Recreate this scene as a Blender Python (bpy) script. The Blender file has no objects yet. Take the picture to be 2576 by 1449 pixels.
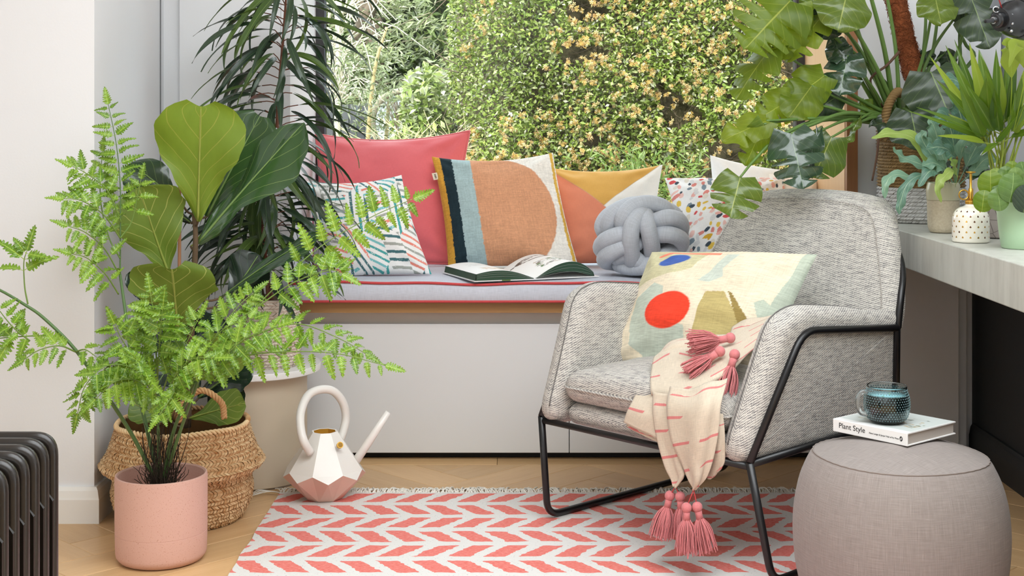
import bpy, math, random
import numpy as np
from mathutils import Vector, Matrix, noise as mnoise

SC = bpy.context.scene
COL = SC.collection
rnd = random.Random(7)

# ---------------------------------------------------------------- camera, sky, sun, lights, exposure
F = 3500.0; CX = 1290.0; HY = 300.0; CH = 1.10      # focal length, principal column and horizon row in 2576x1449 pixels, eye height in m


def W(px, py, Y):
    """world point seen at pixel px,py at the distance Y in front of the camera"""
    return Vector(((px - CX) * Y / F, Y, CH - (py - HY) * Y / F))


cam_data = bpy.data.cameras.new('camera')
cam = bpy.data.objects.new('camera', cam_data)
COL.objects.link(cam)
cam.location = (0, 0, CH)
cam.rotation_euler = (math.pi / 2, 0, 0)
cam_data.sensor_width = 36.0
cam_data.lens = F / 2576.0 * 36.0
cam_data.shift_x = (1288.0 - CX) / 2576.0
cam_data.shift_y = -(724.5 - HY) / 2576.0
cam_data.clip_start = 0.05
SC.camera = cam

world = bpy.data.worlds.new('sky')
SC.world = world
world.use_nodes = True
bg = world.node_tree.nodes['Background']
bg.inputs[0].default_value = (0.86, 0.93, 1.0, 1)
bg.inputs[1].default_value = 4.2


def lamp(name, kind, loc, target, power, color=(1, 1, 1), size=1.0, size_y=None, angle=0.05):
    d = bpy.data.lights.new(name, kind)
    d.energy = power
    d.color = color
    if kind == 'AREA':
        d.shape = 'RECTANGLE'
        d.size = size
        d.size_y = size_y or size
    if kind == 'SUN':
        d.angle = angle
    o = bpy.data.objects.new(name, d)
    COL.objects.link(o)
    o.location = loc
    v = Vector(target) - Vector(loc)
    o.rotation_euler = v.to_track_quat('-Z', 'Y').to_euler()
    return o


lamp('sun', 'SUN', (-4, 0, 8), (0.3, 7.5, 0.6), 4.2, (1.0, 0.95, 0.84), angle=0.03)
lamp('roof_light', 'AREA', (0.45, 1.75, 2.56), (0.45, 1.80, 0), 108, (0.905, 0.962, 1.0), 2.4, 2.2)
lamp('garden_door_light', 'AREA', (-2.75, 0.4, 1.25), (1.6, 2.2, 0.6), 20, (0.90, 0.96, 1.0), 2.2, 2.1)
lamp('camera_side_fill', 'AREA', (-0.9, -1.2, 1.5), (0.1, 4.0, 0.6), 16, (0.90, 0.96, 1.0), 2.6, 1.8)  # added fill from the camera side, before a closed wall

SC.view_settings.view_transform = 'Standard'
SC.view_settings.look = 'None'
SC.view_settings.exposure = 0.0
SC.view_settings.gamma = 1.0
SC.view_settings.use_curve_mapping = False
SC.cycles.use_denoising = True
SC.cycles.max_bounces = 10
SC.cycles.transparent_max_bounces = 16
SC.cycles.caustics_reflective = False
SC.cycles.caustics_refractive = False

# ---------------------------------------------------------------- colour and materials


def lin(c):
    return c / 12.92 if c <= 0.04045 else ((c + 0.055) / 1.055) ** 2.4


def C(h, k=1.0):
    """hex sRGB to linear"""
    h = h.lstrip('#')
    return tuple(lin(int(h[i:i + 2], 16) / 255.0) * k for i in (0, 2, 4))


class G:
    """small node-graph writer"""

    def __init__(s, name):
        s.m = bpy.data.materials.new(name)
        s.m.use_nodes = True
        s.t = s.m.node_tree
        s.n = s.t.nodes
        s.b = s.n['Principled BSDF']
        s.out = s.n['Material Output']

    def put(s, sock, v):
        if v is None:
            return
        if isinstance(v, bpy.types.NodeSocket):
            s.t.links.new(v, sock)
        elif isinstance(v, (tuple, list)):
            if len(sock.default_value) == 4 and len(v) == 3:
                v = (*v, 1)
            sock.default_value = v
        else:
            sock.default_value = v

    def math(s, op, a, b=None, c=None, clamp=False):
        n = s.n.new('ShaderNodeMath')
        n.operation = op
        n.use_clamp = clamp
        for i, v in enumerate((a, b, c)):
            s.put(n.inputs[i], v)
        return n.outputs[0]

    def mix(s, f, a, b, mode='MIX'):
        n = s.n.new('ShaderNodeMix')
        n.data_type = 'RGBA'
        n.blend_type = mode
        s.put(n.inputs['Factor'], f)
        s.put(n.inputs[6], a)
        s.put(n.inputs[7], b)
        return n.outputs[2]

    def coord(s, kind='Object'):
        n = s.n.new('ShaderNodeTexCoord')
        return n.outputs[kind]

    def mapping(s, v, scale=(1, 1, 1), rot=(0, 0, 0)):
        n = s.n.new('ShaderNodeMapping')
        s.put(n.inputs[0], v)
        n.inputs['Scale'].default_value = scale
        n.inputs['Rotation'].default_value = rot
        return n.outputs[0]

    def noise(s, v, scale, detail=2, rough=0.5, color=False):
        n = s.n.new('ShaderNodeTexNoise')
        s.put(n.inputs['Vector'], v)
        n.inputs['Scale'].default_value = scale
        n.inputs['Detail'].default_value = detail
        n.inputs['Roughness'].default_value = rough
        return n.outputs[1 if color else 0]

    def ramp(s, f, stops):
        n = s.n.new('ShaderNodeValToRGB')
        s.put(n.inputs[0], f)
        e = n.color_ramp.elements
        while len(e) < len(stops):
            e.new(0.5)
        for i, (p, c) in enumerate(stops):
            e[i].position = p
            e[i].color = (*c, 1) if len(c) == 3 else c
        return n.outputs[0]

    def sep(s, v):
        n = s.n.new('ShaderNodeSeparateXYZ')
        s.put(n.inputs[0], v)
        return n.outputs

    def comb(s, x, y, z=0.0):
        n = s.n.new('ShaderNodeCombineXYZ')
        for i, v in enumerate((x, y, z)):
            s.put(n.inputs[i], v)
        return n.outputs[0]

    def attr(s, name):
        n = s.n.new('ShaderNodeAttribute')
        n.attribute_name = name
        return n.outputs['Color']

    def bump(s, h, strength=0.3, dist=0.002):
        n = s.n.new('ShaderNodeBump')
        n.inputs['Strength'].default_value = strength
        n.inputs['Distance'].default_value = dist
        s.put(n.inputs['Height'], h)
        s.t.links.new(n.outputs[0], s.b.inputs['Normal'])
        return n.outputs[0]

    def rand(s):
        return s.n.new('ShaderNodeObjectInfo').outputs['Random']

    def set(s, **k):
        nm = dict(color='Base Color', rough='Roughness', metal='Metallic', spec='Specular IOR Level', coat='Coat Weight',
                  sheen='Sheen Weight', trans='Transmission Weight', ior='IOR', alpha='Alpha', sheen_rough='Sheen Roughness')
        for a, v in k.items():
            s.put(s.b.inputs[nm[a]], v)
        return s

    def translucent(s, fac, color):
        tr = s.n.new('ShaderNodeBsdfTranslucent')
        s.put(tr.inputs[0], color)
        mx = s.n.new('ShaderNodeMixShader')
        s.put(mx.inputs[0], fac)
        s.t.links.new(s.b.outputs[0], mx.inputs[1])
        s.t.links.new(tr.outputs[0], mx.inputs[2])
        s.t.links.new(mx.outputs[0], s.out.inputs[0])


def plain(name, col, rough=0.5, var=0.06, vscale=14.0, bump=0.0, bscale=300.0, **k):
    g = G(name)
    o = g.coord('Object')
    f = g.noise(o, vscale, 3)
    c2 = tuple(min(1, x * (1 + var)) for x in col)
    c1 = tuple(x * (1 - var) for x in col)
    g.set(color=g.mix(f, c1, c2), rough=rough, **k)
    if bump:
        g.bump(g.noise(o, bscale, 2), bump, 0.002)
    return g.m


def linen(name, col, freq=420.0, amt=0.16, sheen=0.15, attr=False, bump=0.35, uv='UV', slub=0.0):
    """plain woven cloth: crossed threads on the UV in metres"""
    g = G(name)
    uvc = g.coord(uv)
    a = g.noise(g.mapping(uvc, (freq, freq * 0.07, 1)), 1.0, 2)
    b = g.noise(g.mapping(uvc, (freq * 0.07, freq, 1)), 1.0, 2)
    w = g.math('ADD', a, b)
    w = g.math('MULTIPLY', w, 0.5)
    base = g.attr('Col') if attr else col
    k = g.math('MULTIPLY_ADD', g.math('SUBTRACT', w, 0.5), amt * 6.0, 1.0)
    big = g.noise(uvc, 9.0, 2)
    k = g.math('MULTIPLY', k, g.math('MULTIPLY_ADD', g.math('SUBTRACT', big, 0.5), 0.10, 1.0))
    g.set(color=g.mix(1.0, base, g.comb(k, k, k), 'MULTIPLY'), rough=0.9, spec=0.15, sheen=sheen, sheen_rough=0.4)
    g.bump(w, bump, 0.0012)
    return g.m


def leafmat(name, dark, light, vein, N=9.0, slant=0.55, transl=0.3, rough=0.35, mid=0.035, veinw=0.10, coat=0.0, var=0.25, tcol=None, spec=0.5):
    """leaf blade; UV.x runs 0..1 from stalk to tip, UV.y -1..1 across"""
    g = G(name)
    uvc = g.sep(g.coord('UV'))
    s_, t_ = uvc[0], uvc[1]
    ab = g.math('ABSOLUTE', t_)
    ph = g.math('FRACT', g.math('MULTIPLY', g.math('SUBTRACT', s_, g.math('MULTIPLY', ab, slant * 0.5)), N))
    d = g.math('ABSOLUTE', g.math('SUBTRACT', ph, 0.5))
    line = g.math('LESS_THAN', d, veinw * 0.5)
    midl = g.math('LESS_THAN', ab, mid)
    v = g.math('MAXIMUM', g.math('MULTIPLY', line, 0.75), midl)
    nz = g.noise(g.coord('UV'), 4.0, 4)
    r = g.rand()
    f = g.math('ADD', g.math('MULTIPLY', nz, 0.6), g.math('MULTIPLY_ADD', r, 0.8, -0.3), clamp=True)
    base = g.mix(f, dark, light)
    col = g.mix(v, base, vein)
    g.set(color=col, rough=rough, coat=coat, spec=spec)
    g.bump(g.math('ADD', g.math('MULTIPLY', line, -0.6), g.math('MULTIPLY', d, 1.0)), 0.25, 0.003)
    if transl:
        g.translucent(transl, g.mix(v, tcol or tuple(min(1, x * 1.6) for x in light), tcol or vein))
    return g.m


# ---------------------------------------------------------------- mesh building
WM = {}


class MB:
    def __init__(s):
        s.v = []; s.f = []; s.uv = []; s.c = []

    def add(s, verts, faces, uvs=None, cols=None):
        o = len(s.v)
        s.v.extend([tuple(p) for p in verts])
        s.f.extend([tuple(i + o for i in q) for q in faces])
        s.uv.extend(uvs if uvs is not None else [(0, 0)] * len(verts))
        if cols is not None:
            s.c.extend(cols)
        elif s.c:
            s.c.extend([(1, 1, 1)] * len(verts))
        return s

    def mesh(s, name, mat, smooth=True, angle=None):
        me = bpy.data.meshes.new(name)
        me.from_pydata(s.v, [], s.f)
        finish(me, mat, smooth, np.array(s.uv, dtype=np.float32) if s.uv else None,
               np.array(s.c, dtype=np.float32) if len(s.c) == len(s.v) and s.c else None)
        if angle is not None:
            me.set_sharp_from_angle(angle=angle)
        return me


def finish(me, mat, smooth, uv=None, cols=None):
    if smooth:
        me.polygons.foreach_set('use_smooth', [True] * len(me.polygons))
    if uv is not None and len(uv):
        li = np.empty(len(me.loops), dtype=np.int32)
        me.loops.foreach_get('vertex_index', li)
        lay = me.uv_layers.new(name='UVMap')
        lay.data.foreach_set('uv', uv[li].astype(np.float32).ravel())
    if cols is not None:
        ca = me.color_attributes.new('Col', 'FLOAT_COLOR', 'POINT')
        cc = np.ones((len(cols), 4), dtype=np.float32)
        cc[:, :3] = cols
        ca.data.foreach_set('color', cc.ravel())
    if mat:
        me.materials.append(mat)
    me.update()


def link(o, parent=None, M=None):
    COL.objects.link(o)
    M = M or Matrix.Identity(4)
    WM[o] = M
    if parent is not None:
        o.parent = parent
        o.matrix_basis = WM[parent].inverted() @ M
    else:
        o.matrix_basis = M
    return o


def tag(o, label=None, cat=None, group=None, kind=None):
    if label: o['label'] = label
    if cat: o['category'] = cat
    if group: o['group'] = group
    if kind: o['kind'] = kind
    return o


def thing(name, label, cat, loc, group=None, kind=None):
    o = bpy.data.objects.new(name, None)
    o.empty_display_size = 0.05
    link(o, None, Matrix.Translation(Vector(loc)))
    return tag(o, label, cat, group, kind)


def obj(name, me, parent=None, M=None, **k):
    """link a mesh (or MB result); mesh in world coordinates unless M is given"""
    o = bpy.data.objects.new(name, me)
    link(o, parent, M)
    return tag(o, **k)


def part(name, mb, mat, parent, smooth=True, angle=None, **k):
    return obj(name, mb.mesh(name, mat, smooth, angle), parent, **k)


def bevel(o, w, seg=2, ang=40):
    m = o.modifiers.new('edge', 'BEVEL')
    m.width = w; m.segments = seg; m.limit_method = 'ANGLE'; m.angle_limit = math.radians(ang)
    return o


def catmull(P, n):
    """n samples along a Catmull-Rom curve through P (any dimension)"""
    P = np.array([list(p) for p in P], dtype=float)
    if len(P) == 2:
        t = np.linspace(0, 1, n)[:, None]
        return P[0] * (1 - t) + P[1] * t
    Q = np.vstack([2 * P[0] - P[1], P, 2 * P[-1] - P[-2]])
    m = len(P) - 1
    T = np.linspace(0, m, n)
    out = []
    for t in T:
        i = min(int(t), m - 1)
        f = t - i
        a, b, c, d = Q[i], Q[i + 1], Q[i + 2], Q[i + 3]
        out.append(0.5 * (2 * b + (c - a) * f + (2 * a - 5 * b + 4 * c - d) * f * f + (3 * b - a - 3 * c + d) * f ** 3))
    return np.array(out)


def fillet(P, r, n=5, closed=False):
    """round the corners of a polyline"""
    P = [Vector(p) for p in P]
    out = []
    N = len(P)
    for i, p in enumerate(P):
        if not closed and i in (0, N - 1):
            out.append(p); continue
        a, b = P[i - 1], P[(i + 1) % N]
        rr = r[i] if isinstance(r, (list, tuple)) else r
        u, v = (a - p), (b - p)
        rr = min(rr, u.length * 0.48, v.length * 0.48)
        if rr < 1e-6:
            out.append(p); continue
        s, e = p + u.normalized() * rr, p + v.normalized() * rr
        for k in range(n + 1):
            t = k / n
            out.append((1 - t) ** 2 * s + 2 * t * (1 - t) * p + t * t * e)
    return out


def tube(mb, path, r, n=10, closed=False, cap=True, col=None, flat=1.0):
    P = [Vector(p) for p in path]
    N = len(P)
    R = r if hasattr(r, '__len__') else [r] * N
    T = []
    for i in range(N):
        a = P[(i - 1) % N] if (closed or i > 0) else P[i]
        b = P[(i + 1) % N] if (closed or i < N - 1) else P[i]
        d = (b - a)
        T.append(d.normalized() if d.length > 1e-9 else Vector((0, 0, 1)))
    ref = Vector((0, 0, 1)) if abs(T[0].z) < 0.9 else Vector((1, 0, 0))
    nrm = (ref - T[0] * ref.dot(T[0])).normalized()
    V = []; U = []; Fc = []
    L = 0.0
    for i in range(N):
        if i:
            L += (P[i] - P[i - 1]).length
            q = T[i - 1].rotation_difference(T[i])
            nrm = q @ nrm
            nrm = (nrm - T[i] * nrm.dot(T[i])).normalized()
        bn = T[i].cross(nrm)
        for k in range(n):
            a = 2 * math.pi * k / n
            V.append(P[i] + (nrm * math.cos(a) + bn * math.sin(a) * flat) * R[i])
            U.append((L, k / n * 2 * math.pi * R[i]))
    for i in range(N if closed else N - 1):
        j = (i + 1) % N
        for k in range(n):
            k2 = (k + 1) % n
            Fc.append((i * n + k, i * n + k2, j * n + k2, j * n + k))
    if cap and not closed:
        Fc.append(tuple(range(n - 1, -1, -1)))
        Fc.append(tuple((N - 1) * n + k for k in range(n)))
    mb.add(V, Fc, U, [col] * len(V) if col else None)
    return mb


def lathe(mb, prof, center, n=48, cap_bottom=True, cap_top=False, a0=0.0, a1=2 * math.pi, col=None, squash=None):
    cx, cy, cz = center
    V = []; U = []; Fc = []
    full = abs(a1 - a0 - 2 * math.pi) < 1e-6
    m = n if full else n + 1
    L = 0.0
    for i, (r, z) in enumerate(prof):
        if i:
            L += math.hypot(r - prof[i - 1][0], z - prof[i - 1][1])
        for k in range(m):
            a = a0 + (a1 - a0) * k / n
            V.append((cx + r * math.cos(a), cy + r * math.sin(a), cz + z))
            U.append((a * 0.2 if False else a * max(p[0] for p in prof), L))
    for i in range(len(prof) - 1):
        for k in range(n):
            k2 = (k + 1) % m
            Fc.append((i * m + k, i * m + k2, (i + 1) * m + k2, (i + 1) * m + k))
    if cap_bottom and full:
        Fc.append(tuple(range(m - 1, -1, -1)))
    if cap_top and full:
        Fc.append(tuple((len(prof) - 1) * m + k for k in range(m)))
    mb.add(V, Fc, U, [col] * len(V) if col else None)
    return mb


def box(mb, lo, hi, M=None, col=None):
    x0, y0, z0 = lo; x1, y1, z1 = hi
    V = [Vector(p) for p in ((x0, y0, z0), (x1, y0, z0), (x1, y1, z0), (x0, y1, z0), (x0, y0, z1), (x1, y0, z1), (x1, y1, z1), (x0, y1, z1))]
    q = [(0, 3, 2, 1), (4, 5, 6, 7), (0, 1, 5, 4), (1, 2, 6, 5), (2, 3, 7, 6), (3, 0, 4, 7)]
    # separate faces so each has its own UV in metres
    for f in q:
        P = [V[i] for i in f]
        e1 = (P[1] - P[0]).length; e2 = (P[2] - P[1]).length
        uv = [(0, 0), (e1, 0), (e1, e2), (0, e2)]
        PP = [M @ p for p in P] if M else P
        mb.add(PP, [(0, 1, 2, 3)], uv, [col] * 4 if col else None)
    return mb


def solidbox(mb, lo, hi, M=None):
    """box with shared corners (for bevelling)"""
    x0, y0, z0 = lo; x1, y1, z1 = hi
    V = [Vector(p) for p in ((x0, y0, z0), (x1, y0, z0), (x1, y1, z0), (x0, y1, z0), (x0, y0, z1), (x1, y0, z1), (x1, y1, z1), (x0, y1, z1))]
    uv = [(p.x + p.y, p.z + p.y) for p in V]
    if M: V = [M @ p for p in V]
    mb.add(V, [(0, 3, 2, 1), (4, 5, 6, 7), (0, 1, 5, 4), (1, 2, 6, 5), (2, 3, 7, 6), (3, 0, 4, 7)], uv)
    return mb


def surf(mb, P, uv=None, cols=None, wrap=False):
    """grid of points P[i][j] -> quads"""
    P = np.asarray(P)
    a, b = P.shape[:2]
    V = P.reshape(-1, 3)
    Fc = []
    for i in range(a - 1):
        for j in range(b if wrap else b - 1):
            j2 = (j + 1) % b
            Fc.append((i * b + j, i * b + j2, (i + 1) * b + j2, (i + 1) * b + j))
    U = np.asarray(uv).reshape(-1, 2) if uv is not None else [(j / (b - 1), i / (a - 1)) for i in range(a) for j in range(b)]
    mb.add([tuple(v) for v in V], Fc, [tuple(u) for u in U], [tuple(c) for c in np.asarray(cols).reshape(-1, 3)] if cols is not None else None)
    return mb


def ball(mb, c, r, nu=14, nv=9, scale=(1, 1, 1), M=None, col=None):
    P = []
    for i in range(nv + 1):
        th = math.pi * i / nv
        row = []
        for j in range(nu):
            ph = 2 * math.pi * j / nu
            p = Vector((r * math.sin(th) * math.cos(ph) * scale[0], r * math.sin(th) * math.sin(ph) * scale[1], -r * math.cos(th) * scale[2]))
            if M: p = M @ p
            row.append(tuple(p + Vector(c)))
        P.append(row)
    cols = [[col] * nu for _ in range(nv + 1)] if col else None
    return surf(mb, P, None if False else [[(j / nu * r * 6, i / nv * r * 3) for j in range(nu)] for i in range(nv + 1)], cols, wrap=True)


def pad(mb, outline, t, r, mapf, puff=0.0, nr=5, uvoff=(0, 0)):
    """upholstered slab: 2-D outline (u,v), thickness t, edge radius r, mapped by mapf(u,v,w), w in -t/2..t/2"""
    O = np.array([list(p)[:2] for p in outline], dtype=float)
    N = len(O)
    nx = np.roll(O, -1, 0) - np.roll(O, 1, 0)
    area = 0.5 * np.sum(O[:, 0] * np.roll(O[:, 1], -1) - np.roll(O[:, 0], -1) * O[:, 1])
    nrm = np.stack([-nx[:, 1], nx[:, 0]], 1) * (1 if area > 0 else -1)
    nrm /= np.linalg.norm(nrm, axis=1)[:, None] + 1e-9       # inward
    cen = O.mean(0)
    rings = []
    h = t / 2
    for k in range(nr + 1):
        a = math.pi / 2 * k / nr
        rings.append((O + nrm * r * (1 - math.cos(a)), h - r + r * math.sin(a)))
    last = rings[-1][0]
    for q in (0.8, 0.55, 0.28):
        rings.append((cen + (last - cen) * q, h + puff * (1 - q ** 2)))
    V = []; U = []; Fc = []

    uvr = [O + nrm * r * (math.pi / 2 * k / nr - (math.pi / 2 - 1)) for k in range(nr + 1)] + [None] * 3

    def ring(pts, w, q):
        i0 = len(V)
        q = pts if q is None else q
        for p, uvp in zip(pts, q):
            V.append(mapf(p[0], p[1], w)); U.append((uvp[0] + uvoff[0], uvp[1] + uvoff[1]))
        return i0
    fr = [ring(p, w, q) for (p, w), q in zip(rings, uvr)]
    bk = [ring(p, -w, q) for (p, w), q in zip(rings, uvr)]
    for L, s in ((fr, 1), (bk, -1)):
        for a, b in zip(L[:-1], L[1:]):
            for i in range(N):
                j = (i + 1) % N
                q = (a + i, a + j, b + j, b + i)
                Fc.append(q if s > 0 else q[::-1])
        c = len(V)
        V.append(mapf(cen[0], cen[1], s * (h + puff))); U.append((cen[0] + uvoff[0], cen[1] + uvoff[1]))
        for i in range(N):
            j = (i + 1) % N
            q = (L[-1] + i, L[-1] + j, c)
            Fc.append(q if s > 0 else q[::-1])
    for i in range(N):
        j = (i + 1) % N
        Fc.append((bk[0] + i, bk[0] + j, fr[0] + j, fr[0] + i))
    mb.add(V, Fc, U)
    return mb


def text(name, body, size, M, mat, parent, ext=0.0002, align='LEFT'):
    c = bpy.data.curves.new(name, 'FONT')
    c.body = body; c.size = size; c.extrude = ext; c.align_x = align
    c.materials.append(mat)
    tmp = bpy.data.objects.new(name, c)
    COL.objects.link(tmp)
    me = bpy.data.meshes.new_from_object(tmp.evaluated_get(bpy.context.evaluated_depsgraph_get()))
    bpy.data.objects.remove(tmp)
    o = bpy.data.objects.new(name, me)
    return link(o, parent, M)


def frame(x, y, z, o):
    """matrix from axes and origin"""
    return Matrix(((x[0], y[0], z[0], o[0]), (x[1], y[1], z[1], o[1]), (x[2], y[2], z[2], o[2]), (0, 0, 0, 1)))


def smoothstep(a, b, x):
    t = np.clip((x - a) / (b - a), 0, 1)
    return t * t * (3 - 2 * t)


def vnoise(x, y, seed=0):
    """cheap numpy value noise"""
    xi = np.floor(x).astype(np.int64); yi = np.floor(y).astype(np.int64)
    xf = x - xi; yf = y - yi

    def hsh(a, b):
        h = (a * 374761393 + b * 668265263 + seed * 982451653) & 0xFFFFFFFF
        h = ((h ^ (h >> 13)) * 1274126177) & 0xFFFFFFFF
        return ((h ^ (h >> 16)) & 0xFFFF) / 65535.0
    u = xf * xf * (3 - 2 * xf); v = yf * yf * (3 - 2 * yf)
    return (hsh(xi, yi) * (1 - u) + hsh(xi + 1, yi) * u) * (1 - v) + (hsh(xi, yi + 1) * (1 - u) + hsh(xi + 1, yi + 1) * u) * v

# ---------------------------------------------------------------- the room
YB = 4.53          # face of the back wall
YW = 5.15          # plane of the window glass
XL, XR = -0.725, 1.075   # reveals of the window box
SEAT = 0.582       # top of the seat cushion

M_wall = plain('white_wall_paint', C('#e8e9eb'), 0.75, 0.012, 3.0, 0.08, 160.0)
M_trim = plain('white_gloss_paint', C('#efeeea'), 0.35, 0.02, 6.0)
M_beige = plain('white_lacquer', C('#dfe0e0'), 0.45, 0.012, 5.0)
M_blackwall = plain('charcoal_paint', C('#26282b'), 0.55, 0.08, 6.0, 0.06, 120.0)
M_blackmetal = plain('black_powder_coat', C('#141416'), 0.32, 0.08, 20.0, 0.05, 900.0)
M_frame = plain('anthracite_window_frame', C('#2b2a2c'), 0.4, 0.06, 8.0)


def woodmat(name, a, b, axis_scale, rough=0.4, seedrand=True, uv=True, contrast=1.0):
    g = G(name)
    co = g.coord('UV' if uv else 'Object')
    r = g.rand()
    v = g.mapping(co, axis_scale)
    off = g.comb(g.math('MULTIPLY', r, 37.0), g.math('MULTIPLY', r, 91.0), 0.0)
    ad = g.n.new('ShaderNodeVectorMath'); ad.operation = 'ADD'
    g.t.links.new(v, ad.inputs[0]); g.t.links.new(off, ad.inputs[1])
    n1 = g.noise(ad.outputs[0], 1.0, 5, 0.6)
    n2 = g.noise(ad.outputs[0], 6.0, 3, 0.6)
    f = g.math('ADD', g.math('MULTIPLY', n1, 0.7), g.math('MULTIPLY', n2, 0.3))
    f = g.math('MULTIPLY_ADD', g.math('SUBTRACT', f, 0.5), 2.2 * contrast, 0.5, clamp=True)
    col = g.mix(f, a, b)
    k = g.math('MULTIPLY_ADD', r, 0.22, 0.89)
    g.set(color=g.mix(1.0, col, g.comb(k, k, k), 'MULTIPLY'), rough=rough)
    g.bump(n2, 0.08, 0.001)
    return g.m


M_plank = woodmat('pale_oak_plank', C('#c79d6c'), C('#dfbb8c'), (2.2, 26.0, 1.0), 0.36, contrast=0.8)
M_oak = woodmat('oiled_oak', C('#a87a48'), C('#c39660'), (2.0, 40.0, 1.0), 0.4, contrast=0.9)
M_oakpale = woodmat('pale_oak_reveal', C('#dcae7c'), C('#ecc79b'), (40.0, 1.6, 1.0), 0.42, contrast=0.7)
M_oakdark = woodmat('brown_oak_edge', C('#8a5a38'), C('#a06e46'), (60.0, 2.0, 1.0), 0.42, contrast=0.8)
M_jointshade = plain('floor_joint_shadow', C('#7d5f40'), 0.8, 0.05)  # brown tone paints the shade in the plank joints

# floor: base slab and herringbone oak planks, each its own part
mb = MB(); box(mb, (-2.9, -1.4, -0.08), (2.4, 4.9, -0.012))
floor = part('floor', mb, M_jointshade, None, False, kind='structure')
PW, PL = 0.13, 0.65


def plank_mesh(poly, d):
    """bevelled plank from a convex polygon (x,y); d = grain direction"""
    P = [Vector((p[0], p[1])) for p in poly]
    c = sum(P, Vector((0, 0))) / len(P)
    g0 = 0.0006
    V = []; U = []
    pr = Vector((-d.y, d.x))
    for off, z in ((g0, -0.012), (g0, -0.0012), (g0 + 0.0012, 0.0)):
        n = len(P)
        for i, p in enumerate(P):
            e1 = (p - P[i - 1]).normalized(); e2 = (P[(i + 1) % n] - p).normalized()
            n1 = Vector((-e1.y, e1.x)); n2 = Vector((-e2.y, e2.x))
            den = 1 + n1.dot(n2)
            q = p + (n1 + n2) / max(den, 0.3) * off
            V.append((q.x - c.x, q.y - c.y, z)); U.append((q.dot(d), q.dot(pr)))
    n = len(P)
    Fc = []
    for k in range(2):
        for i in range(n):
            j = (i + 1) % n
            Fc.append((k * n + i, k * n + j, (k + 1) * n + j, (k + 1) * n + i))
    Fc.append(tuple(2 * n + i for i in range(n)))
    m = MB(); m.add(V, Fc, U)
    return m.mesh('plank', M_plank, False), c


def clip(poly, ax, lim, keep_less):
    out = []
    for i in range(len(poly)):
        a, b = poly[i], poly[(i + 1) % len(poly)]
        ia = (a[ax] <= lim) == keep_less; ib = (b[ax] <= lim) == keep_less
        if ia: out.append(a)
        if ia != ib:
            t = (lim - a[ax]) / (b[ax] - a[ax])
            out.append((a[0] + (b[0] - a[0]) * t, a[1] + (b[1] - a[1]) * t))
    return out


def area(poly):
    return 0.5 * sum(poly[i][0] * poly[(i + 1) % len(poly)][1] - poly[(i + 1) % len(poly)][0] * poly[i][1] for i in range(len(poly)))


YBORD = 4.43
s2 = math.sqrt(0.5)
e1 = Vector((s2, s2)); e2 = Vector((-s2, s2))
k = 0
orig = Vector((-0.137, 4.249))
for i in range(-26, 27):
    for j in range(-8, 9):
        # classic herringbone lattice: an L-shaped pair repeats along (w,w) and (L,-L)
        o = orig + (e1 + e2) * (PW * i) + (e1 - e2) * (PL * j)
        for quad, d in (((o, o + e1 * PL, o + e1 * PL + e2 * PW, o + e2 * PW), e1),
                        ((o + e2 * PW, o + e2 * PW + e1 * PW, o + e2 * (PW + PL) + e1 * PW, o + e2 * (PW + PL)), e2)):
            if d is e2:
                quad = tuple(Vector(q) for q in quad)
            poly = [(q.x, q.y) for q in quad]
            if area(poly) < 0: poly = poly[::-1]
            for ax, lim, kl in ((0, 2.2, True), (0, -2.0, False), (1, YBORD, True), (1, 2.55, False)):
                if len(poly) > 2: poly = clip(poly, ax, lim, kl)
            if len(poly) < 3 or area(poly) < 0.0008: continue
            cxm = sum(p[0] for p in poly) / len(poly); cym = sum(p[1] for p in poly) / len(poly)
            if cym < 3.0 and -0.62 < cxm < 1.05: continue      # under the rug, outside the frame
            if abs(cxm) > 0.36 * cym * 1.25 + 0.25: continue
            me, c = plank_mesh(poly, d)
            obj('plank', me, floor, Matrix.Translation((c.x, c.y, 0)))
for x0, x1 in ((-1.15, -0.72), (-0.72, -0.05), (-0.05, 0.74), (0.74, 1.5)):
    me, c = plank_mesh([(x0, YBORD), (x1, YBORD), (x1, 4.56), (x0, 4.56)], Vector((1, 0)))
    obj('plank', me, floor, Matrix.Translation((c.x, c.y, 0)))
# plain oak underlay strip where the floor runs out of the picture
mb = MB(); box(mb, (-2.9, -1.4, -0.012), (2.4, 2.55, -0.001))
part('floorboards', mb, M_plank, floor, False)

# walls
mb = MB(); box(mb, (-2.9, 3.80, 0), (-1.143, 4.9, 2.6))
pil = part('wall_left', mb, M_wall, None, False, kind='structure')
mb = MB()
box(mb, (-1.085, YB, 0), (XL - 0.031, 5.05, 2.6))
box(mb, (-1.143, YB + 0.025, 0), (-1.085, 5.05, 2.6))
box(mb, (XL - 0.031, YB, 2.3), (XR + 0.038, 5.05, 2.6))
wb = part('wall_back', mb, M_wall, None, False, kind='structure')
mb = MB(); box(mb, (XR + 0.040, YB - 0.02, 0.0), (1.47, 5.05, 2.6)); box(mb, (1.47, YB + 0.03, 0), (1.60, 5.05, 2.6))
part('wall_rear_right', mb, M_wall, None, False, kind='structure')
mb = MB(); box(mb, (1.505, 2.0, 0.0), (1.75, YB + 0.03, 0.70))
part('wall_right', mb, M_blackwall, None, False, kind='structure')
mb = MB(); box(mb, (1.62, 1.4, 0.70), (1.80, 5.05, 2.6)); box(mb, (2.3, -1.4, 0), (2.4, 1.4, 2.6)); box(mb, (1.75, 1.3, 0), (2.4, 1.4, 2.6))
part('wall_right_upper', mb, M_wall, None, False, kind='structure')
mb = MB(); box(mb, (-3.0, -1.5, 0), (2.4, -1.4, 2.6)); box(mb, (-3.0, -1.5, 0), (-2.9, 4.9, 2.6))
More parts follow.
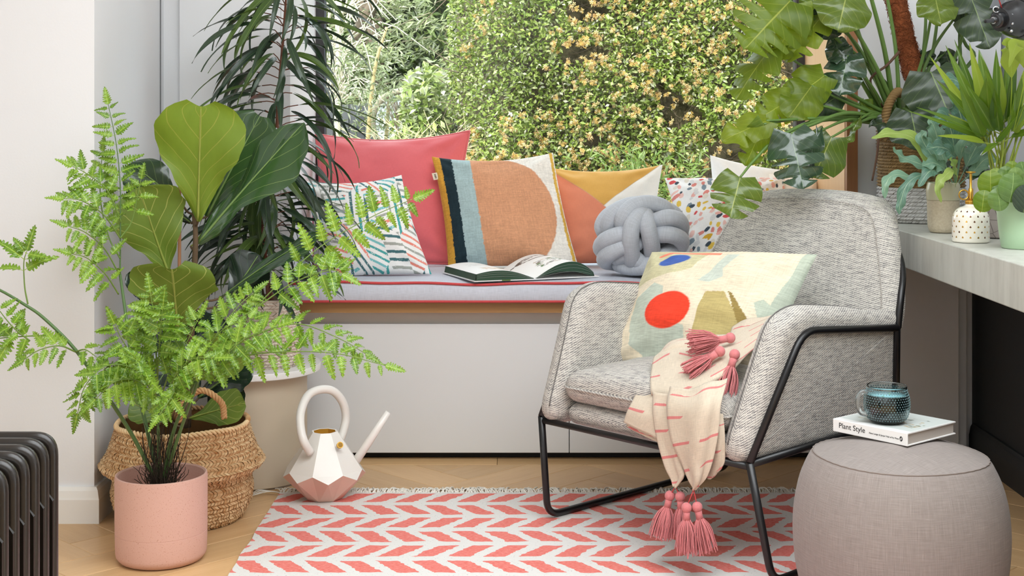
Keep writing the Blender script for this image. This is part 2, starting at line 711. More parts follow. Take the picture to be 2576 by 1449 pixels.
part('wall_behind', mb, M_wall, None, False, kind='structure')
mb = MB(); box(mb, (-3.0, -1.5, 2.6), (2.5, 5.3, 2.75))
part('ceiling', mb, M_wall, None, False, kind='structure')
# grey strip that paints the joint's shadow on the pillar side
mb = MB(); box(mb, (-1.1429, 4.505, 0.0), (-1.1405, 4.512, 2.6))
part('joint_shadow_strip', mb, plain('joint_shadow_grey', C('#77787a'), 0.8), None, False, kind='structure')


def skirting(name, pts, h, t, mat, mitre=True):
    """profile swept along a floor polyline; pts = wall line, outward normal to the right-hand side of travel"""
    prof = [(t, 0), (t, h * 0.66), (t * 0.92, h * 0.72), (t * 0.75, h * 0.9), (t * 0.45, h), (0, h)]
    P = [Vector(p) for p in pts]
    m = MB()
    rows = []
    for i, p in enumerate(P):
        d1 = (p - P[i - 1]).normalized() if i else (P[1] - p).normalized()
        d2 = (P[i + 1] - p).normalized() if i < len(P) - 1 else d1
        n1 = Vector((d1.y, -d1.x)); n2 = Vector((d2.y, -d2.x))
        nn = (n1 + n2) / (1 + n1.dot(n2))
        rows.append([(p.x + nn.x * a, p.y + nn.y * a, z) for a, z in prof])
    surf(m, rows)
    return part(name, m, mat, None, False, kind='structure')


skirting('baseboard_left', [(-2.4, 3.80), (-1.143, 3.80), (-1.143, 4.53)], 0.098, 0.018, M_trim)
skirting('baseboard_right', [(1.505, 4.53), (1.505, 2.2)], 0.11, 0.02, M_blackwall)

# window: anthracite frame, pane, oak reveal on the right, white on the left
win = thing('window_1', 'wide picture window with a dark frame behind the seat', None, (0.17, YW, SEAT), kind='structure')
mb = MB()
fw = 0.031
box(mb, (XL - 0.01, YW - 0.03, 0.47), (XL + fw, YW + 0.04, 2.3))
box(mb, (XR - fw, YW - 0.03, 0.47), (XR + 0.01, YW + 0.04, 2.3))
box(mb, (XL, YW - 0.03, 0.47), (XR, YW + 0.04, 0.53))
box(mb, (XL, YW - 0.03, 2.22), (XR, YW + 0.04, 2.3))
part('window_frame', mb, M_frame, win, False)
mb = MB()
for x in (XL + fw + 0.003, XR - fw - 0.006):
    box(mb, (x - 0.002, YW - 0.034, 0.53), (x + 0.004, YW - 0.03, 2.22))
part('glazing_bead', mb, plain('grey_bead', C('#5d6470'), 0.3), win, False)
gg = G('window_glass')
tr = gg.n.new('ShaderNodeBsdfTransparent'); tr.inputs[0].default_value = (0.98, 1.0, 0.99, 1)
gl = gg.n.new('ShaderNodeBsdfGlossy'); gl.inputs['Roughness'].default_value = 0.0
fr_ = gg.n.new('ShaderNodeFresnel'); fr_.inputs[0].default_value = 1.45
mx = gg.n.new('ShaderNodeMixShader')
gg.t.links.new(gg.math('MULTIPLY', fr_.outputs[0], 0.25), mx.inputs[0]); gg.t.links.new(tr.outputs[0], mx.inputs[1]); gg.t.links.new(gl.outputs[0], mx.inputs[2])
gg.t.links.new(mx.outputs[0], gg.out.inputs[0])
mb = MB(); box(mb, (XL + fw - 0.005, YW, 0.52), (XR - fw + 0.005, YW + 0.006, 2.23))
part('window_pane', mb, gg.m, win, False)
mb = MB(); box(mb, (XR, YB - 0.02, 0.47), (XR + 0.006, YW - 0.03, 2.3))
part('oak_reveal', mb, M_oakpale, win, False)
mb = MB(); box(mb, (XR + 0.001, YB - 0.05, 0.47), (XR + 0.036, YB - 0.02, 2.3))
part('oak_edge', mb, M_oakdark, win, False)
mb = MB(); box(mb, (XL - 0.03, YB + 0.0, 0.47), (XL, YW - 0.03, 2.3)); box(mb, (XL, YB, 2.22), (XR, YW, 2.3))
box(mb, (XL - 0.2, 5.0, 0.0), (XR + 0.2, 5.05, 0.46))
part('white_reveal', mb, M_wall, win, False)

# window bench
bench = thing('window_bench', 'built-in white bench with two drawer fronts and an oak top below the window', 'bench', (0.2, 4.5, 0))
mb = MB(); box(mb, (-1.08, 4.53, 0.0), (1.11, 4.56, 0.47))
part('plinth', mb, plain('black_plinth', C('#0e0d0d'), 0.7), bench, False)
mb = MB(); solidbox(mb, (-1.08, 4.515, 0.410), (1.07, 4.60, 0.481))
part('channel', mb, plain('channel_paint', C('#d8d3cc'), 0.5), bench, False)
xj = (1432 - CX) * 4.49 / F
for x0, x1 in ((-1.08, xj - 0.0012), (xj + 0.0012, 1.11)):
    mb = MB(); solidbox(mb, (x0, 4.49, 0.0235), (x1, 4.512, 0.439))
    bevel(part('drawer_front', mb, M_beige, bench, False), 0.0012, 2)
mb = MB(); box(mb, (XL + 0.001, 4.45, 0.481), (XR - 0.001, YW - 0.03, 0.5175))
part('oak_top', mb, M_oak, bench, False)
# cupboard side under the worktop
mb = MB(); box(mb, (1.115, 4.47, 0.0), (1.432, 4.505, 0.678))
cup = part('end_panel', mb, M_beige, None, False)
tag(cup, 'plain pale cupboard panel under the far end of the worktop', 'panel')

# seat cushion with red piping
M_seat = linen('grey_blue_linen', C('#c9ccd6'), 520.0, 0.10, 0.1)
M_red = plain('red_piping_cord', C('#c94a4c'), 0.85, 0.15, 240.0, 0.3, 700.0)
seat = thing('seat_cushion', 'long grey linen seat cushion with red piping on the window bench', 'cushion', (0.17, 4.42, 0.5177))
x0, x1, y0, y1 = XL + 0.012, XR - 0.012, 4.42, 5.08
nx, ny = 80, 24
P = []; UVs = []
prof = [(0.0, 0.0), (-0.006, 0.012), (-0.007, 0.03), (-0.005, 0.05), (0.0, 0.0625)]


def sag(x):
    return 0.0022 * math.sin(x * 9.0) + 0.0035 * math.exp(-((x - 0.0) / 0.16) ** 2) * -1 + 0.002 * math.sin(x * 21 + 1)


for (dy, dz) in prof:
    P.append([(x0 + (x1 - x0) * i / nx, y0 + dy, 0.5178 + dz + (sag(x0 + (x1 - x0) * i / nx) * dz / 0.0625)) for i in range(nx + 1)])
    UVs.append([((x1 - x0) * i / nx, dz) for i in range(nx + 1)])
for j in range(1, ny + 1):
    f = j / ny
    P.append([(x0 + (x1 - x0) * i / nx, y0 + (y1 - y0) * f, SEAT - 0.0017 + sag(x0 + (x1 - x0) * i / nx) * max(0, 1 - f * 2) + 0.003 * min(1, f * 6) * (1 - f * 0.8)) for i in range(nx + 1)])
    UVs.append([((x1 - x0) * i / nx, 0.0625 + (y1 - y0) * f) for i in range(nx + 1)])
P.append([(p[0], y1, 0.5178) for p in P[-1]]); UVs.append(UVs[-1])
mb = MB(); surf(mb, P, UVs)
for xx in (x0, x1):
    mb.add([(xx, y0, 0.5178), (xx, y1, 0.5178), (xx, y1, SEAT), (xx, y0, SEAT)], [(0, 1, 2, 3)], [(0, 0), (.6, 0), (.6, .06), (0, .06)])
part('cushion_pad', mb, M_seat, seat)
for dz in (0.0035, 0.0625):
    mb = MB(); tube(mb, [(x0 + (x1 - x0) * i / nx, y0 - 0.003, 0.5178 + dz + sag(x0 + (x1 - x0) * i / nx) * dz / 0.0625) for i in range(nx + 1)], 0.0042, 8)
    part('piping', mb, M_red, seat, label='red corded piping')

# concrete worktop on the right
WT = 0.782
M_conc = G('pale_concrete')
o_ = M_conc.coord('Object')
n1 = M_conc.noise(M_conc.mapping(o_, (3, 3, 3)), 1.0, 5, 0.6); n2 = M_conc.noise(M_conc.mapping(o_, (30, 30, 5)), 1.0, 4, 0.65)
M_conc.set(color=M_conc.ramp(M_conc.math('ADD', M_conc.math('MULTIPLY', n1, 0.5), M_conc.math('MULTIPLY', n2, 0.5)), [(0.3, C('#a4a49b')), (0.5, C('#bebeb5')), (0.7, C('#cbcbc3'))]), rough=0.42)
M_conc = M_conc.m
mb = MB(); solidbox(mb, (1.112, 1.9, 0.678), (1.618, YB - 0.021, WT))
wt = part('worktop', mb, M_conc, None, False)
bevel(wt, 0.003, 2)
tag(wt, 'long pale concrete worktop carrying the houseplants', 'worktop')

# ---------------------------------------------------------------- cushions


def cushion(name, label, TL, TR, BR, BL, T, mat, pat=None, res=110, bow=(0.07, 0.05, 0.05, 0.05), seed=0, group=None, wr=0.006,
            piping=None, crease=1.0, dent=0.0, back=0.8, root=None, thingname='cushion', backcol=None):
    """scatter cushion spanned by its four corners; pat(u,v) paints its printed or woven cloth"""
    TL, TR, BR, BL = [np.array(p, dtype=float) for p in (TL, TR, BR, BL)]
    base = (BL + BR) / 2
    root = thing(thingname, label, 'cushion', base, group)
    w = (np.linalg.norm(TR - TL) + np.linalg.norm(BR - BL)) / 2
    h = (np.linalg.norm(TL - BL) + np.linalg.norm(TR - BR)) / 2
    xx = (TR - TL + BR - BL); yy = (TL - BL + TR - BR)
    n = np.cross(xx, yy); n /= np.linalg.norm(n)
    if n[1] > 0: n = -n

    def make(res, side):
        a = np.linspace(-1, 1, res)
        # finer towards the seams
        a = np.sign(a) * (1 - (1 - np.abs(a)) ** 1.15)
        u, v = np.meshgrid(a, a)
        top, right, bot, left = bow
        su = np.where(u > 0, right, left); sv = np.where(v > 0, top, bot)
        u2 = u * (1 - su * (1 - v ** 2) * np.abs(u) ** 1.5); v2 = v * (1 - sv * (1 - u ** 2) * np.abs(v) ** 1.5)
        p = (u2 + 1) / 2; q = (v2 + 1) / 2
        P = (BL * ((1 - p) * (1 - q))[..., None] + BR * (p * (1 - q))[..., None] + TL * ((1 - p) * q)[..., None] + TR * (p * q)[..., None])
        t = 1.28 * T * (np.clip(1 - u ** 2, 0, 1) * np.clip(1 - v ** 2, 0, 1)) ** 0.52
        env = np.clip((1 - u ** 2) * (1 - v ** 2) * 4, 0, 1) ** 0.5
        nz = (vnoise(u * 2.3 + seed, v * 2.3 + seed * 3.1, seed) - 0.5) * 1.6 + (vnoise(u * 5.1 + 7 + seed, v * 5.1, seed + 5) - 0.5) * 0.7
        # soft folds running in from the corners
        ang = np.zeros_like(u)
        for sx in (-1, 1):
            for sy in (-1, 1):
                dx = 1 - u * sx; dy = 1 - v * sy
                rr = np.hypot(dx, dy); th = np.arctan2(dy, dx)
                ang += np.sin(th * 9 + seed * (2 + sx) + sy) * np.exp(-((rr - 0.45) / 0.3) ** 2) * 0.8
        t = t + env * wr * (nz + 0.55 * crease * ang)
        if dent:
            t = t - dent * np.exp(-((u / 0.55) ** 2 + ((v - 0.75) / 0.45) ** 2)) * env
        P = P + n * (t * (1.0 if side > 0 else -back))[..., None]
        uv = np.stack([(u + 1) / 2 * w, (v + 1) / 2 * h], -1)
        return P, uv, (u + 1) / 2, (v + 1) / 2

    for side, r in ((1, res), (-1, 36)):
        P, uv, pu, pv = make(r, side)
        if side < 0: P = P[:, ::-1]
        cols = None
        if pat is not None:
            cols = pat(pu, pv) if side > 0 else np.broadcast_to(np.array(backcol or pat(np.array([[0.99]]), np.array([[0.5]]))[0, 0]), P.shape).copy()
        if side < 0: uv = uv[:, ::-1]
        me = bpy.data.meshes.new('cover')
        a, b = P.shape[:2]
        idx = np.arange(a * b).reshape(a, b)
        faces = np.stack([idx[:-1, :-1], idx[:-1, 1:], idx[1:, 1:], idx[1:, :-1]], -1).reshape(-1, 4)
        me.from_pydata(P.reshape(-1, 3).tolist(), [], faces.tolist())
        finish(me, mat, True, uv.reshape(-1, 2), cols.reshape(-1, 3) if cols is not None else None)
        obj('cover_front' if side > 0 else 'cover_back', me, root)
        if side > 0:
            edge = np.concatenate([P[0, :], P[1:, -1], P[-1, -2::-1], P[-2:0:-1, 0]])
            root['__edge'] = 0
    del root['__edge']
    if piping:
        st = max(1, len(edge) // 160)
        mb = MB(); tube(mb, edge[::st], piping[1], 7, closed=True)
        part('piping', mb, piping[0], root)
    return root, edge, n


def hexl(s):
    return np.array(C(s))


def canvas(u, col):
    return np.ones(u.shape + (3,)) * hexl(col)


def lay(img, mask, col, k=1.0):
    m = np.clip(mask, 0, 1)[..., None] * k
    return img * (1 - m) + hexl(col) * m


def edge_in(d, w=0.004):
    """soft mask: 1 where d<0"""
    return np.clip(0.5 - d / (2 * w), 0, 1)


# --- pink velvet cushion
M_pink = linen('coral_velvet', C('#e36f74'), 900.0, 0.05, 0.9, bump=0.12)
M_pinkpipe = plain('coral_velvet_cord', C('#d9686c'), 0.8, 0.1, 200.0, sheen=0.5)
cushion('pink', 'large coral pink velvet cushion with piped edges leaning on the window glass', W(795, 338, 5.07), W(1181, 330, 5.06), W(1150, 664, 4.93), W(800, 664, 4.93),
        0.075, M_pink, seed=3, wr=0.011, piping=(M_pinkpipe, 0.0055), bow=(0.13, 0.06, 0.02, 0.05), dent=0.012)


# --- white cushion printed with broken stripes
def pat_maze(u, v):
    img = canvas(u, '#f3f2ef')
    pitch = 0.070
    teal, dk, grey, coral, blue = '#4fa6a4', '#4d757a', '#a9aca4', '#ec9180', '#7fc4c6'
    rag = vnoise(u * 160, v * 160, 4) * 0.6 + vnoise(u * 60, v * 60, 9) * 0.4

    def stripes(coord, region, cols, duty=0.38):
        nonlocal img
        k = np.floor(coord / pitch).astype(int)
        f = coord / pitch - k
        m = (f < duty) & region & (rag > 0.22)
        for i, c in enumerate(cols):
            img = lay(img, m & (np.mod(k, len(cols)) == i), c)
    # tilted cube-like cells: each cell bands in one of three directions
    a = u * 1.0 + 0.12 * v
    cx = np.floor((u * 2.6 + v * 0.25) + 0.35).astype(int)
    cy = np.floor((v * 2.4 - np.abs(((u * 2.6 + v * 0.25 + 0.35) % 1) - 0.5) * 0.9) + 0.2).astype(int)
    sel = np.mod(cx * 2 + cy * 3, 4)
    half = ((u * 2.6 + v * 0.25 + 0.35) % 1) > 0.5
    stripes(v + 0.42 * u, (sel == 0) & half, [coral, coral, grey])
    stripes(v + 0.05 * u, (sel == 0) & ~half, [dk, grey, dk])
    stripes(u - 0.18 * v, (sel == 1) & half, [dk, dk, teal])
    stripes(v - 0.05 * u, (sel == 1) & ~half, [grey, teal, grey])
    stripes(v + 0.55 * u, (sel == 2) & half, [teal, teal, blue])
    stripes(u + 0.5 * v, (sel == 2) & ~half, [dk, coral, dk])
    stripes(u - 0.1 * v, (sel == 3) & half, [dk, grey, teal])
    stripes(v - 0.35 * u, (sel == 3) & ~half, [coral, grey, blue])
    return img


M_print = linen('printed_cotton', None, 700.0, 0.05, 0.05, attr=True, bump=0.2)
cushion('maze', 'white cushion printed with broken teal, grey and coral stripes at the end of the bench', W(752, 452, 4.68), W(1010, 440, 4.70), W(1086, 690, 4.60), W(832, 698, 4.56),
        0.068, M_print, pat_maze, res=230, seed=5, wr=0.012, bow=(0.13, 0.06, 0.03, 0.04), dent=0.016)

# a pale cushion behind it with a pink piped edge
M_white = linen('white_cotton', C('#f1efec'), 700.0, 0.04, 0.05, bump=0.2)
cushion('pale', 'plain white cushion with a thin pink piped edge behind the broken-stripe cushion', W(784, 470, 4.84), W(900, 468, 4.86), W(900, 669, 4.82), W(788, 669, 4.80),
        0.035, M_white, seed=8, piping=(plain('bright_pink_cord', C('#ef7f92'), 0.8), 0.004), res=60)


# --- woven cushion with the big half disc
def pat_wool(u, v):
    img = canvas(u, '#ece7de')
    jag = (vnoise(v * 90, v * 0 + 1, 2) - 0.5) * 0.008
    uu = u + jag
    orange = '#d39a76'
    r = 0.56
    d = np.hypot((u - 0.36) * 1.0, (v - 0.47) * 0.98) - r
    img = lay(img, (edge_in(d + jag) * (uu > 0.30)), orange)
    img = lay(img, (uu < 0.305), '#a9bfc0')
    img = lay(img, (uu < 0.155), '#23343b')
    img = lay(img, (uu < 0.062), '#d6a03f')
    img = lay(img, (uu > 0.965) & (uu < 0.99), '#dcb14f')
    mot = vnoise(u * 120, v * 160, 3)
    return img * (0.90 + 0.2 * mot)[..., None]


M_wool = linen('handwoven_wool', None, 260.0, 0.13, 0.1, attr=True, bump=0.7)
wo, edge, nn = cushion('wool', 'handwoven cushion with a tan half disc on cream and ochre, black and blue bands', W(1086, 394, 4.93), W(1391, 384, 4.94), W(1456, 672, 4.81), W(1127, 672, 4.82),
                       0.075, M_wool, pat_wool, res=190, seed=11, wr=0.010, bow=(0.12, 0.04, 0.02, 0.05), dent=0.012)
mb = MB(); a_ = W(1086, 436, 4.90); b_ = W(1099, 434, 4.896); c_ = W(1104, 451, 4.89); d_ = W(1091, 453, 4.894)
mb.add([a_, b_, c_, d_] + [p + Vector((0, 0.0015, 0)) for p in (a_, b_, c_, d_)], [(0, 3, 2, 1), (4, 5, 6, 7), (0, 1, 5, 4), (1, 2, 6, 5), (2, 3, 7, 6), (3, 0, 4, 7)])
tg = part('sewn_tag', mb, plain('cream_tape', C('#e8dcc4'), 0.8), wo, False, label='small cream sewn-in tag')
mb = MB()
for f0, f1, s in ((0.2, 0.3, .5), (0.36, 0.46, .5), (0.52, 0.62, .5), (0.68, 0.78, .5)):
    q = [a_.lerp(d_, f) .lerp(b_.lerp(c_, f), g_) + Vector((0, -0.0004, 0)) for f, g_ in ((f0, .35), (f0, .7), (f1, .7), (f1, .35))]
    mb.add(q, [(0, 1, 2, 3)])
part('tag_print', mb, plain('dark_print', C('#4a3d33'), 0.8), tg, False)


# --- colour block cushion: coral, mustard and white triangles
def pat_tri(u, v):
    img = canvas(u, '#efece6')
    d1 = v - (1.0 - 0.98 * u)                # seam from top left to bottom right
    d2 = v - (0.06 + 0.96 * u)               # seam from the middle up to top right
    img = lay(img, edge_in(-d2) * edge_in(-d1), '#d9a859')
    img = lay(img, edge_in(d1), '#e08c6f')
    seam = np.minimum(np.abs(d1), np.where(d1 > 0, np.abs(d2), 1)) < 0.006
    return img * np.where(seam, 0.82, 1.0)[..., None]


M_vel = linen('matt_velvet', None, 900.0, 0.05, 0.3, attr=True, bump=0.12)
cushion('tri', 'colour-block cushion of coral, mustard and white triangles behind the grey knot', W(1372, 420, 5.03), W(1667, 414, 5.04), W(1640, 664, 4.93), W(1390, 665, 4.92),
        0.07, M_vel, pat_tri, res=150, seed=14, wr=0.012, bow=(0.13, 0.04, 0.02, 0.03))


# --- brushstroke confetti cushion
def pat_confetti(u, v):
    img = canvas(u, '#f4f3f1')
    r_ = random.Random(21)
    cols = ['#f2c9c0', '#e8e2d6', '#dfdfdf', '#f0b7ae', '#46525e', '#dcae3e', '#d95a5c', '#8494a0', '#e9c65a', '#46525e', '#e28f86']
    cells = [(i, j) for i in range(17) for j in range(17)]
    r_.shuffle(cells)
    for k, (i, j) in enumerate(cells):
        if r_.random() < 0.06: continue
        cu = (i + r_.uniform(.1, .9)) / 17; cv = (j + r_.uniform(.1, .9)) / 17
        a = r_.uniform(0.2, 1.6); L = r_.uniform(0.020, 0.038); w_ = L * r_.uniform(0.4, 0.65)
        x = (u - cu) * math.cos(a) + (v - cv) * math.sin(a); y = -(u - cu) * math.sin(a) + (v - cv) * math.cos(a)
        rag = 0.75 + 0.5 * vnoise(y * 220 + k * 7, x * 18, k)
        m = ((np.abs(x) / (L * rag)) ** 2.5 + (np.abs(y) / w_) ** 2.5) < 1
        img = lay(img, m, cols[r_.randrange(len(cols))])
    return img


cushion('confetti', 'white cushion dotted with grey, yellow and red brushstrokes beside the knot', W(1672, 448, 4.84), W(1975, 446, 4.88), W(1985, 672, 4.72), W(1718, 678, 4.68),
        0.075, M_print, pat_confetti, res=230, seed=17, wr=0.010, bow=(0.05, 0.03, 0.02, 0.06))
cushion('plainwhite', 'plain white cushion standing tallest at the oak end of the window', W(1786, 390, 5.05), W(2010, 432, 5.04), W(2010, 640, 4.95), W(1800, 640, 4.96),
        0.05, M_white, seed=19, res=70, bow=(0.06, 0.03, 0.02, 0.03))


def pat_line(u, v):
    img = canvas(u, '#f3e6d8')
    for (cu, cv, r, a0, a1) in ((0.42, 0.62, 0.30, 0.6, 3.2), (0.42, 0.92, 0.16, 0.2, 2.9), (0.30, 0.72, 0.10, 3.4, 6.0), (0.62, 0.86, 0.07, 3.0, 6.2), (0.5, 0.35, 0.22, 0.2, 3.0), (0.62, 0.64, 0.12, 3.3, 6.1)):
        d = np.hypot(u - cu, v - cv); th = np.mod(np.arctan2(v - cv, u - cu), 2 * math.pi)
        img = lay(img, (np.abs(d - r) < 0.0085) & (th > a0) & (th < a1), '#26282c')
    return img


cushion('line', 'cream cushion with thin black line drawing tucked behind the armchair', W(1935, 437, 4.93), W(2056, 446, 4.93), W(2054, 650, 4.84), W(1930, 650, 4.84),
        0.055, M_print, pat_line, res=130, seed=23, wr=0.003, bow=(0.03, 0.01, 0.02, 0.03))

# --- knotted cushion: one long padded tube tied into a ball
M_knot = linen('pale_grey_jersey', C('#b9bdc4'), 420.0, 0.12, 0.25, bump=0.4)
kc = W(1615, 592, 4.60)
kn = thing('knot_cushion', 'pale blue-grey knotted ball cushion on the seat', 'cushion', (kc.x, kc.y, SEAT))
rt = 0.0280


def kpt(px, py, d):
    return W(px, py, kc.y - d)


# bands read off the photograph: front pair, side pairs, crossing arcs; d = how far each bulges towards the room
bands = [
    [(1585, 700 - 60, .02), (1590, 655, .075), (1586, 610, .118), (1590, 570, .122), (1606, 545, .10), (1625, 540, .05)],
    [(1640, 652, .03), (1640, 625, .09), (1634, 590, .120), (1626, 560, .115), (1622, 540, .06)],
    [(1590, 590, .085), (1555, 592, .10), (1524, 605, .085), (1512, 622, .04), (1520, 635, .0)],
    [(1600, 612, .085), (1562, 622, .10), (1530, 640, .085), (1522, 655, .03), (1545, 660, -.03)],
    [(1640, 560, .075), (1680, 548, .095), (1708, 556, .07), (1712, 578, .03), (1690, 590, .0)],
    [(1640, 592, .08), (1682, 590, .105), (1712, 602, .07), (1706, 622, .03), (1670, 628, .02)],
    [(1568, 578, .055), (1568, 548, .085), (1592, 520, .07), (1630, 512, .05), (1668, 522, .03), (1686, 545, -.01)],
    [(1540, 590, .02), (1532, 560, .05), (1552, 532, .05), (1580, 518, .02), (1604, 514, -.03)],
    [(1560, 665, .04), (1588, 672, .06), (1630, 668, .085), (1666, 648, .08), (1690, 628, .04), (1700, 600, -.02)],
    [(1552, 646, .06), (1580, 640, .08), (1612, 662, .075), (1640, 674, .04), (1670, 668, .0)],
    [(1545, 660, -.03), (1590, 672, .0), (1640, 672, -.03), (1690, 640, -.06), (1700, 590, -.08), (1660, 530, -.09), (1600, 520, -.09), (1545, 560, -.09), (1530, 620, -.08), (1545, 660, -.06)],
    [(1522, 588, -.01), (1516, 568, .01), (1530, 545, .0), (1560, 525, -.03)],
    [(1650, 520, .0), (1690, 535, .0), (1706, 560, -.02), (1712, 590, -.04)],
    [(1560, 600, -.10), (1615, 590, -.115), (1670, 600, -.10)],
]
for b in bands:
    P = catmull([kpt(x, y, d) for x, y, d in b], 26)
    mb = MB(); tube(mb, P, rt, 16)
    for e, s in ((P[0], 0), (P[-1], 1)):
        ball(mb, e, rt, 12, 8)
    part('knot_strand', mb, M_knot, kn)
mb = MB(); ball(mb, (kc.x, kc.y, kc.z), 0.078, 24, 16); part('padding', mb, M_knot, kn)

# ---------------------------------------------------------------- armchair
TH = math.radians(43)
RV = Vector((math.sin(TH), -math.cos(TH), 0)); BV = Vector((math.cos(TH), math.sin(TH), 0)); FL = Vector((0.095, 3.80, 0.008))


def CP(a, c, z):
    """chair coordinates: a across (0 left foot .. 0.75 right foot), c back, z up"""
    return FL + RV * a + BV * c + Vector((0, 0, z - 0.008))


def onc(px, py, c):
    """point on the chair's plane c=const seen at the pixel"""
    d = Vector(((px - CX) / F, 1, -(py - HY) / F)); o = Vector((0, 0, CH))
    t = (c - (o - FL).dot(BV)) / d.dot(BV)
    return o + d * t


M_tweed = G('grey_tweed')
uvc = M_tweed.coord('UV')
s = M_tweed.sep(uvc)
wx = M_tweed.math('SINE', M_tweed.math('MULTIPLY', s[0], 2 * math.pi / 0.0062))
wy = M_tweed.math('SINE', M_tweed.math('MULTIPLY', M_tweed.math('ADD', s[1], M_tweed.math('MULTIPLY', s[0], 0.5)), 2 * math.pi / 0.0058))
cell = M_tweed.math('MULTIPLY', wx, wy)
sl = M_tweed.noise(M_tweed.mapping(uvc, (26, 240, 1)), 1.0, 3, 0.6)
sl2 = M_tweed.noise(M_tweed.mapping(uvc, (240, 26, 1)), 1.0, 3, 0.6)
big = M_tweed.noise(uvc, 12.0, 2)
thr = M_tweed.math('MULTIPLY_ADD', M_tweed.math('SUBTRACT', M_tweed.math('ADD', M_tweed.math('MULTIPLY', sl, 0.9), M_tweed.math('MULTIPLY', sl2, 0.4)), 0.62), 3.4, 0.0)
dark = M_tweed.math('LESS_THAN', M_tweed.math('ADD', M_tweed.math('MULTIPLY', cell, -1.0), 0.30), thr)
fine = M_tweed.noise(M_tweed.mapping(uvc, (420, 420, 1)), 1.0, 1)
base = M_tweed.mix(fine, C('#c2bdb4'), C('#e0dbd2'))
dk = M_tweed.mix(M_tweed.noise(uvc, 300.0, 1), C('#3f3e4a'), C('#7a7675'))
M_tweed.set(color=M_tweed.mix(M_tweed.math('MULTIPLY', dark, 0.88), base, dk), rough=0.92, spec=0.15, sheen=0.1)
M_tweed.bump(M_tweed.math('ADD', M_tweed.math('MULTIPLY', cell, 0.5), fine), 0.5, 0.0015)
M_tweed = M_tweed.m

chair = thing('armchair', 'grey tweed armchair with a thin black tubular frame and sled legs', 'chair', CP(0.375, 0.35, 0))

# arms: outline in (c,z), flaring outwards towards the top
arm_out = fillet([(-0.088, 0.283, 0), (0.056, 0.625, 0), (0.14, 0.650, 0), (0.34, 0.628, 0), (0.50, 0.600, 0), (0.60, 0.60, 0), (0.60, 0.285, 0)],
                 [0.085, 0.06, 0.06, 0.05, 0.05, 0.07, 0.085], 8, closed=True)
arm_out = [(p.x, p.y) for p in arm_out]
# resample evenly
A_ = np.array(arm_out + arm_out[:1]); dd = np.r_[0, np.cumsum(np.linalg.norm(np.diff(A_, axis=0), axis=1))]
tt = np.linspace(0, dd[-1], 97)[:-1]
arm_out = list(zip(np.interp(tt, dd, A_[:, 0]), np.interp(tt, dd, A_[:, 1])))


def flare(z):
    return 0.030 * max(0.0, (z - 0.28) / 0.37) ** 1.5


for side, nm in ((0, 'left'), (1, 'right')):
    def mf(u, v, w, side=side):
        # w<0 = outside
        a = 0.060 - flare(v) + w if side == 0 else 0.678 + flare(v) - w
        return CP(a, u, v)
    mb = MB(); pad(mb, arm_out, 0.080, 0.0397, mf, 0.003, nr=7)
    part('armrest', mb, M_tweed, chair)
    # seam along the outer edge of the arm
    mb = MB()
    N = len(arm_out)
    seam = []
    for i in range(N):
        u, v = arm_out[i]
        if v < 0.33 or u > 0.48: continue
        seam.append((u, v))
    tube(mb, [mf(u, v, 0.012) for u, v in seam], 0.0016, 5)
    part('arm_seam', mb, plain('tweed_seam', C('#6f6c69'), 0.9), chair)

# back: outline in (a,z), reclining
back_out = [(0.060, 0.33, 0), (0.015, 0.58, 0), (0.060, 0.715, 0), (0.125, 0.875, 0), (0.24, 0.895, 0), (0.375, 0.899, 0), (0.51, 0.895, 0), (0.625, 0.875, 0), (0.690, 0.715, 0), (0.735, 0.58, 0), (0.69, 0.33, 0)]
bo = fillet(back_out, [0.06, 0.06, 0.08, 0.062, 0.06, 0.1, 0.06, 0.062, 0.08, 0.06, 0.06], 6, closed=True)
A_ = np.array([(p.x, p.y) for p in bo] + [(bo[0].x, bo[0].y)]); dd = np.r_[0, np.cumsum(np.linalg.norm(np.diff(A_, axis=0), axis=1))]
tt = np.linspace(0, dd[-1], 121)[:-1]
bo = list(zip(np.interp(tt, dd, A_[:, 0]), np.interp(tt, dd, A_[:, 1])))


def backc(z):
    return 0.475 + 0.215 * max(0.0, (z - 0.33)) / 0.57


def mback(u, v, w):
    # gently dished between the arms
    bowl = 0.035 * ((u - 0.375) / 0.375) ** 2
    return CP(u, backc(v) + 0.045 - w - bowl * 0.6, v)


mb = MB(); pad(mb, bo, 0.100, 0.0495, mback, 0.008, nr=7)
part('backrest', mb, M_tweed, chair)
mb = MB()
ins = []
cen = np.array([0.375, 0.62])
for (u, v) in bo:
    if v > 0.52:
        ins.append((u, v))
pp = []
for (u, v) in ins:
    q = cen + (np.array([u, v]) - cen) * 0.905
    pp.append(mback(q[0], q[1], 0.0535))
tube(mb, pp, 0.0011, 5)
part('back_seam', mb, plain('tweed_seam_back', C('#a09a93'), 0.9), chair)

# seat base and loose seat pad


def rrect(x0, y0, x1, y1, r, n=8, m=10):
    P = fillet([(x0, y0, 0), (x1, y0, 0), (x1, y1, 0), (x0, y1, 0)], r, n, closed=True)
    A_ = np.array([(p.x, p.y) for p in P] + [(P[0].x, P[0].y)]); dd = np.r_[0, np.cumsum(np.linalg.norm(np.diff(A_, axis=0), axis=1))]
    tt = np.linspace(0, dd[-1], 4 * m + 1)[:-1]
    return list(zip(np.interp(tt, dd, A_[:, 0]), np.interp(tt, dd, A_[:, 1])))


mb = MB(); pad(mb, rrect(0.10, -0.035, 0.65, 0.56, 0.03, 6, 18), 0.058, 0.0287, lambda u, v, w: CP(u, v, 0.318 + w))
part('seat_base', mb, M_tweed, chair)
mb = MB()


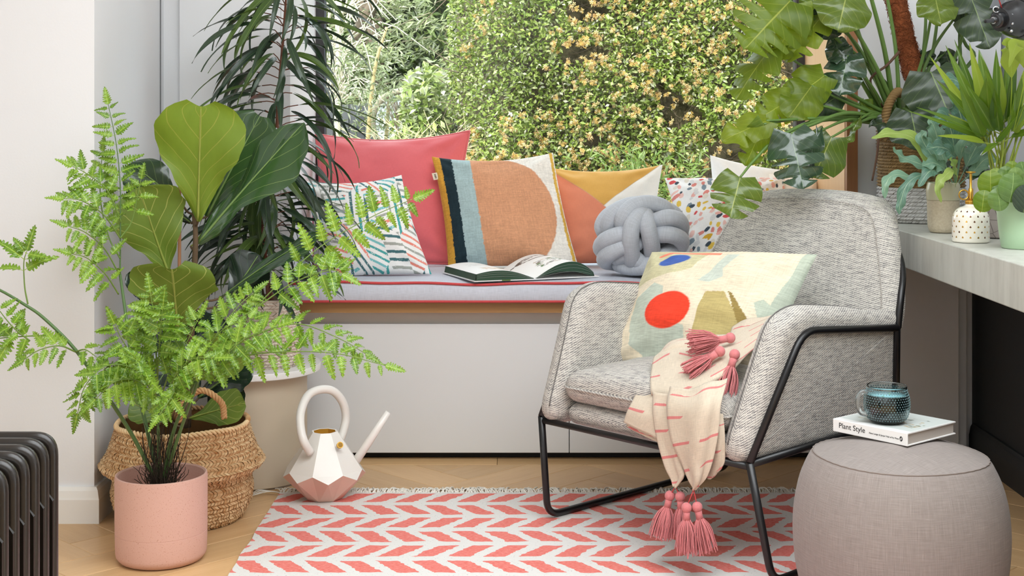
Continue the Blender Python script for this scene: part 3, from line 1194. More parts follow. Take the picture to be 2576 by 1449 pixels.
def mseat(u, v, w):
    x = (u - 0.375) / 0.275; y = (v - 0.235) / 0.30
    dome = 0.028 * max(0, 1 - x * x) * max(0, 1 - 0.8 * y * y) if w > 0 else 0
    wr_ = 0.004 * mnoise.noise(Vector((u * 9, v * 9, 2.2))) if w > 0 else 0
    return CP(u, v, 0.392 + w + dome + wr_ - 0.012 * (y > 0) * y)


pad(mb, rrect(0.102, -0.052, 0.648, 0.52, 0.035, 6, 22), 0.085, 0.042, mseat, 0.004, nr=6)
part('seat_pad', mb, M_tweed, chair)
mb = MB()
tube(mb, [mseat(u, v, 0.0) + Vector((0, 0, 0)) for u, v in rrect(0.1005, -0.0535, 0.6495, 0.5215, 0.035, 6, 22)], 0.003, 6, closed=True)
part('seat_piping', mb, M_tweed, chair)

# tubular frame
TR_ = 0.0095


def OUT(z):
    return 0.072 - flare(z) - 0.040 - 0.004


for sgn in (0, 1):
    A = (lambda a: a) if sgn == 0 else (lambda a: 0.75 - a)
    side = fillet([CP(A(OUT(.30)), -0.050, 0.300), CP(A(OUT(.60)), 0.128, 0.592), CP(A(OUT(.57)), 0.548, 0.556), CP(A(OUT(.31)), 0.575, 0.31)], [0.0, 0.05, 0.006, 0.0], 6)
    mb = MB(); tube(mb, side, TR_, 12); part('arm_frame', mb, M_blackmetal, chair)
    bk = fillet([CP(A(OUT(.57)), 0.552, 0.556), CP(A(0.052), 0.655, 0.70), CP(A(0.150), 0.730, 0.812), CP(A(0.21), 0.765, 0.835), CP(A(0.375), 0.775, 0.838)], [0, 0.05, 0.03, 0.03, 0], 6)
    mb = MB(); tube(mb, bk, TR_, 12); part('back_frame', mb, M_blackmetal, chair)
    leg = fillet([CP(A(OUT(.30)), -0.050, 0.300), CP(A(0.0), 0.0, 0.0178), CP(A(0.0), 0.80, 0.0178), CP(A(OUT(.31)), 0.575, 0.31)], [0, 0.045, 0.06, 0], 8)
    mb = MB(); tube(mb, leg, TR_, 12); part('sled_leg', mb, M_blackmetal, chair)
    mb = MB(); tube(mb, [CP(A(OUT(.30)), -0.050, 0.297), CP(A(OUT(.31)), 0.575, 0.31)], TR_, 12); part('side_rail', mb, M_blackmetal, chair)
for c, z in ((-0.047, 0.290), (0.575, 0.305)):
    mb = MB(); tube(mb, [CP(0.034, c, z), CP(0.716, c, z)], TR_ * 0.9, 12); part('cross_rail', mb, M_blackmetal, chair)


# --- patterned cushion on the chair
def pat_abstract(u, v):
    img = canvas(u, '#e3d6bd')
    v = v + 0.05; u = u - 0.07
    jg = (vnoise(v * 110, u * 3, 6) - 0.5) * 0.006
    U = u + jg

    def ell(cu, cv, ru, rv, a=0.0):
        x = (U - cu) * math.cos(a) + (v - cv) * math.sin(a); y = -(U - cu) * math.sin(a) + (v - cv) * math.cos(a)
        return edge_in((np.hypot(x / ru, y / rv) - 1) * min(ru, rv))

    def poly(pts):
        m = np.zeros(u.shape, dtype=bool)
        n = len(pts)
        for i in range(n):
            x0, y0 = pts[i]; x1, y1 = pts[(i + 1) % n]
            c = ((y0 > v) != (y1 > v)) & (U < (x1 - x0) * (v - y0) / ((y1 - y0) if abs(y1 - y0) > 1e-9 else 1e-9) + x0)
            m ^= c
        return m.astype(float)
    img = lay(img, poly([(-.1, .66), (.10, .70), (.26, .74), (.34, .80), (.40, 1.1), (-.1, 1.1)]), '#c9c29c')
    img = lay(img, poly([(.06, .93), (.16, .965), (.45, .955), (.45, .985), (.12, .985), (.05, .95)]), '#e88a70')
    img = lay(img, ell(.19, .885, .10, .062, .25), '#3f5ea8')
    img = lay(img, poly([(.02, .55), (.14, .66), (.22, .62), (.30, .34), (.44, .30), (.47, .05), (.33, -.05), (.17, -.05), (.17, .10), (.08, .16), (.05, .34)]), '#bcc4b5')
    img = lay(img, poly([(.50, .95), (.58, .95), (.53, .80), (.56, .72), (.50, .66), (.42, .68), (.46, .78)]), '#c3cabd')
    img = lay(img, poly([(.88, 1.1), (.96, 1.1), (.96, .50), (.90, .26), (.78, .54), (.82, .58), (.86, .55), (.88, .78)]), '#b6bfae')
    img = lay(img, poly([(.50, .58), (.60, .60), (.77, .34), (.80, .22), (.70, .12), (.50, .12)]), '#b7a66f')
    img = lay(img, poly([(.62, .605), (.64, .60), (.86, .30), (.84, .22), (.80, .24)]), '#937f4a')
    img = lay(img, ell(.305, .42, .148, .150), '#e8462f')
    mot = vnoise(u * 40, v * 240, 3)
    return img * (0.88 + 0.24 * mot)[..., None]


M_crewel = linen('crewel_wool', None, 330.0, 0.10, 0.1, attr=True, bump=0.6)
cushion('abstract', 'cream embroidered cushion with a red disc and a blue oval on the armchair', onc(1640, 634, 0.40), onc(2056, 640, 0.47), onc(1925, 945, 0.27), onc(1532, 915, 0.20),
        0.075, M_crewel, pat_abstract, res=230, seed=29, wr=0.011, bow=(0.03, 0.03, 0.03, 0.03), back=0.55)

# --- throw with tassels
M_throw = G('cream_striped_cotton')
uvc = M_throw.coord('UV'); s = M_throw.sep(uvc)
# stripes every 6.5 cm across the length (UV.y), broken along UV.x
ph = M_throw.math('FRACT', M_throw.math('DIVIDE', s[1], 0.062))
st = M_throw.math('LESS_THAN', M_throw.math('ABSOLUTE', M_throw.math('SUBTRACT', ph, 0.5)), 0.052)
brk = M_throw.noise(M_throw.mapping(uvc, (11, 18, 1)), 1.0, 1)
st = M_throw.math('MULTIPLY', st, M_throw.math('GREATER_THAN', brk, 0.47))
wv = M_throw.math('MULTIPLY', M_throw.math('ADD', M_throw.noise(M_throw.mapping(uvc, (700, 50, 1)), 1.0, 2), M_throw.noise(M_throw.mapping(uvc, (50, 700, 1)), 1.0, 2)), 0.5)
k = M_throw.math('MULTIPLY_ADD', M_throw.math('SUBTRACT', wv, 0.5), 0.7, 1.0)
colr = M_throw.mix(st, C('#d0c2ae'), C('#cf7f7c'))
M_throw.set(color=M_throw.mix(1.0, colr, M_throw.comb(k, k, k), 'MULTIPLY'), rough=0.95, spec=0.1, sheen=0.15)
M_throw.bump(wv, 0.5, 0.0015)
M_throw = M_throw.m
M_tassel = plain('rose_cotton_yarn', C('#d27d7e'), 0.9, 0.18, 260.0, 0.3, 900.0, sheen=0.2)

throw = thing('throw_blanket', 'cream throw with pink broken stripes and tassels draped over the armchair seat', 'blanket', onc(1720, 960, 0.0))


def cloth(rows, nu=26, nv=40, rip=0.004, freq=7.0, seed=0, thick=0.003, u0=0.0, v0=0.0, axis=None):
    """cloth patch through rows of (px,py,c) control points; returns object"""
    R = [catmull([onc(*p) for p in r], nu) for r in rows]
    R = np.array(R)
    G_ = np.stack([catmull(R[:, j], nv) for j in range(nu)], 1)      # nv x nu x 3
    L = np.r_[0, np.cumsum(np.linalg.norm(np.diff(G_[:, nu // 2], axis=0), axis=1))]
    Wd = np.r_[0, np.cumsum(np.linalg.norm(np.diff(G_[nv // 2], axis=0), axis=1))]
    du = np.gradient(G_, axis=1); dv = np.gradient(G_, axis=0)
    n = np.cross(du, dv); n /= np.linalg.norm(n, axis=2)[..., None] + 1e-9
    uu, vv = np.meshgrid(np.linspace(0, 1, nu), np.linspace(0, 1, nv))
    d = rip * (np.sin(uu * freq * 2 + seed + 2.2 * vv) * 0.7 + 1.2 * (vnoise(uu * 4 + seed, vv * 5, seed) - 0.5))
    G_ = G_ + n * d[..., None]
    uv = np.stack([np.broadcast_to(Wd[None, :] + u0, (nv, nu)), np.broadcast_to(L[:, None] + v0, (nv, nu)) + 0.10 * np.broadcast_to(Wd[None, :], (nv, nu))], -1)
    mb = MB(); surf(mb, G_, uv)
    o = part('throw_cloth', mb, M_throw, throw)
    m = o.modifiers.new('thick', 'SOLIDIFY'); m.thickness = thick; m.offset = 0
    return o


# wide left flap over the seat front
cloth([[(1642, 930, .03), (1665, 935, .03), (1700, 950, .03)], [(1610, 975, -.03), (1650, 990, -.04), (1695, 1000, -.04)], [(1583, 1022, -.075), (1625, 1040, -.078), (1690, 1050, -.078)],
       [(1568, 1062, -.08), (1605, 1080, -.084), (1650, 1102, -.084)]], 26, 30, 0.003, 3, 1)
cloth([[(1590, 1050, -.07), (1620, 1062, -.07), (1655, 1075, -.07)], [(1577, 1072, -.072), (1610, 1092, -.074), (1655, 1112, -.074)]], 16, 10, 0.002, 3, 2)
# narrow left hanging panel
cloth([[(1642, 985, -.07), (1672, 990, -.07), (1706, 985, -.07)], [(1645, 1045, -.083), (1672, 1050, -.086), (1702, 1050, -.083)], [(1657, 1110, -.083), (1680, 1112, -.09), (1704, 1110, -.085)],
       [(1676, 1170, -.083), (1694, 1172, -.09), (1716, 1168, -.085)], [(1690, 1205, -.083), (1704, 1206, -.088), (1722, 1196, -.085)], [(1696, 1224, -.084), (1698, 1225, -.085), (1701, 1224, -.084)]], 18, 44, 0.005, 4, 3)
# wide right hanging panel with its point
cloth([[(1690, 975, -.06), (1740, 975, -.07), (1790, 960, -.05), (1830, 948, -.02)], [(1682, 1025, -.09), (1735, 1030, -.105), (1780, 1020, -.10), (1816, 1010, -.07)], [(1690, 1100, -.098), (1736, 1100, -.112), (1776, 1096, -.105), (1806, 1085, -.08)],
       [(1712, 1165, -.098), (1742, 1165, -.112), (1770, 1160, -.106), (1795, 1150, -.085)], [(1732, 1210, -.098), (1750, 1210, -.106), (1764, 1204, -.10), (1776, 1192, -.09)], [(1741, 1232, -.098), (1743, 1233, -.10), (1746, 1233, -.10), (1749, 1231, -.098)]], 26, 48, 0.006, 5, 5)
# far right panel behind
cloth([[(1792, 1040, -.05), (1806, 1040, -.055), (1818, 1040, -.05)], [(1790, 1090, -.055), (1808, 1095, -.065), (1823, 1090, -.058)], [(1786, 1150, -.055), (1806, 1152, -.066), (1824, 1150, -.058)],
       [(1782, 1196, -.056), (1800, 1194, -.062), (1818, 1172, -.058)], [(1781, 1204, -.056), (1788, 1203, -.058), (1796, 1196, -.058)]], 16, 34, 0.004, 3, 8)
# the thick fold lying across the seat
cloth([[(1655, 900, .10), (1700, 862, .16), (1770, 868, .17), (1850, 838, .22), (1938, 802, .27)], [(1648, 905, .06), (1695, 872, .09), (1770, 890, .08), (1850, 868, .14), (1928, 822, .22)],
       [(1638, 940, .0), (1690, 925, .01), (1765, 930, .02), (1845, 898, .08), (1912, 850, .17)], [(1637, 975, -.05), (1688, 978, -.055), (1765, 962, -.03), (1840, 925, .04), (1898, 876, .13)],
       [(1640, 992, -.055), (1692, 1003, -.06), (1768, 972, -.035), (1836, 934, .04), (1890, 886, .13)], [(1650, 990, -.03), (1694, 996, -.035), (1768, 968, -.01), (1836, 930, .06), (1890, 882, .14)]], 44, 44, 0.005, 4, 11)
# inner roll of the fold
cloth([[(1652, 893, .07), (1690, 858, .12), (1760, 850, .17), (1830, 842, .22)], [(1650, 902, .055), (1700, 870, .085), (1765, 862, .13), (1832, 850, .20)], [(1660, 930, .06), (1710, 905, .09), (1770, 885, .13), (1835, 865, .20)]], 26, 14, 0.003, 3, 13)
# white corner turned up at the arm
cloth([[(1845, 818, .25), (1890, 803, .26), (1942, 793, .28)], [(1838, 835, .22), (1885, 826, .23), (1932, 816, .26)], [(1835, 858, .17), (1870, 850, .19), (1912, 838, .24)]], 20, 18, 0.003, 3, 15)


def tassel(head, d, L, seed, spread=0.36, hr=0.0125):
    r_ = random.Random(seed)
    d = d.normalized()
    head = Vector(head)
    mb = MB()
    q = Vector((0, 0, -1)).rotation_difference(d)
    M = q.to_matrix().to_4x4()
    ball(mb, head, hr, 14, 10)
    neck = [head + d * (hr * 0.8), head + d * (hr * 1.4), head + d * (hr * 2.3)]
    tube(mb, neck, [hr * 0.72, hr * 0.66, hr * 0.72], 12)
    t = part('tassel', mb, M_tassel, throw)
    mb = MB()
    x = d.orthogonal().normalized(); y = d.cross(x)
    st = head + d * (hr * 2.2)
    for i in range(110):
        a = r_.uniform(0, 2 * math.pi); rr = math.sqrt(r_.random())
        s0 = st + (x * math.cos(a) + y * math.sin(a)) * hr * 0.62 * rr
        fl = spread * rr * r_.uniform(0.8, 1.15)
        e = st + d * L * r_.uniform(0.86, 1.04) + (x * math.cos(a) + y * math.sin(a)) * L * fl
        if e.z < 0.02 and d.z < -0.8: e.z = 0.02
        md = s0.lerp(e, 0.45) + (x * math.cos(a) + y * math.sin(a)) * L * 0.10 * rr + Vector((r_.uniform(-1, 1), r_.uniform(-1, 1), r_.uniform(-1, 1))) * L * 0.025
        P = [s0, s0.lerp(md, 0.5) + (x * math.cos(a) + y * math.sin(a)) * L * 0.04 * rr, md, md.lerp(e, 0.55) + Vector((r_.uniform(-1, 1), r_.uniform(-1, 1), r_.uniform(-1, 1))) * L * 0.02, e]
        tube(mb, P, 0.0011, 4, cap=False)
    o = part('yarn_skirt', mb, M_tassel, t)
    tag(o, kind='stuff')
    return t


dn = Vector((0, 0, -1))
for px, py, c, d, L, sd in ((1685, 1247, -.083, (-.22, .0, -1), .078, 1), (1711, 1249, -.075, (.06, 0, -1), .070, 2), (1727, 1277, -.110, (0, 0, -1), .082, 3), (1754, 1275, -.092, (.22, 0, -1), .080, 4)):
    h = onc(px, py, c)
    tassel(h, Vector(d), L, sd)
    top = onc(1699, 1224, -.084) if px < 1720 else onc(1745, 1232, -.099)
    mb = MB(); tube(mb, [top, top.lerp(h, 0.6), h], 0.0014, 5); part('tassel_cord', mb, M_red, throw)
for px, py, c, d, L, sd in ((1837, 850, .12, (-1.0, -.15, -.16), .078, 5), (1811, 884, .05, (-.85, -.1, -.55), .070, 6), (1848, 892, .05, (-.32, -.25, -.95), .074, 7)):
    tassel(onc(px, py, c), Vector(d), L, sd, 0.46, 0.0135)

# ---------------------------------------------------------------- rug, pouf, books, mug
RX0, RX1, RY1, RY0 = -0.682, 1.10, 4.075, 2.45
g = G('coral_chevron_weave')
uvc = g.coord('UV'); s = g.sep(uvc)
wob = g.noise(g.mapping(uvc, (60, 60, 1)), 1.0, 3)
wob2 = g.noise(g.mapping(uvc, (14, 14, 1)), 1.0, 2)
dx = g.math('MULTIPLY', g.math('SUBTRACT', wob, 0.5), 0.022)
dy = g.math('MULTIPLY', g.math('SUBTRACT', wob2, 0.5), 0.028)
Y_ = g.math('ADD', s[1], dy)
row = g.math('ADD', g.math('DIVIDE', Y_, 0.1235), 101.0)
ri = g.math('FLOOR', row)
rf = g.math('SUBTRACT', row, ri)
par = g.math('MULTIPLY_ADD', g.math('MODULO', ri, 2.0), 2.0, -1.0)
u = g.math('ADD', g.math('ADD', s[0], dx), g.math('MULTIPLY', g.math('MULTIPLY', rf, par), 0.085))
pf = g.math('FRACT', g.math('DIVIDE', g.math('ADD', u, 10.0), 0.0885))
m1 = g.math('LESS_THAN', pf, 0.62)
m2 = g.math('MULTIPLY', g.math('GREATER_THAN', rf, 0.16), g.math('LESS_THAN', rf, 0.88))
msk = g.math('MULTIPLY', m1, m2)
grain = g.noise(g.mapping(uvc, (90, 420, 1)), 1.0, 3, 0.65)
fleck = g.noise(g.mapping(uvc, (180, 260, 1)), 1.0, 2)
coral = g.mix(g.math('MULTIPLY_ADD', g.math('SUBTRACT', grain, 0.5), 3.0, 0.5, clamp=True), C('#dc6259'), C('#ee9a8f'))
white = g.mix(g.math('GREATER_THAN', fleck, 0.68), g.mix(grain, C('#d8d4cf'), C('#eae7e3')), C('#a9a7a6'))
g.set(color=g.mix(msk, white, coral), rough=0.95, spec=0.1)
g.bump(g.math('ADD', g.math('MULTIPLY', grain, 0.6), g.math('MULTIPLY', msk, 0.6)), 0.55, 0.004)
rug = thing('rug', 'flat-woven white rug with coral chevron dashes and a fringed end', 'rug', (0.2, 3.2, 0.0))
nx, ny = 60, 60
P = []; U = []
for j in range(ny + 1):
    rowp = []; rowu = []
    for i in range(nx + 1):
        x = RX0 + (RX1 - RX0) * i / nx; y = RY0 + (RY1 - RY0) * j / ny
        e = 0.006 * mnoise.noise(Vector((x * 3, y * 9, 1.0))) if i in (0, nx) else 0
        ey = 0.004 * mnoise.noise(Vector((x * 9, y, 5.0))) if j == ny else 0
        rowp.append((x + e, y + ey, 0.0075)); rowu.append((x, y - RY1))
    P.append(rowp); U.append(rowu)
mb = MB(); surf(mb, P, U)
# thin edge all round
a = [P[0][i] for i in range(nx + 1)] + [P[j][nx] for j in range(1, ny + 1)] + [P[ny][i] for i in range(nx - 1, -1, -1)] + [P[j][0] for j in range(ny - 1, 0, -1)]
surf(mb, [a + a[:1], [(p[0], p[1], 0.0005) for p in a + a[:1]]], [[(0.01, -0.005)] * (len(a) + 1), [(0.01, -0.012)] * (len(a) + 1)])
part('woven_rug', mb, g.m, rug)
mb = MB()
r_ = random.Random(3)
x = RX0
while x < RX1:
    x += r_.uniform(0.002, 0.0042)
    a = r_.uniform(-0.028, 0.028)
    L = r_.uniform(0.03, 0.062)
    y0 = RY1 - 0.004
    P = [(x, y0, 0.006), (x + a * 0.4, y0 + L * 0.5, 0.006 + r_.uniform(0.002, 0.008)), (x + a, y0 + L, 0.003 + r_.random() * 0.004)]
    tube(mb, catmull(P, 6), 0.0022, 4, cap=False)
fr = part('fringe', mb, plain('undyed_wool_fringe', C('#ebe6dc'), 0.95, 0.08, 60.0), rug)
tag(fr, kind='stuff', label='cream knotted fringe')
mb = MB()
for k in range(4):
    P = [(RX0 + 0.01, RY1 - 0.005, 0.006), (RX0 - 0.03 - 0.01 * k, RY1 - 0.01 + 0.006 * k, 0.012), (RX0 - 0.07 - r_.uniform(0, .03), RY1 - 0.03 + 0.012 * k, 0.004)]
    tube(mb, catmull(P, 8), 0.0016, 4, cap=False)
fr = part('corner_fringe', mb, bpy.data.materials['undyed_wool_fringe'], rug)
tag(fr, kind='stuff')

# pouf
PC = Vector((0.862, 3.10, 0.008))
g = G('taupe_slub_linen')
uvc = g.coord('UV')
a = g.noise(g.mapping(uvc, (500, 22, 1)), 1.0, 3, 0.6); b = g.noise(g.mapping(uvc, (22, 500, 1)), 1.0, 3, 0.6)
w = g.math('MULTIPLY', g.math('ADD', a, b), 0.5)
slb = g.math('GREATER_THAN', g.math('MAXIMUM', a, b), 0.70)
k = g.math('MULTIPLY_ADD', g.math('SUBTRACT', w, 0.5), 1.1, 1.0)
g.set(color=g.mix(g.math('MULTIPLY', slb, 0.3), g.mix(1.0, C('#938a85'), g.comb(k, k, k), 'MULTIPLY'), C('#c4bab6')), rough=0.92, spec=0.15, sheen=0.15)
g.bump(w, 0.6, 0.0016)
M_pouf = g.m
pouf = thing('pouf', 'round taupe linen pouf carrying a book and a mug', 'pouf', PC)
side = catmull([(0.190, 0.0), (0.206, 0.02), (0.223, 0.08), (0.231, 0.16), (0.228, 0.23), (0.215, 0.29), (0.196, 0.332), (0.187, 0.345)], 40)
N = 96
P = []; U = []
L = 0
for i, (r0, z) in enumerate(side):
    if i: L += np.hypot(*(side[i] - side[i - 1]))
    row = []; ru = []
    for k in range(N + 1):
        t = 2 * math.pi * k / N
        puck = 1 + 0.006 * math.sin(t * 46) * smoothstep(0.29, 0.345, z) + 0.004 * mnoise.noise(Vector((math.cos(t) * 3, math.sin(t) * 3, z * 6)))
        sq = 1 + 0.018 * math.cos(4 * (t + 0.45)) * 1
        row.append((PC.x + r0 * puck * sq * math.cos(t), PC.y + r0 * puck * sq * math.sin(t), PC.z + z)); ru.append((t * 0.22, L))
    P.append(row); U.append(ru)
mb = MB(); surf(mb, P, U)
part('side_panel', mb, M_pouf, pouf)
rim = P[-1]
mb = MB(); P = []; U = []
for q in np.linspace(1, 0.001, 18):
    row = []; ru = []
    for k in range(N + 1):
        p = Vector(rim[k]); c = Vector((PC.x, PC.y, p.z)); v = c + (p - c) * q
        dome = 0.034 * (1 - q ** 2.0) + 0.004 * (1 - q) * mnoise.noise(Vector((v.x * 12, v.y * 12, 0)))
        row.append((v.x, v.y, v.z + dome)); ru.append((v.x * 0.8 + v.y * 0.6, v.y * 0.8 - v.x * 0.6))
    P.append(row); U.append(ru)
surf(mb, P, U)
part('top_panel', mb, M_pouf, pouf)
mb = MB(); tube(mb, [Vector(p) + Vector((0, 0, 0.0005)) for p in rim[:-1]], 0.0016, 6, closed=True)
part('seam_cord', mb, plain('taupe_seam', C('#8d837d'), 0.9), pouf)
POUFTOP = PC.z + 0.345 + 0.034

# closed book on the pouf
M_white_board = plain('white_printed_board', C('#efeeec'), 0.4, 0.01)
g = G('page_block'); o_ = g.coord('Object'); z_ = g.sep(o_)[2]
ln = g.noise(g.comb(0.0, 0.0, g.math('MULTIPLY', z_, 1500.0)), 1.0, 1)
g.set(color=g.mix(ln, C('#8c827a'), C('#d8cfc6')), rough=0.9)
M_pages = g.m
bk_c = Vector((0.868, 3.165, POUFTOP + 0.0005))
ang = math.radians(-50)
ex = Vector((math.cos(ang), math.sin(ang), 0)); ey = Vector((-math.sin(ang), math.cos(ang), 0))   # ex along the spine, ey away from it
BM = frame(ex, ey, Vector((0, 0, 1)), bk_c)
bk = thing('hardback_book', 'white hardback plant book lying closed on the pouf under the mug', 'book', bk_c)
Lb, Wb, Tb = 0.198, 0.185, 0.0285


def bbox_(name, lo, hi, mat, root, **k):
    mb = MB(); solidbox(mb, lo, hi, BM)
    o = part(name, mb, mat, root, False, **k)
    return o


bevel(bbox_('back_cover', (-Lb / 2, -Wb / 2, 0), (Lb / 2, Wb / 2, 0.0028), M_white_board, bk), 0.0008)
bbox_('page_block', (-Lb / 2 + 0.004, -Wb / 2 + 0.003, 0.0028), (Lb / 2 - 0.004, Wb / 2 - 0.004, Tb - 0.0028), M_pages, bk)
bevel(bbox_('spine', (-Lb / 2, -Wb / 2 - 0.0025, 0), (Lb / 2, -Wb / 2 + 0.001, Tb), M_white_board, bk), 0.0012)
# front cover carries the printed picture
n = 90
P = []; cols = []
uu, vv = np.meshgrid(np.linspace(0, 1, n), np.linspace(0, 1, n))
img = canvas(uu, '#eeeeec')
img = lay(img, (vv > 0.10) * edge_in(0.02 - np.minimum(uu - 0.0, 1.0 - uu), 0.004), '#cfd6d2')
r_ = random.Random(5)
for q in range(70):
    cu = 0.15 + 0.75 * r_.random(); cv = 0.28 + 0.22 * r_.random() * (1 if q % 3 else 2.2)
    ru = r_.uniform(0.008, 0.035); rv = r_.uniform(0.006, 0.02)
    img = lay(img, np.hypot((uu - cu) / ru, (vv - cv) / rv) < 1, r_.choice(['#6c7a4b', '#8a8f6a', '#4f5f3a', '#b08a4a', '#c9b48a', '#39452c']), 0.85)
for q in range(9):
    img = lay(img, (np.abs(vv - 0.74 + 0.0) < 0.006) & (np.abs(uu - (0.62 + q * 0.028)) < 0.009), '#8d9490', 0.7)
P = [[tuple(BM @ Vector((-Lb / 2 + Lb * uu[j, i], -Wb / 2 + Wb * vv[j, i], Tb))) for i in range(n)] for j in range(n)]
mb = MB(); surf(mb, P, None, img)
gm = G('printed_cover'); gm.set(color=gm.attr('Col'), rough=0.35)
part('cover_print', mb, gm.m, bk, False)
bevel(bbox_('front_cover', (-Lb / 2, -Wb / 2, Tb - 0.0029), (Lb / 2, Wb / 2, Tb - 0.0002), M_white_board, bk), 0.0008)
M_ink = plain('black_ink', C('#1d1d20'), 0.6, 0.0)
zt = Vector((0, 0, 1))
sp = BM @ Vector((-Lb / 2 + 0.016, -Wb / 2 - 0.0027, 0.0105))
text('title_lettering', 'Plant Style', 0.0172, frame(ex, zt, -ey, sp), M_ink, bk)
sp = BM @ Vector((-Lb / 2 + 0.098, -Wb / 2 - 0.0027, 0.0115))
text('author_lettering', 'Alana Langan & Jacqui Vidal of Ivy Muse', 0.0049, frame(ex, zt, -ey, sp), M_ink, bk)
mb = MB()
cc = BM @ Vector((Lb / 2 - 0.016, -Wb / 2 - 0.0028, 0.0140))
mb.add([cc + ex * 0.0046 * math.cos(t) * 0.85 + zt * 0.0056 * math.sin(t) for t in np.linspace(0, 2 * math.pi, 17)[:-1]], [tuple(range(16))])
em = part('publisher_mark', mb, M_ink, bk, False)
mb = MB()
for sx in (-1, 1):
    c2 = cc + ex * 0.0013 * sx - ey * 0.0003 + zt * 0.0008 * sx
    mb.add([c2 + ex * 0.0007 * math.cos(t) + zt * 0.0030 * math.sin(t) for t in np.linspace(0, 2 * math.pi, 11)[:-1]], [tuple(range(10))])
part('mark_inset', mb, M_white_board, em, False)

# glass mug with a cold drink and mint
mg = W(2231, 1066, 3.14); mg.z = bk_c.z + Tb + 0.0008
M_glass = G('pale_blue_glass'); M_glass.set(color=C('#eef8fa'), rough=0.0, trans=1.0, ior=1.45); M_glass = M_glass.m
M_drink = G('blue_drink')
M_drink.set(color=C('#a2dde4'), rough=0.1, trans=0.2, ior=1.33)
M_drink = M_drink.m
mug = thing('glass_mug', 'blue hobnail glass mug of iced drink with mint on the white book', 'mug', mg)
op = catmull([(0.028, 0.0), (0.040, 0.006), (0.048, 0.022), (0.0505, 0.042), (0.0485, 0.060), (0.0445, 0.072), (0.0445, 0.082)], 26)
ip = catmull([(0.0425, 0.082), (0.0425, 0.072), (0.0462, 0.060), (0.048, 0.042), (0.0455, 0.024), (0.037, 0.010), (0.002, 0.006)], 26)
mb = MB(); lathe(mb, [tuple(p) for p in op] + [(0.0438, 0.0835)] + [tuple(p) for p in ip], mg, 56)
part('glass_body', mb, M_glass, mug)
dp = catmull([(0.002, 0.0066), (0.0365, 0.0106), (0.0450, 0.0245), (0.0475, 0.042), (0.0460, 0.058), (0.0452, 0.0615)], 22)
mb = MB(); lathe(mb, [tuple(p) for p in dp], mg, 48, cap_bottom=True, cap_top=True)
part('drink', mb, M_drink, mug)
mb = MB()
for ri_ in range(13):
    z = 0.010 + ri_ * 0.0054
    r0 = np.interp(z, op[:, 1], op[:, 0])
    nn_ = 46
    for k in range(nn_):
        t = 2 * math.pi * (k + 0.5 * (ri_ % 2)) / nn_
        ball(mb, (mg.x + r0 * math.cos(t), mg.y + r0 * math.sin(t), mg.z + z), 0.0015, 6, 4)
hb = part('hobnails', mb, plain('hobnail_glass', C('#b4dde2'), 0.08, 0.0, trans=0.7, ior=1.3), mug); tag(hb, kind='stuff')
mb = MB(); tube(mb, catmull([(mg.x - 0.044, mg.y - 0.004, mg.z + 0.068), (mg.x - 0.058, mg.y - 0.006, mg.z + 0.069), (mg.x - 0.068, mg.y - 0.007, mg.z + 0.055), (mg.x - 0.068, mg.y - 0.007, mg.z + 0.036), (mg.x - 0.060, mg.y - 0.006, mg.z + 0.022), (mg.x - 0.046, mg.y - 0.004, mg.z + 0.018)], 26), 0.0052, 12)
part('handle', mb, plain('clear_glass_handle', C('#e9eff0'), 0.02, 0.0, trans=0.9, ior=1.45), mug)
M_mint = plain('mint_green', C('#6f9a2c'), 0.4, 0.2, 200.0)
mb = MB(); r_ = random.Random(9)
for k in range(16):
    a = r_.uniform(0, 6.28); rr = 0.036 * math.sqrt(r_.random())
    c = Vector((mg.x + rr * math.cos(a), mg.y + rr * math.sin(a), mg.z + 0.058 + r_.uniform(-0.012, 0.004)))
    d1 = Vector((r_.uniform(-1, 1), r_.uniform(-1, 1), r_.uniform(-.4, .4))).normalized() * 0.010; d2 = d1.orthogonal().normalized() * 0.0055
    mb.add([c - d1, c + d2, c + d1, c - d2, c + Vector((0, 0, 0.002))], [(0, 1, 4), (1, 2, 4), (2, 3, 4), (3, 0, 4)])
mt = part('mint_leaves', mb, M_mint, mug); tag(mt, kind='stuff')

# open book on the seat
S0 = Vector((0.072, 4.462, SEAT + 0.0035))
sd = Vector((-0.40, 0.9165, 0)); pl = Vector((-0.955, -0.297, 0)); prr = Vector((0.93, 0.367, 0))
ob = thing('open_book', 'open illustrated book with dark green page edges lying face up on the bench', 'book', S0)
M_gedge = plain('dark_green_edge', C('#2c4a36'), 0.6, 0.12, 300.0)
HB = 0.275
gm = G('printed_page'); gm.set(color=gm.attr('Col'), rough=0.5)


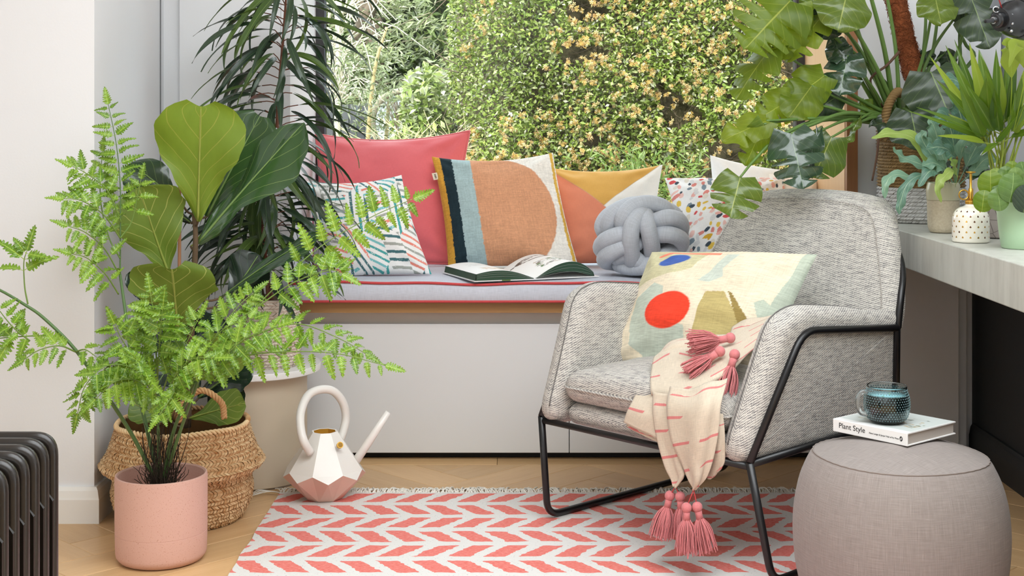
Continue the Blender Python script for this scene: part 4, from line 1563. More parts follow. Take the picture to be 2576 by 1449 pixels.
def page_img(uu, vv, right):
    im = canvas(uu, '#f6f5f2')
    r2 = random.Random(31 + right)
    if not right:
        for k in range(8):
            im = lay(im, (np.abs(vv - (0.74 - 0.022 * k)) < 0.005) & (uu > 0.42 + 0.03 * (k % 3)) & (uu < 0.80 - 0.04 * ((k * 2) % 3)) & (vnoise(uu * 120, vv * 0 + k, k) > 0.3), '#b9b4ae', 0.8)
        for k in range(60):
            cu = 0.22 + 0.5 * r2.random(); cv = 0.18 + 0.22 * r2.random()
            im = lay(im, np.hypot((uu - cu) / r2.uniform(.01, .06), (vv - cv) / r2.uniform(.008, .02)) < 1, r2.choice(['#d9b48e', '#c9a274', '#a8b184', '#e0c7b4']), 0.7)
    else:
        d = np.hypot((uu - 0.42) / 0.26, (vv - 0.80) / 0.07)
        im = lay(im, np.abs(d - 1) < 0.16, '#6a5d55'); im = lay(im, (np.abs(vv - 0.80 - (uu - 0.15) * 0.1) < 0.012) & (uu < 0.45), '#4e4540')
        for k in range(80):
            cu = 0.25 + 0.6 * r2.random(); cv = 0.22 + 0.32 * r2.random()
            im = lay(im, np.hypot((uu - cu) / r2.uniform(.006, .05), (vv - cv) / r2.uniform(.008, .03)) < 1, r2.choice(['#5a8a4c', '#3f6b3a', '#8d8f8c', '#c7b9a4', '#7a6a5c', '#b8bcb6']), 0.85)
    return im


for nm, dirv, Wp, arch, right, cov in (('left', pl, 0.196, 0.030, 0, 0.205), ('right', prr, 0.205, 0.050, 1, 0.225)):
    mb = MB(); solidbox(mb, (0, 0, 0), (cov, HB + 0.008, 0.003), frame(dirv, sd, Vector((0, 0, 1)), S0 - sd * 0.004) if right else frame(dirv, sd, Vector((0, 0, 1)), S0 - sd * 0.004))
    part('cover_board', mb, M_white_board, ob, False)
    n = 60
    prof = [(0.0, 0.004)] + [(x, 0.003 + arch * (math.sin(min(1, x / Wp / 0.62) * math.pi / 2) if x / Wp < 0.62 else 1 - 0.55 * ((x / Wp - 0.62) / 0.38) ** 2 * (1.35 if right else 0.6))) for x in np.linspace(0.004, Wp, n - 1)]
    uu, vv = np.meshgrid(np.linspace(0, 1, n), np.linspace(0, 1, 70))
    im = page_img(uu, vv, right)
    P = [[tuple(S0 + dirv * prof[i][0] + sd * (HB * j / 69) + Vector((0, 0, prof[i][1] + 0.0005))) for i in range(n)] for j in range(70)]
    mb = MB(); surf(mb, P, None, im)
    part('page', mb, gm.m, ob)
    # page block below the open page: front, back and outer edges
    base = 0.0032
    mb = MB()
    for j, fl in ((0, 1), (HB, -1)):
        up = [tuple(S0 + dirv * x + sd * j + Vector((0, 0, z))) for x, z in prof]
        hollow = 0.012 if right else 0.0
        lo = [tuple(S0 + dirv * x + sd * j + Vector((0, 0, base + hollow * math.sin(math.pi * min(1, x / Wp)) * 1.6))) for x, z in prof]
        surf(mb, [up, lo])
    x, z = prof[-1]
    surf(mb, [[tuple(S0 + dirv * x + sd * (HB * j / 4) + Vector((0, 0, z))) for j in range(5)], [tuple(S0 + dirv * (x + 0.004) + sd * (HB * j / 4) + Vector((0, 0, base))) for j in range(5)]])
    part('page_block', mb, M_gedge, ob, False)
    # a few lifted pages
    mb = MB()
    for q in (0.35, 0.6, 0.8):
        pts = [S0 + dirv * (xx_ * 1.004) + Vector((0, 0, base + (zz - base) * q + 0.0006)) - sd * 0.0012 for xx_, zz in prof[2:]]
        tube(mb, pts[::4], 0.0005, 4)
    part('page_line', mb, plain('page_line_' + nm, C('#8b938b'), 0.7), ob)
mb = MB(); tube(mb, [S0 + Vector((0, 0, .004)), S0 + sd * HB + Vector((0, 0, .004))], 0.005, 8)
part('book_spine', mb, M_white_board, ob)
mb = MB(); q0 = S0 + pl * 0.085 - sd * 0.0046
solidbox(mb, (0, 0, 0.0005), (0.028, 0.0008, 0.0035), frame(pl, sd, Vector((0, 0, 1)), q0)); part('cover_motif', mb, plain('leaf_green_print', C('#5c7a30'), 0.6), ob, False)

# ---------------------------------------------------------------- watering can
wc = Vector((-0.543, 4.015, 0.0085))
M_cream = plain('cream_enamel', C('#ece8e1'), 0.35, 0.02, 30.0, coat=0.2)
M_blush = plain('blush_enamel', C('#e5bfae'), 0.4, 0.03, 30.0)
M_gold = plain('brushed_gold', C('#c79a45'), 0.28, 0.06, 60.0, metal=1.0)
M_goldin = plain('gold_lacquer', C('#d9a23c'), 0.4, 0.03, 60.0, metal=0.2)
can = thing('watering_can', 'faceted white and blush watering can with a ring handle on the rug edge', 'watering can', wc)
NS = 8; off = math.radians(22.5) + 0.22


def rp(r, a, z): return (wc.x + r * math.cos(a), wc.y + r * math.sin(a), wc.z + z)


Tp = [rp(0.038, 2 * math.pi * i / NS + off, 0.192) for i in range(NS)]
Up = [rp(0.112, 2 * math.pi * i / NS + off, 0.086) for i in range(NS)]
Dp = [rp(0.119, 2 * math.pi * (i + .5) / NS + off, 0.066) for i in range(NS)]
Bp = [rp(0.052, 2 * math.pi * i / NS + off, 0.0) for i in range(NS)]
mb = MB()
for i in range(NS):
    j = (i + 1) % NS
    mb.add([Tp[i], Up[i], Dp[i], Up[j], Tp[j]], [(0, 1, 2, 3, 4)])
part('upper_body', mb, M_cream, can, False)
mb = MB()
for i in range(NS):
    j = (i + 1) % NS
    mb.add([Up[i], Dp[i - 1], Bp[i], Dp[i]], [(0, 1, 2), (0, 2, 3)])
    mb.add([Dp[i], Bp[i], Bp[j]], [(0, 1, 2)])
mb.add(Bp, [tuple(range(NS - 1, -1, -1))])
part('lower_body', mb, M_blush, can, False, label='blush pink lower facets')
mb = MB()
tin = [rp(0.033, 2 * math.pi * i / NS + off, 0.1915) for i in range(NS)]; tlo = [rp(0.040, 2 * math.pi * i / NS + off, 0.15) for i in range(NS)]
for i in range(NS):
    j = (i + 1) % NS
    mb.add([tin[i], tin[j], tlo[j], tlo[i]], [(0, 1, 2, 3)])
mb.add(tlo, [tuple(range(NS))])
part('gold_lining', mb, M_goldin, can, False, label='gold lined mouth')
mb = MB()
for i in range(NS):
    j = (i + 1) % NS
    mb.add([Tp[i], Tp[j], tin[j], tin[i]], [(0, 1, 2, 3)])
part('mouth_rim', mb, M_cream, can, False)
hp = [W(x, y, Y) for x, y, Y in ((781, 1139, 3.945), (765, 1112, 3.93), (756, 1075, 3.95), (757, 1035, 3.98), (775, 995, 4.02), (806, 980, 4.05), (838, 984, 4.07), (862, 1012, 4.09), (870, 1050, 4.10), (862, 1090, 4.09), (848, 1122, 4.075))]
mb = MB(); tube(mb, catmull(hp, 50), 0.0122, 16); part('ring_handle', mb, M_cream, can)
mb = MB(); tube(mb, [W(882, 1180, 4.015), W(930, 1108, 4.015), W(977, 1037, 4.015)], [0.0125, 0.0115, 0.0088], 18); part('spout', mb, M_cream, can)
mb = MB()
q0 = W(855, 1120, 3.955); nd = Vector((0.45, -0.75, 0.45)).normalized()
tube(mb, [q0 - nd * 0.004, q0 + nd * 0.0035], 0.0092, 18); part('gold_button', mb, M_gold, can, False)
mb = MB(); tube(mb, [q0 + nd * 0.003, q0 + nd * 0.0042], 0.0070, 18); part('button_face', mb, plain('antique_gold', C('#8d6a30'), 0.4, 0.2, 300.0, metal=0.8), can, False)

# ---------------------------------------------------------------- side table with curved panel
tc = Vector((-0.80, 4.272, 0.0))
tab = thing('side_table', 'low round white side table with a curved panel leg below the slender tree', 'table', tc)
M_white_l = plain('white_lacquer_top', C('#efedea'), 0.35, 0.01)
M_cash = plain('cashmere_lacquer', C('#cdbfa8'), 0.5, 0.02)
TT = 0.352
mb = MB(); lathe(mb, [(0.0, TT - 0.022), (0.203, TT - 0.022), (0.208, TT - 0.019), (0.209, TT - 0.004), (0.207, TT), (0.0, TT)], tc, 72, cap_bottom=False)
part('table_top', mb, M_white_l, tab, True, math.radians(35))
mb = MB()
P = []
aa = np.linspace(math.radians(268), math.radians(362), 40)
outer = [(tc.x + 0.168 * math.cos(a), tc.y + 0.168 * math.sin(a)) for a in aa]; inner = [(tc.x + 0.156 * math.cos(a), tc.y + 0.156 * math.sin(a)) for a in aa[::-1]]
ring = outer + inner
mb.add([(x, y, 0.006) for x, y in ring] + [(x, y, TT - 0.022) for x, y in ring], [(i, (i + 1) % 80, 80 + (i + 1) % 80, 80 + i) for i in range(80)])
part('curved_panel', mb, M_cash, tab, True, math.radians(40))
for a in (268, 150):
    mb = MB()
    a = math.radians(a)
    solidbox(mb, (tc.x + 0.162 * math.cos(a) - 0.014, tc.y + 0.162 * math.sin(a) - 0.005, 0.0), (tc.x + 0.162 * math.cos(a) - 0.003, tc.y + 0.162 * math.sin(a) + 0.005, TT - 0.022))
    part('steel_leg', mb, M_blackmetal, tab, False, label='slim black steel leg')
mb = MB(); solidbox(mb, (tc.x + 0.150, tc.y - 0.03, 0.0), (tc.x + 0.172, tc.y - 0.005, 0.007)); part('foot', mb, M_blackmetal, tab, False)

# ---------------------------------------------------------------- oil radiator
M_rad = plain('dark_bronze_enamel', C('#201b17'), 0.30, 0.1, 18.0, 0.05, 500.0)
rad = thing('oil_radiator', 'dark brown oil-filled radiator with stacked fins at the floor edge', 'radiator', (-0.75, 1.88, 0))
Hr, Wr = 0.651, 0.19


def fin(yc, k):
    o = fillet([(-0.654 - Wr, 0.05, 0), (-0.654, 0.05, 0), (-0.654, Hr, 0), (-0.654 - Wr, Hr, 0)], [0.02, 0.02, 0.035, 0.035], 8, closed=True)
    A_ = np.array([(p.x, p.y) for p in o] + [(o[0].x, o[0].y)]); dd = np.r_[0, np.cumsum(np.linalg.norm(np.diff(A_, axis=0), axis=1))]
    keep = np.r_[True, np.diff(dd) > 1e-6]
    o = [(A_[i][0], A_[i][1]) for i in range(len(o)) if keep[i]]
    mb = MB(); pad(mb, o, 0.021, 0.009, lambda u, v, w: Vector((u, yc - w, v)), 0.0, nr=4)
    f = part('fin', mb, M_rad, rad)
    # raised oil channel along the end of the fin, with a slanted top
    mb = MB()
    x0, x1, yf = -0.671, -0.656, yc - 0.0105
    z1 = Hr - 0.075
    mb.add([(x0, yf, 0.09), (x1, yf, 0.09), (x1, yf, z1 - 0.020), (x0, yf, z1), (x0 + 0.001, yf - 0.003, 0.091), (x1 - 0.001, yf - 0.003, 0.091), (x1 - 0.001, yf - 0.003, z1 - 0.0215), (x0 + 0.001, yf - 0.003, z1 - 0.002)],
           [(0, 1, 5, 4), (1, 2, 6, 5), (2, 3, 7, 6), (3, 0, 4, 7), (4, 5, 6, 7)])
    part('fin_channel', mb, M_rad, f, False)


for k in range(8):
    fin(2.0 - 0.0395 * k, k)
for z in (0.12, Hr - 0.09):
    mb = MB(); tube(mb, [(-0.72, 2.0, z), (-0.72, 1.70, z)], 0.02, 14)
    part('oil_pipe', mb, M_rad, rad)
for y in (1.96, 1.76):
    mb = MB(); tube(mb, [(-0.86, y, 0.03), (-0.80, y, 0.055), (-0.70, y, 0.055), (-0.635, y, 0.03)], 0.008, 10)
    f = part('wheel_bracket', mb, M_blackmetal, rad)
    for x in (-0.86, -0.635):
        mb = MB(); tube(mb, [(x - 0.009, y, 0.022), (x + 0.009, y, 0.022)], 0.022, 16)
        part('castor', mb, M_blackmetal, f)

# ---------------------------------------------------------------- woven baskets


def weave(mb, prof, c, ncol, nrow, slant=0.9, lift=0.0028, gap=0.12, zig=True, z0=0.0, z1=1.0, seed=0, rows_half=False, rgap=None):
    rgap = gap if rgap is None else rgap
    """small raised strands laid over a lathe profile, alternately slanted"""
    r_ = random.Random(seed)
    A_ = np.array(prof); L = np.r_[0, np.cumsum(np.linalg.norm(np.diff(A_, axis=0), axis=1))]; L /= L[-1]

    def at(t, th, off):
        r = np.interp(t, L, A_[:, 0]); z = np.interp(t, L, A_[:, 1])
        t2 = min(1, t + 0.01); t1 = max(0, t - 0.01)
        dr = np.interp(t2, L, A_[:, 0]) - np.interp(t1, L, A_[:, 0]); dz = np.interp(t2, L, A_[:, 1]) - np.interp(t1, L, A_[:, 1])
        n = math.hypot(dr, dz) + 1e-9
        r += off * dz / n; z -= off * dr / n
        return (c[0] + r * math.cos(th), c[1] + r * math.sin(th), c[2] + z)
    for i in range(nrow):
        ta = z0 + (z1 - z0) * (i + rgap * 0.5) / nrow; tb = z0 + (z1 - z0) * (i + 1 - rgap * 0.5) / nrow
        sgn = (1 if i % 2 else -1) if zig else 1
        for j in range(ncol):
            w = 2 * math.pi / ncol
            a0 = j * w + (0.5 * w if rows_half and i % 2 else 0)
            a0 += r_.uniform(-.08, .08) * w
            sl = sgn * slant * w
            h = lift * r_.uniform(0.7, 1.25)
            V = []; U = []
            tm = (ta + tb) / 2
            for q, t, hh in ((0, ta, -0.0006), (0.5, tm, h), (1, tb, -0.0006)):
                sh = sl * (q - 0.5)
                V += [at(t, a0 + gap * 0.5 * w + sh, hh), at(t, a0 + w * (1 - gap * 0.5) + sh, hh)]
                rv = r_.random()
                U += [(rv, q), (rv, q)]
            mb.add(V, [(0, 1, 3, 2), (2, 3, 5, 4)], U)
    return mb


def strandmat(name, a, b, rough=0.7):
    g = G(name)
    s = g.sep(g.coord('UV'))
    n = g.noise(g.coord('Object'), 22.0, 3)
    f = g.math('ADD', g.math('MULTIPLY', s[0], 0.6), g.math('MULTIPLY', g.math('SUBTRACT', n, 0.3), 0.9), clamp=True)
    g.set(color=g.mix(f, a, b), rough=rough, spec=0.25)
    return g.m


def rope(mb, path, r, turns, n=160, strands=2):
    """twisted or plaited rope along a path"""
    P = catmull(path, n)
    for k in range(strands):
        pts = []
        for i in range(n):
            d = Vector(P[min(i + 1, n - 1)] - P[max(i - 1, 0)]).normalized()
            x = d.cross(Vector((0.3, -0.9, 0.2))).normalized(); y = d.cross(x)
            a = 2 * math.pi * (turns * i / n + k / strands)
            pts.append(Vector(P[i]) + (x * math.cos(a) + y * math.sin(a)) * r * 0.62)
        tube(mb, pts, r * (0.62 if strands == 2 else 0.5), 7)
    return mb


# belly basket
BC = Vector((-0.912, 3.845, 0.0))
M_sea = strandmat('seagrass_strand', C('#b27c48'), C('#f2d4a6'))
M_sealo = strandmat('seagrass_shade', C('#8a6038'), C('#b08655'))  # darker seagrass tone painting the shade between strands
basket = thing('belly_basket', 'honey-coloured seagrass belly basket with rope handles on the floor', 'basket', BC)
bp = catmull([(0.148, 0.0), (0.166, 0.014), (0.184, 0.05), (0.190, 0.085), (0.184, 0.115), (0.196, 0.135), (0.217, 0.150), (0.221, 0.160), (0.210, 0.172), (0.198, 0.195), (0.186, 0.230), (0.176, 0.262)], 60)
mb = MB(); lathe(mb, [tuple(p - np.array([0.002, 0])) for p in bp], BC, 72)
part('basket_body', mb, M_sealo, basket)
mb = MB(); weave(mb, bp, BC, 124, 27, 1.25, 0.0046, 0.16, True, 0.02, 1.0, 3, False, -0.10)
o = part('weave', mb, M_sea, basket, False); tag(o, kind='stuff')
mb = MB()
ring = [(BC.x + 0.177 * math.cos(t), BC.y + 0.177 * math.sin(t), BC.z + 0.264 + 0.002 * math.sin(5 * t)) for t in np.linspace(0, 2 * math.pi, 61)]
rope(mb, ring, 0.0062, 44, 420, 2)
part('rim', mb, M_sea, basket)
for k, (x0, x1, yy, top) in enumerate(((440, 576, 3.705, 982), (380, 470, 4.0, 1030))):
    a, b = W(x0 + 10, 1062, yy), W(x1 - 12, 1052, yy)
    m1, m2, m3 = W(x0 + 22, top + 32, yy), W((x0 + x1) / 2, top, yy), W(x1 - 20, top + 30, yy)
    mb = MB(); rope(mb, [a, m1, m2, m3, b], 0.0080, 8, 200, 3)
    part('rope_handle', mb, M_sea, basket)
mb = MB(); lathe(mb, [(0.0, 0.19), (0.17, 0.19)], BC, 40, cap_bottom=False)
part('inner_pot_top', mb, plain('dark_potting_soil', C('#2b221b'), 0.95, 0.3, 60.0), basket)

# small white basket on the side table
WC = Vector((-0.740, 4.235, TT))
M_jute = strandmat('bleached_jute', C('#d6c5b2'), C('#f2e8dc'))
wbk = thing('jute_basket', 'small pale braided jute basket on the round side table', 'basket', WC)
wp = catmull([(0.078, 0.0), (0.088, 0.012), (0.093, 0.06), (0.091, 0.13), (0.086, 0.20), (0.086, 0.206)], 40)
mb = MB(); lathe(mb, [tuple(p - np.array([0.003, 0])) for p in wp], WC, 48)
part('basket_body', mb, plain('jute_shade', C('#a08c76'), 0.9), wbk)  # dark tone stands in for shade behind the braid
mb = MB(); weave(mb, wp, WC, 46, 22, 1.0, 0.0042, 0.06, True, 0.0, 1.0, 5)
o = part('braid', mb, M_jute, wbk, True); tag(o, kind='stuff')
mb = MB(); lathe(mb, [(0.0, 0.185), (0.084, 0.185)], WC, 32, cap_bottom=False)
part('soil', mb, bpy.data.materials['dark_potting_soil'], wbk)

# tall two-tone basket for the cheese plant
TC = Vector((1.272, 4.335, WT + 0.0008))
M_rush = strandmat('brown_rush_rope', C('#6d5431'), C('#a98a5b'))
M_wrope = strandmat('white_rope', C('#bdbab5'), C('#e9e7e3'))
tb = thing('rope_basket', 'tall coiled rope basket in brown over white on the far end of the worktop', 'basket', TC)
tp = [(0.118, 0.0), (0.127, 0.012), (0.130, 0.10), (0.131, 0.2), (0.133, 0.305)]
mb = MB(); lathe(mb, [(r - 0.003, z) for r, z in tp], TC, 56)
part('basket_body', mb, plain('rush_shade', C('#5a4a35'), 0.9), tb)  # dark tone paints the shade between the coils
mb = MB(); weave(mb, tp, TC, 78, 10, 1.2, 0.0055, 0.05, False, 0.0, 0.36, 7, True)
o = part('white_coils', mb, M_wrope, tb, True, label='white painted rope coils'); tag(o, kind='stuff')
mb = MB(); weave(mb, tp, TC, 88, 20, 1.3, 0.0050, 0.05, False, 0.36, 1.0, 8, True)
o = part('rush_coils', mb, M_rush, tb, True, label='natural brown rush coils'); tag(o, kind='stuff')
mb = MB(); rope(mb, [W(2222, 352, 4.20), W(2226, 300, 4.185), W(2238, 258, 4.18), (W(2256, 232, 4.20)), W(2268, 236, 4.23)], 0.0125, 8, 150, 3)
part('rope_handle', mb, M_rush, tb)
mb = MB(); lathe(mb, [(0.0, 0.285), (0.13, 0.285)], TC, 32, cap_bottom=False); part('soil', mb, bpy.data.materials['dark_potting_soil'], tb)

# ---------------------------------------------------------------- leaves


def blade(prof, L, w, ns=14, nt=6, droop=0.0, fold=0.0, curl=0.0, wave=0.0, notch=0.0, teeth=0, twist=0.0, seed=0, tipcurl=0.0):
    """leaf mesh along +Y, face up (+Z): prof(s) half-width 0..1; UV = (s, -1..1)"""
    mb = MB()
    P = []; U = []
    for i in range(ns + 1):
        s = i / ns
        row = []; ru = []
        for j in range(2 * nt + 1):
            t = (j - nt) / nt
            hw = prof(s) * w * (1 + (0.028 * math.sin(s * 27 + seed) + 0.018 * math.sin(s * 41 + seed * 2)) * (wave > 0.09))
            y = s * L + notch * L * (abs(t) ** 1.6) * s ** 6 - notch * L * s ** 10
            x = t * hw
            if teeth and abs(t) > 0.99:
                x *= 1.0 if i % 2 else 0.80
            z = fold * abs(x) + curl * x * x / max(w, 1e-6) - droop * L * s * s - tipcurl * L * s ** 5
            z += wave * math.sin(s * 11 + t * 2.0 + seed) * abs(t) ** 1.5 * w
            a = twist * s
            x, z = x * math.cos(a) - (z + droop * L * s * s) * math.sin(a), z + x * math.sin(a)
            row.append((x, y, z)); ru.append((s, t))
        P.append(row); U.append(ru)
    surf(mb, P, U)
    return mb


def orient(base, tip, face):
    """matrix taking +Y to base->tip, +Z towards face"""
    base, tip = Vector(base), Vector(tip)
    y = (tip - base).normalized(); z = Vector(face)
    z = (z - y * z.dot(y)).normalized(); x = y.cross(z)
    return frame(x, y, z, base)


fiddle = lambda s: (0.06 + 0.94 * (math.sin(math.pi * min(1, s ** 1.15 * 0.80)) ** 0.85 if s > 0 else 0) * (0.62 + 0.38 * smoothstep(0.25, 0.7, s)) * 1.05) * (1 - 0.55 * max(0, (s - 0.86) / 0.14) ** 2.2)
fiddle_w = lambda s: fiddle(s) * (1 - 0.45 * max(0, (s - 0.94) / 0.06) ** 2)

M_figlight = leafmat('fig_leaf_underside', C('#5c7a1e'), C('#8ba33a'), C('#b0b052'), 5.2, 0.9, 0.40, 0.45, 0.026, 0.06, tcol=C('#86a81c'))
M_figolive = leafmat('fig_leaf_olive', C('#55701f'), C('#80953a'), C('#bcbf6a'), 5.2, 0.9, 0.26, 0.45, 0.024, 0.055)
M_figdark = leafmat('fig_leaf_gloss', C('#1f3d20'), C('#37562c'), C('#8ba55e'), 5.2, 0.9, 0.08, 0.22, 0.016, 0.030, coat=0.35)
M_figblack = leafmat('fig_leaf_shade', C('#14261d'), C('#21352a'), C('#4d6a45'), 5.2, 0.9, 0.05, 0.25, 0.014, 0.025, coat=0.3)  # darkest leaf copy, shade put into its colour
M_bark = plain('brown_bark', C('#5d4a35'), 0.85, 0.25, 60.0, 0.3, 200.0)
M_stake = plain('cane_stake', C('#b07a55'), 0.6, 0.1, 40.0)

fig = thing('fiddle_leaf_fig', 'fiddle-leaf fig with big veined leaves growing from the belly basket', 'plant', (BC.x, BC.y, 0.19))
YF = 3.84
stem = catmull([W(470, 1075, YF), W(478, 900, YF + .01), W(486, 740, YF), W(492, 600, YF - .01), W(488, 540, YF)], 24)
mb = MB(); tube(mb, stem, np.linspace(0.0115, 0.006, 24), 10); part('stem', mb, M_bark, fig)
mb = MB(); tube(mb, [W(450, 1075, YF + .05), W(452, 470, YF + .05)], 0.0048, 10); part('cane_stake', mb, M_stake, fig, label='thin brown cane stake')
figs = [  # base px, tip px, depth base/tip, half-width m, material, face, droop, notch, wave, fold
    ((498, 556), (505, 252), YF - .03, YF - .10, .118, M_figlight, (0.05, -1, 0.10), .02, .055, .10, .06),
    ((498, 612), (756, 302), YF, YF + .02, .085, M_figdark, (-0.35, -0.75, 0.55), .04, .0, .16, -.25),
    ((520, 545), (655, 285), YF + .06, YF + .10, .085, M_figdark, (0.2, -0.9, 0.4), .05, .02, .14, .2),
    ((462, 520), (330, 402), YF + .05, YF + .06, .062, M_figdark, (0.1, -0.75, 0.65), .10, .0, .12, -.15),
    ((480, 560), (330, 455), YF + .09, YF + .06, .055, M_figblack, (0.1, -0.8, 0.4), .10, .0, .12, -.2),
    ((425, 692), (345, 470), YF - .02, YF - .08, .098, M_figolive, (0.55, -0.85, -0.05), -.05, .0, .13, .25),
    ((448, 830), (432, 656), YF - .04, YF - .13, .115, M_figolive, (0.02, -0.93, 0.22), -.03, .10, .10, .04),
    ((555, 750), (778, 572), YF + .05, YF - .02, .050, M_figdark, (-0.5, -0.5, 0.8), .10, .0, .14, -.1),
    ((575, 760), (650, 640), YF + .08, YF + .10, .062, M_figblack, (-0.1, -1, 0.2), .02, .0, .1, .1),
    ((420, 800), (316, 690), YF + .02, YF - .02, .034, M_figblack, (0.5, -0.7, 0.4), -.08, .0, .15, .3),
    ((470, 850), (395, 965), YF + .02, YF - .05, .06, M_figblack, (0.1, -0.9, 0.4), .05, .0, .1, .1),
    ((478, 960), (600, 862), YF, YF - .06, .062, M_figolive, (-0.1, -0.95, -0.05), .0, .05, .1, .12),
    ((500, 975), (420, 800), YF + .02, YF + .02, .085, M_figblack, (0.0, -1, 0.1), .0, .0, .1, .1),
    ((500, 1000), (628, 905), YF + .03, YF + .02, .058, M_figblack, (0.1, -0.9, 0.4), .04, .0, .1, .2),
    ((478, 1052), (612, 1012), YF - .02, YF - .08, .050, M_figolive, (0.0, -0.85, 0.5), .05, .0, .12, .1),
    ((520, 1045), (600, 960), YF + .03, YF + .03, .050, M_figblack, (0.1, -0.9, 0.3), .02, .0, .1, .1),
    ((470, 930), (560, 800), YF + .06, YF + .06, .075, M_figblack, (0.0, -1, 0.1), .0, .0, .1, .1),
    ((430, 1060), (330, 1010), YF, YF - .02, .045, M_figolive, (0.1, -0.85, 0.5), .10, .0, .12, .1),
    ((480, 620), (560, 560), YF + .02, YF + .02, .018, M_figlight, (0.1, -0.9, 0.3), .05, .0, .1, .2),
]
for i, (b, t, y0, y1, hw, m, fc, dr, nt_, wv, fo) in enumerate(figs):
    B, T = W(*b, y0), W(*t, y1)
    L = (T - B).length
    lf = blade(fiddle_w if nt_ == 0 else fiddle, L, hw, 26, 9, dr, fo, 0.0, wv, nt_, 0, 0, i * 1.7)
    me = lf.mesh('fig_leaf', m)
    M = orient(B, T + Vector((0, 0, dr * L * 0.0)), fc)
    o = obj('leaf', me, fig, M)
    # midrib standing proud of the underside
    mb = MB()
    rib = []
    for k in range(15):
        s = k / 14 * 0.97
        y = s * L - nt_ * L * s ** 10; z = -dr * L * s * s
        rib.append(M @ Vector((0, y, z + 0.0008)))
    tube(mb, rib, np.linspace(0.0042, 0.0010, 15) * (1.0 if hw > .055 else .6), 6)
    part('midrib', mb, plain('fig_midrib_%d' % i, C('#8f9a45') if m in (M_figlight, M_figolive) else C('#6f8a4c'), 0.5), o)
    near = min(stem, key=lambda p: (Vector(p) - B).length)
    mb = MB(); tube(mb, catmull([near, Vector(near).lerp(B, 0.6) + Vector((0, 0, -0.006)), B], 8), 0.0032, 7)
    part('petiole', mb, M_bark, fig)

# ---------------------------------------------------------------- slender long-leaved fig tree
alii = thing('long_leaf_fig', 'slender fig tree with narrow drooping dark leaves in the jute basket', 'plant', (WC.x, WC.y, WC.z + 0.185))
trunks = [catmull([(WC.x + 0.01, WC.y, WC.z + 0.18), W(655, 600, 4.26), W(690, 420, 4.25), W(700, 250, 4.24), W(712, 100, 4.25), W(722, -40, 4.25)], 40),
          catmull([(WC.x - 0.02, WC.y + 0.02, WC.z + 0.18), W(640, 620, 4.30), W(650, 500, 4.32), W(640, 380, 4.34)], 20),
          catmull([(WC.x + 0.0, WC.y - 0.02, WC.z + 0.18), W(668, 640, 4.22), W(676, 560, 4.20)], 12)]
M_redbark = plain('reddish_stem', C('#6f4330'), 0.7, 0.2, 50.0)
for k, t in enumerate(trunks):
    mb = MB(); tube(mb, t, np.linspace(0.0085 - k * .0015, 0.003, len(t)), 8); part('stem', mb, M_redbark if k != 1 else M_bark, alii)
lance = lambda s: max(0.02, (math.sin(math.pi * s ** 0.75)) ** 0.8 * (1 - 0.25 * s)) if 0 < s < 1 else 0.02
M_alii = leafmat('long_leaf_dark', C('#1b2f24'), C('#33492f'), C('#4e6a43'), 26.0, 0.3, 0.10, 0.28, 0.05, 0.05, coat=0.25)
M_alii2 = leafmat('long_leaf_green', C('#2f4a22'), C('#56702f'), C('#7f9650'), 26.0, 0.3, 0.25, 0.35, 0.06, 0.05)


def strap(L, w, arc, fold, seed, ns=14):
    """long leaf bending down by arc radians, along +Y then -Z"""
    mb = MB(); P = []; U = []
    x = y = 0.0
    pos = Vector((0, 0, 0)); a = 0.0
    for i in range(ns + 1):
        s = i / ns
        hw = lance(s) * w
        row = []; ru = []
        d = Vector((0, math.cos(a), -math.sin(a))); nrm = Vector((0, math.sin(a), math.cos(a)))
        for t in (-1, -0.5, 0, 0.5, 1):
            p = pos + Vector((t * hw, 0, 0)) + nrm * (fold * abs(t) * hw + 0.12 * w * math.sin(s * 9 + seed) * t)
            row.append(tuple(p)); ru.append((s, t))
        P.append(row); U.append(ru)
        pos = pos + d * (L / ns); a += arc / ns
    return surf(mb, P, U)


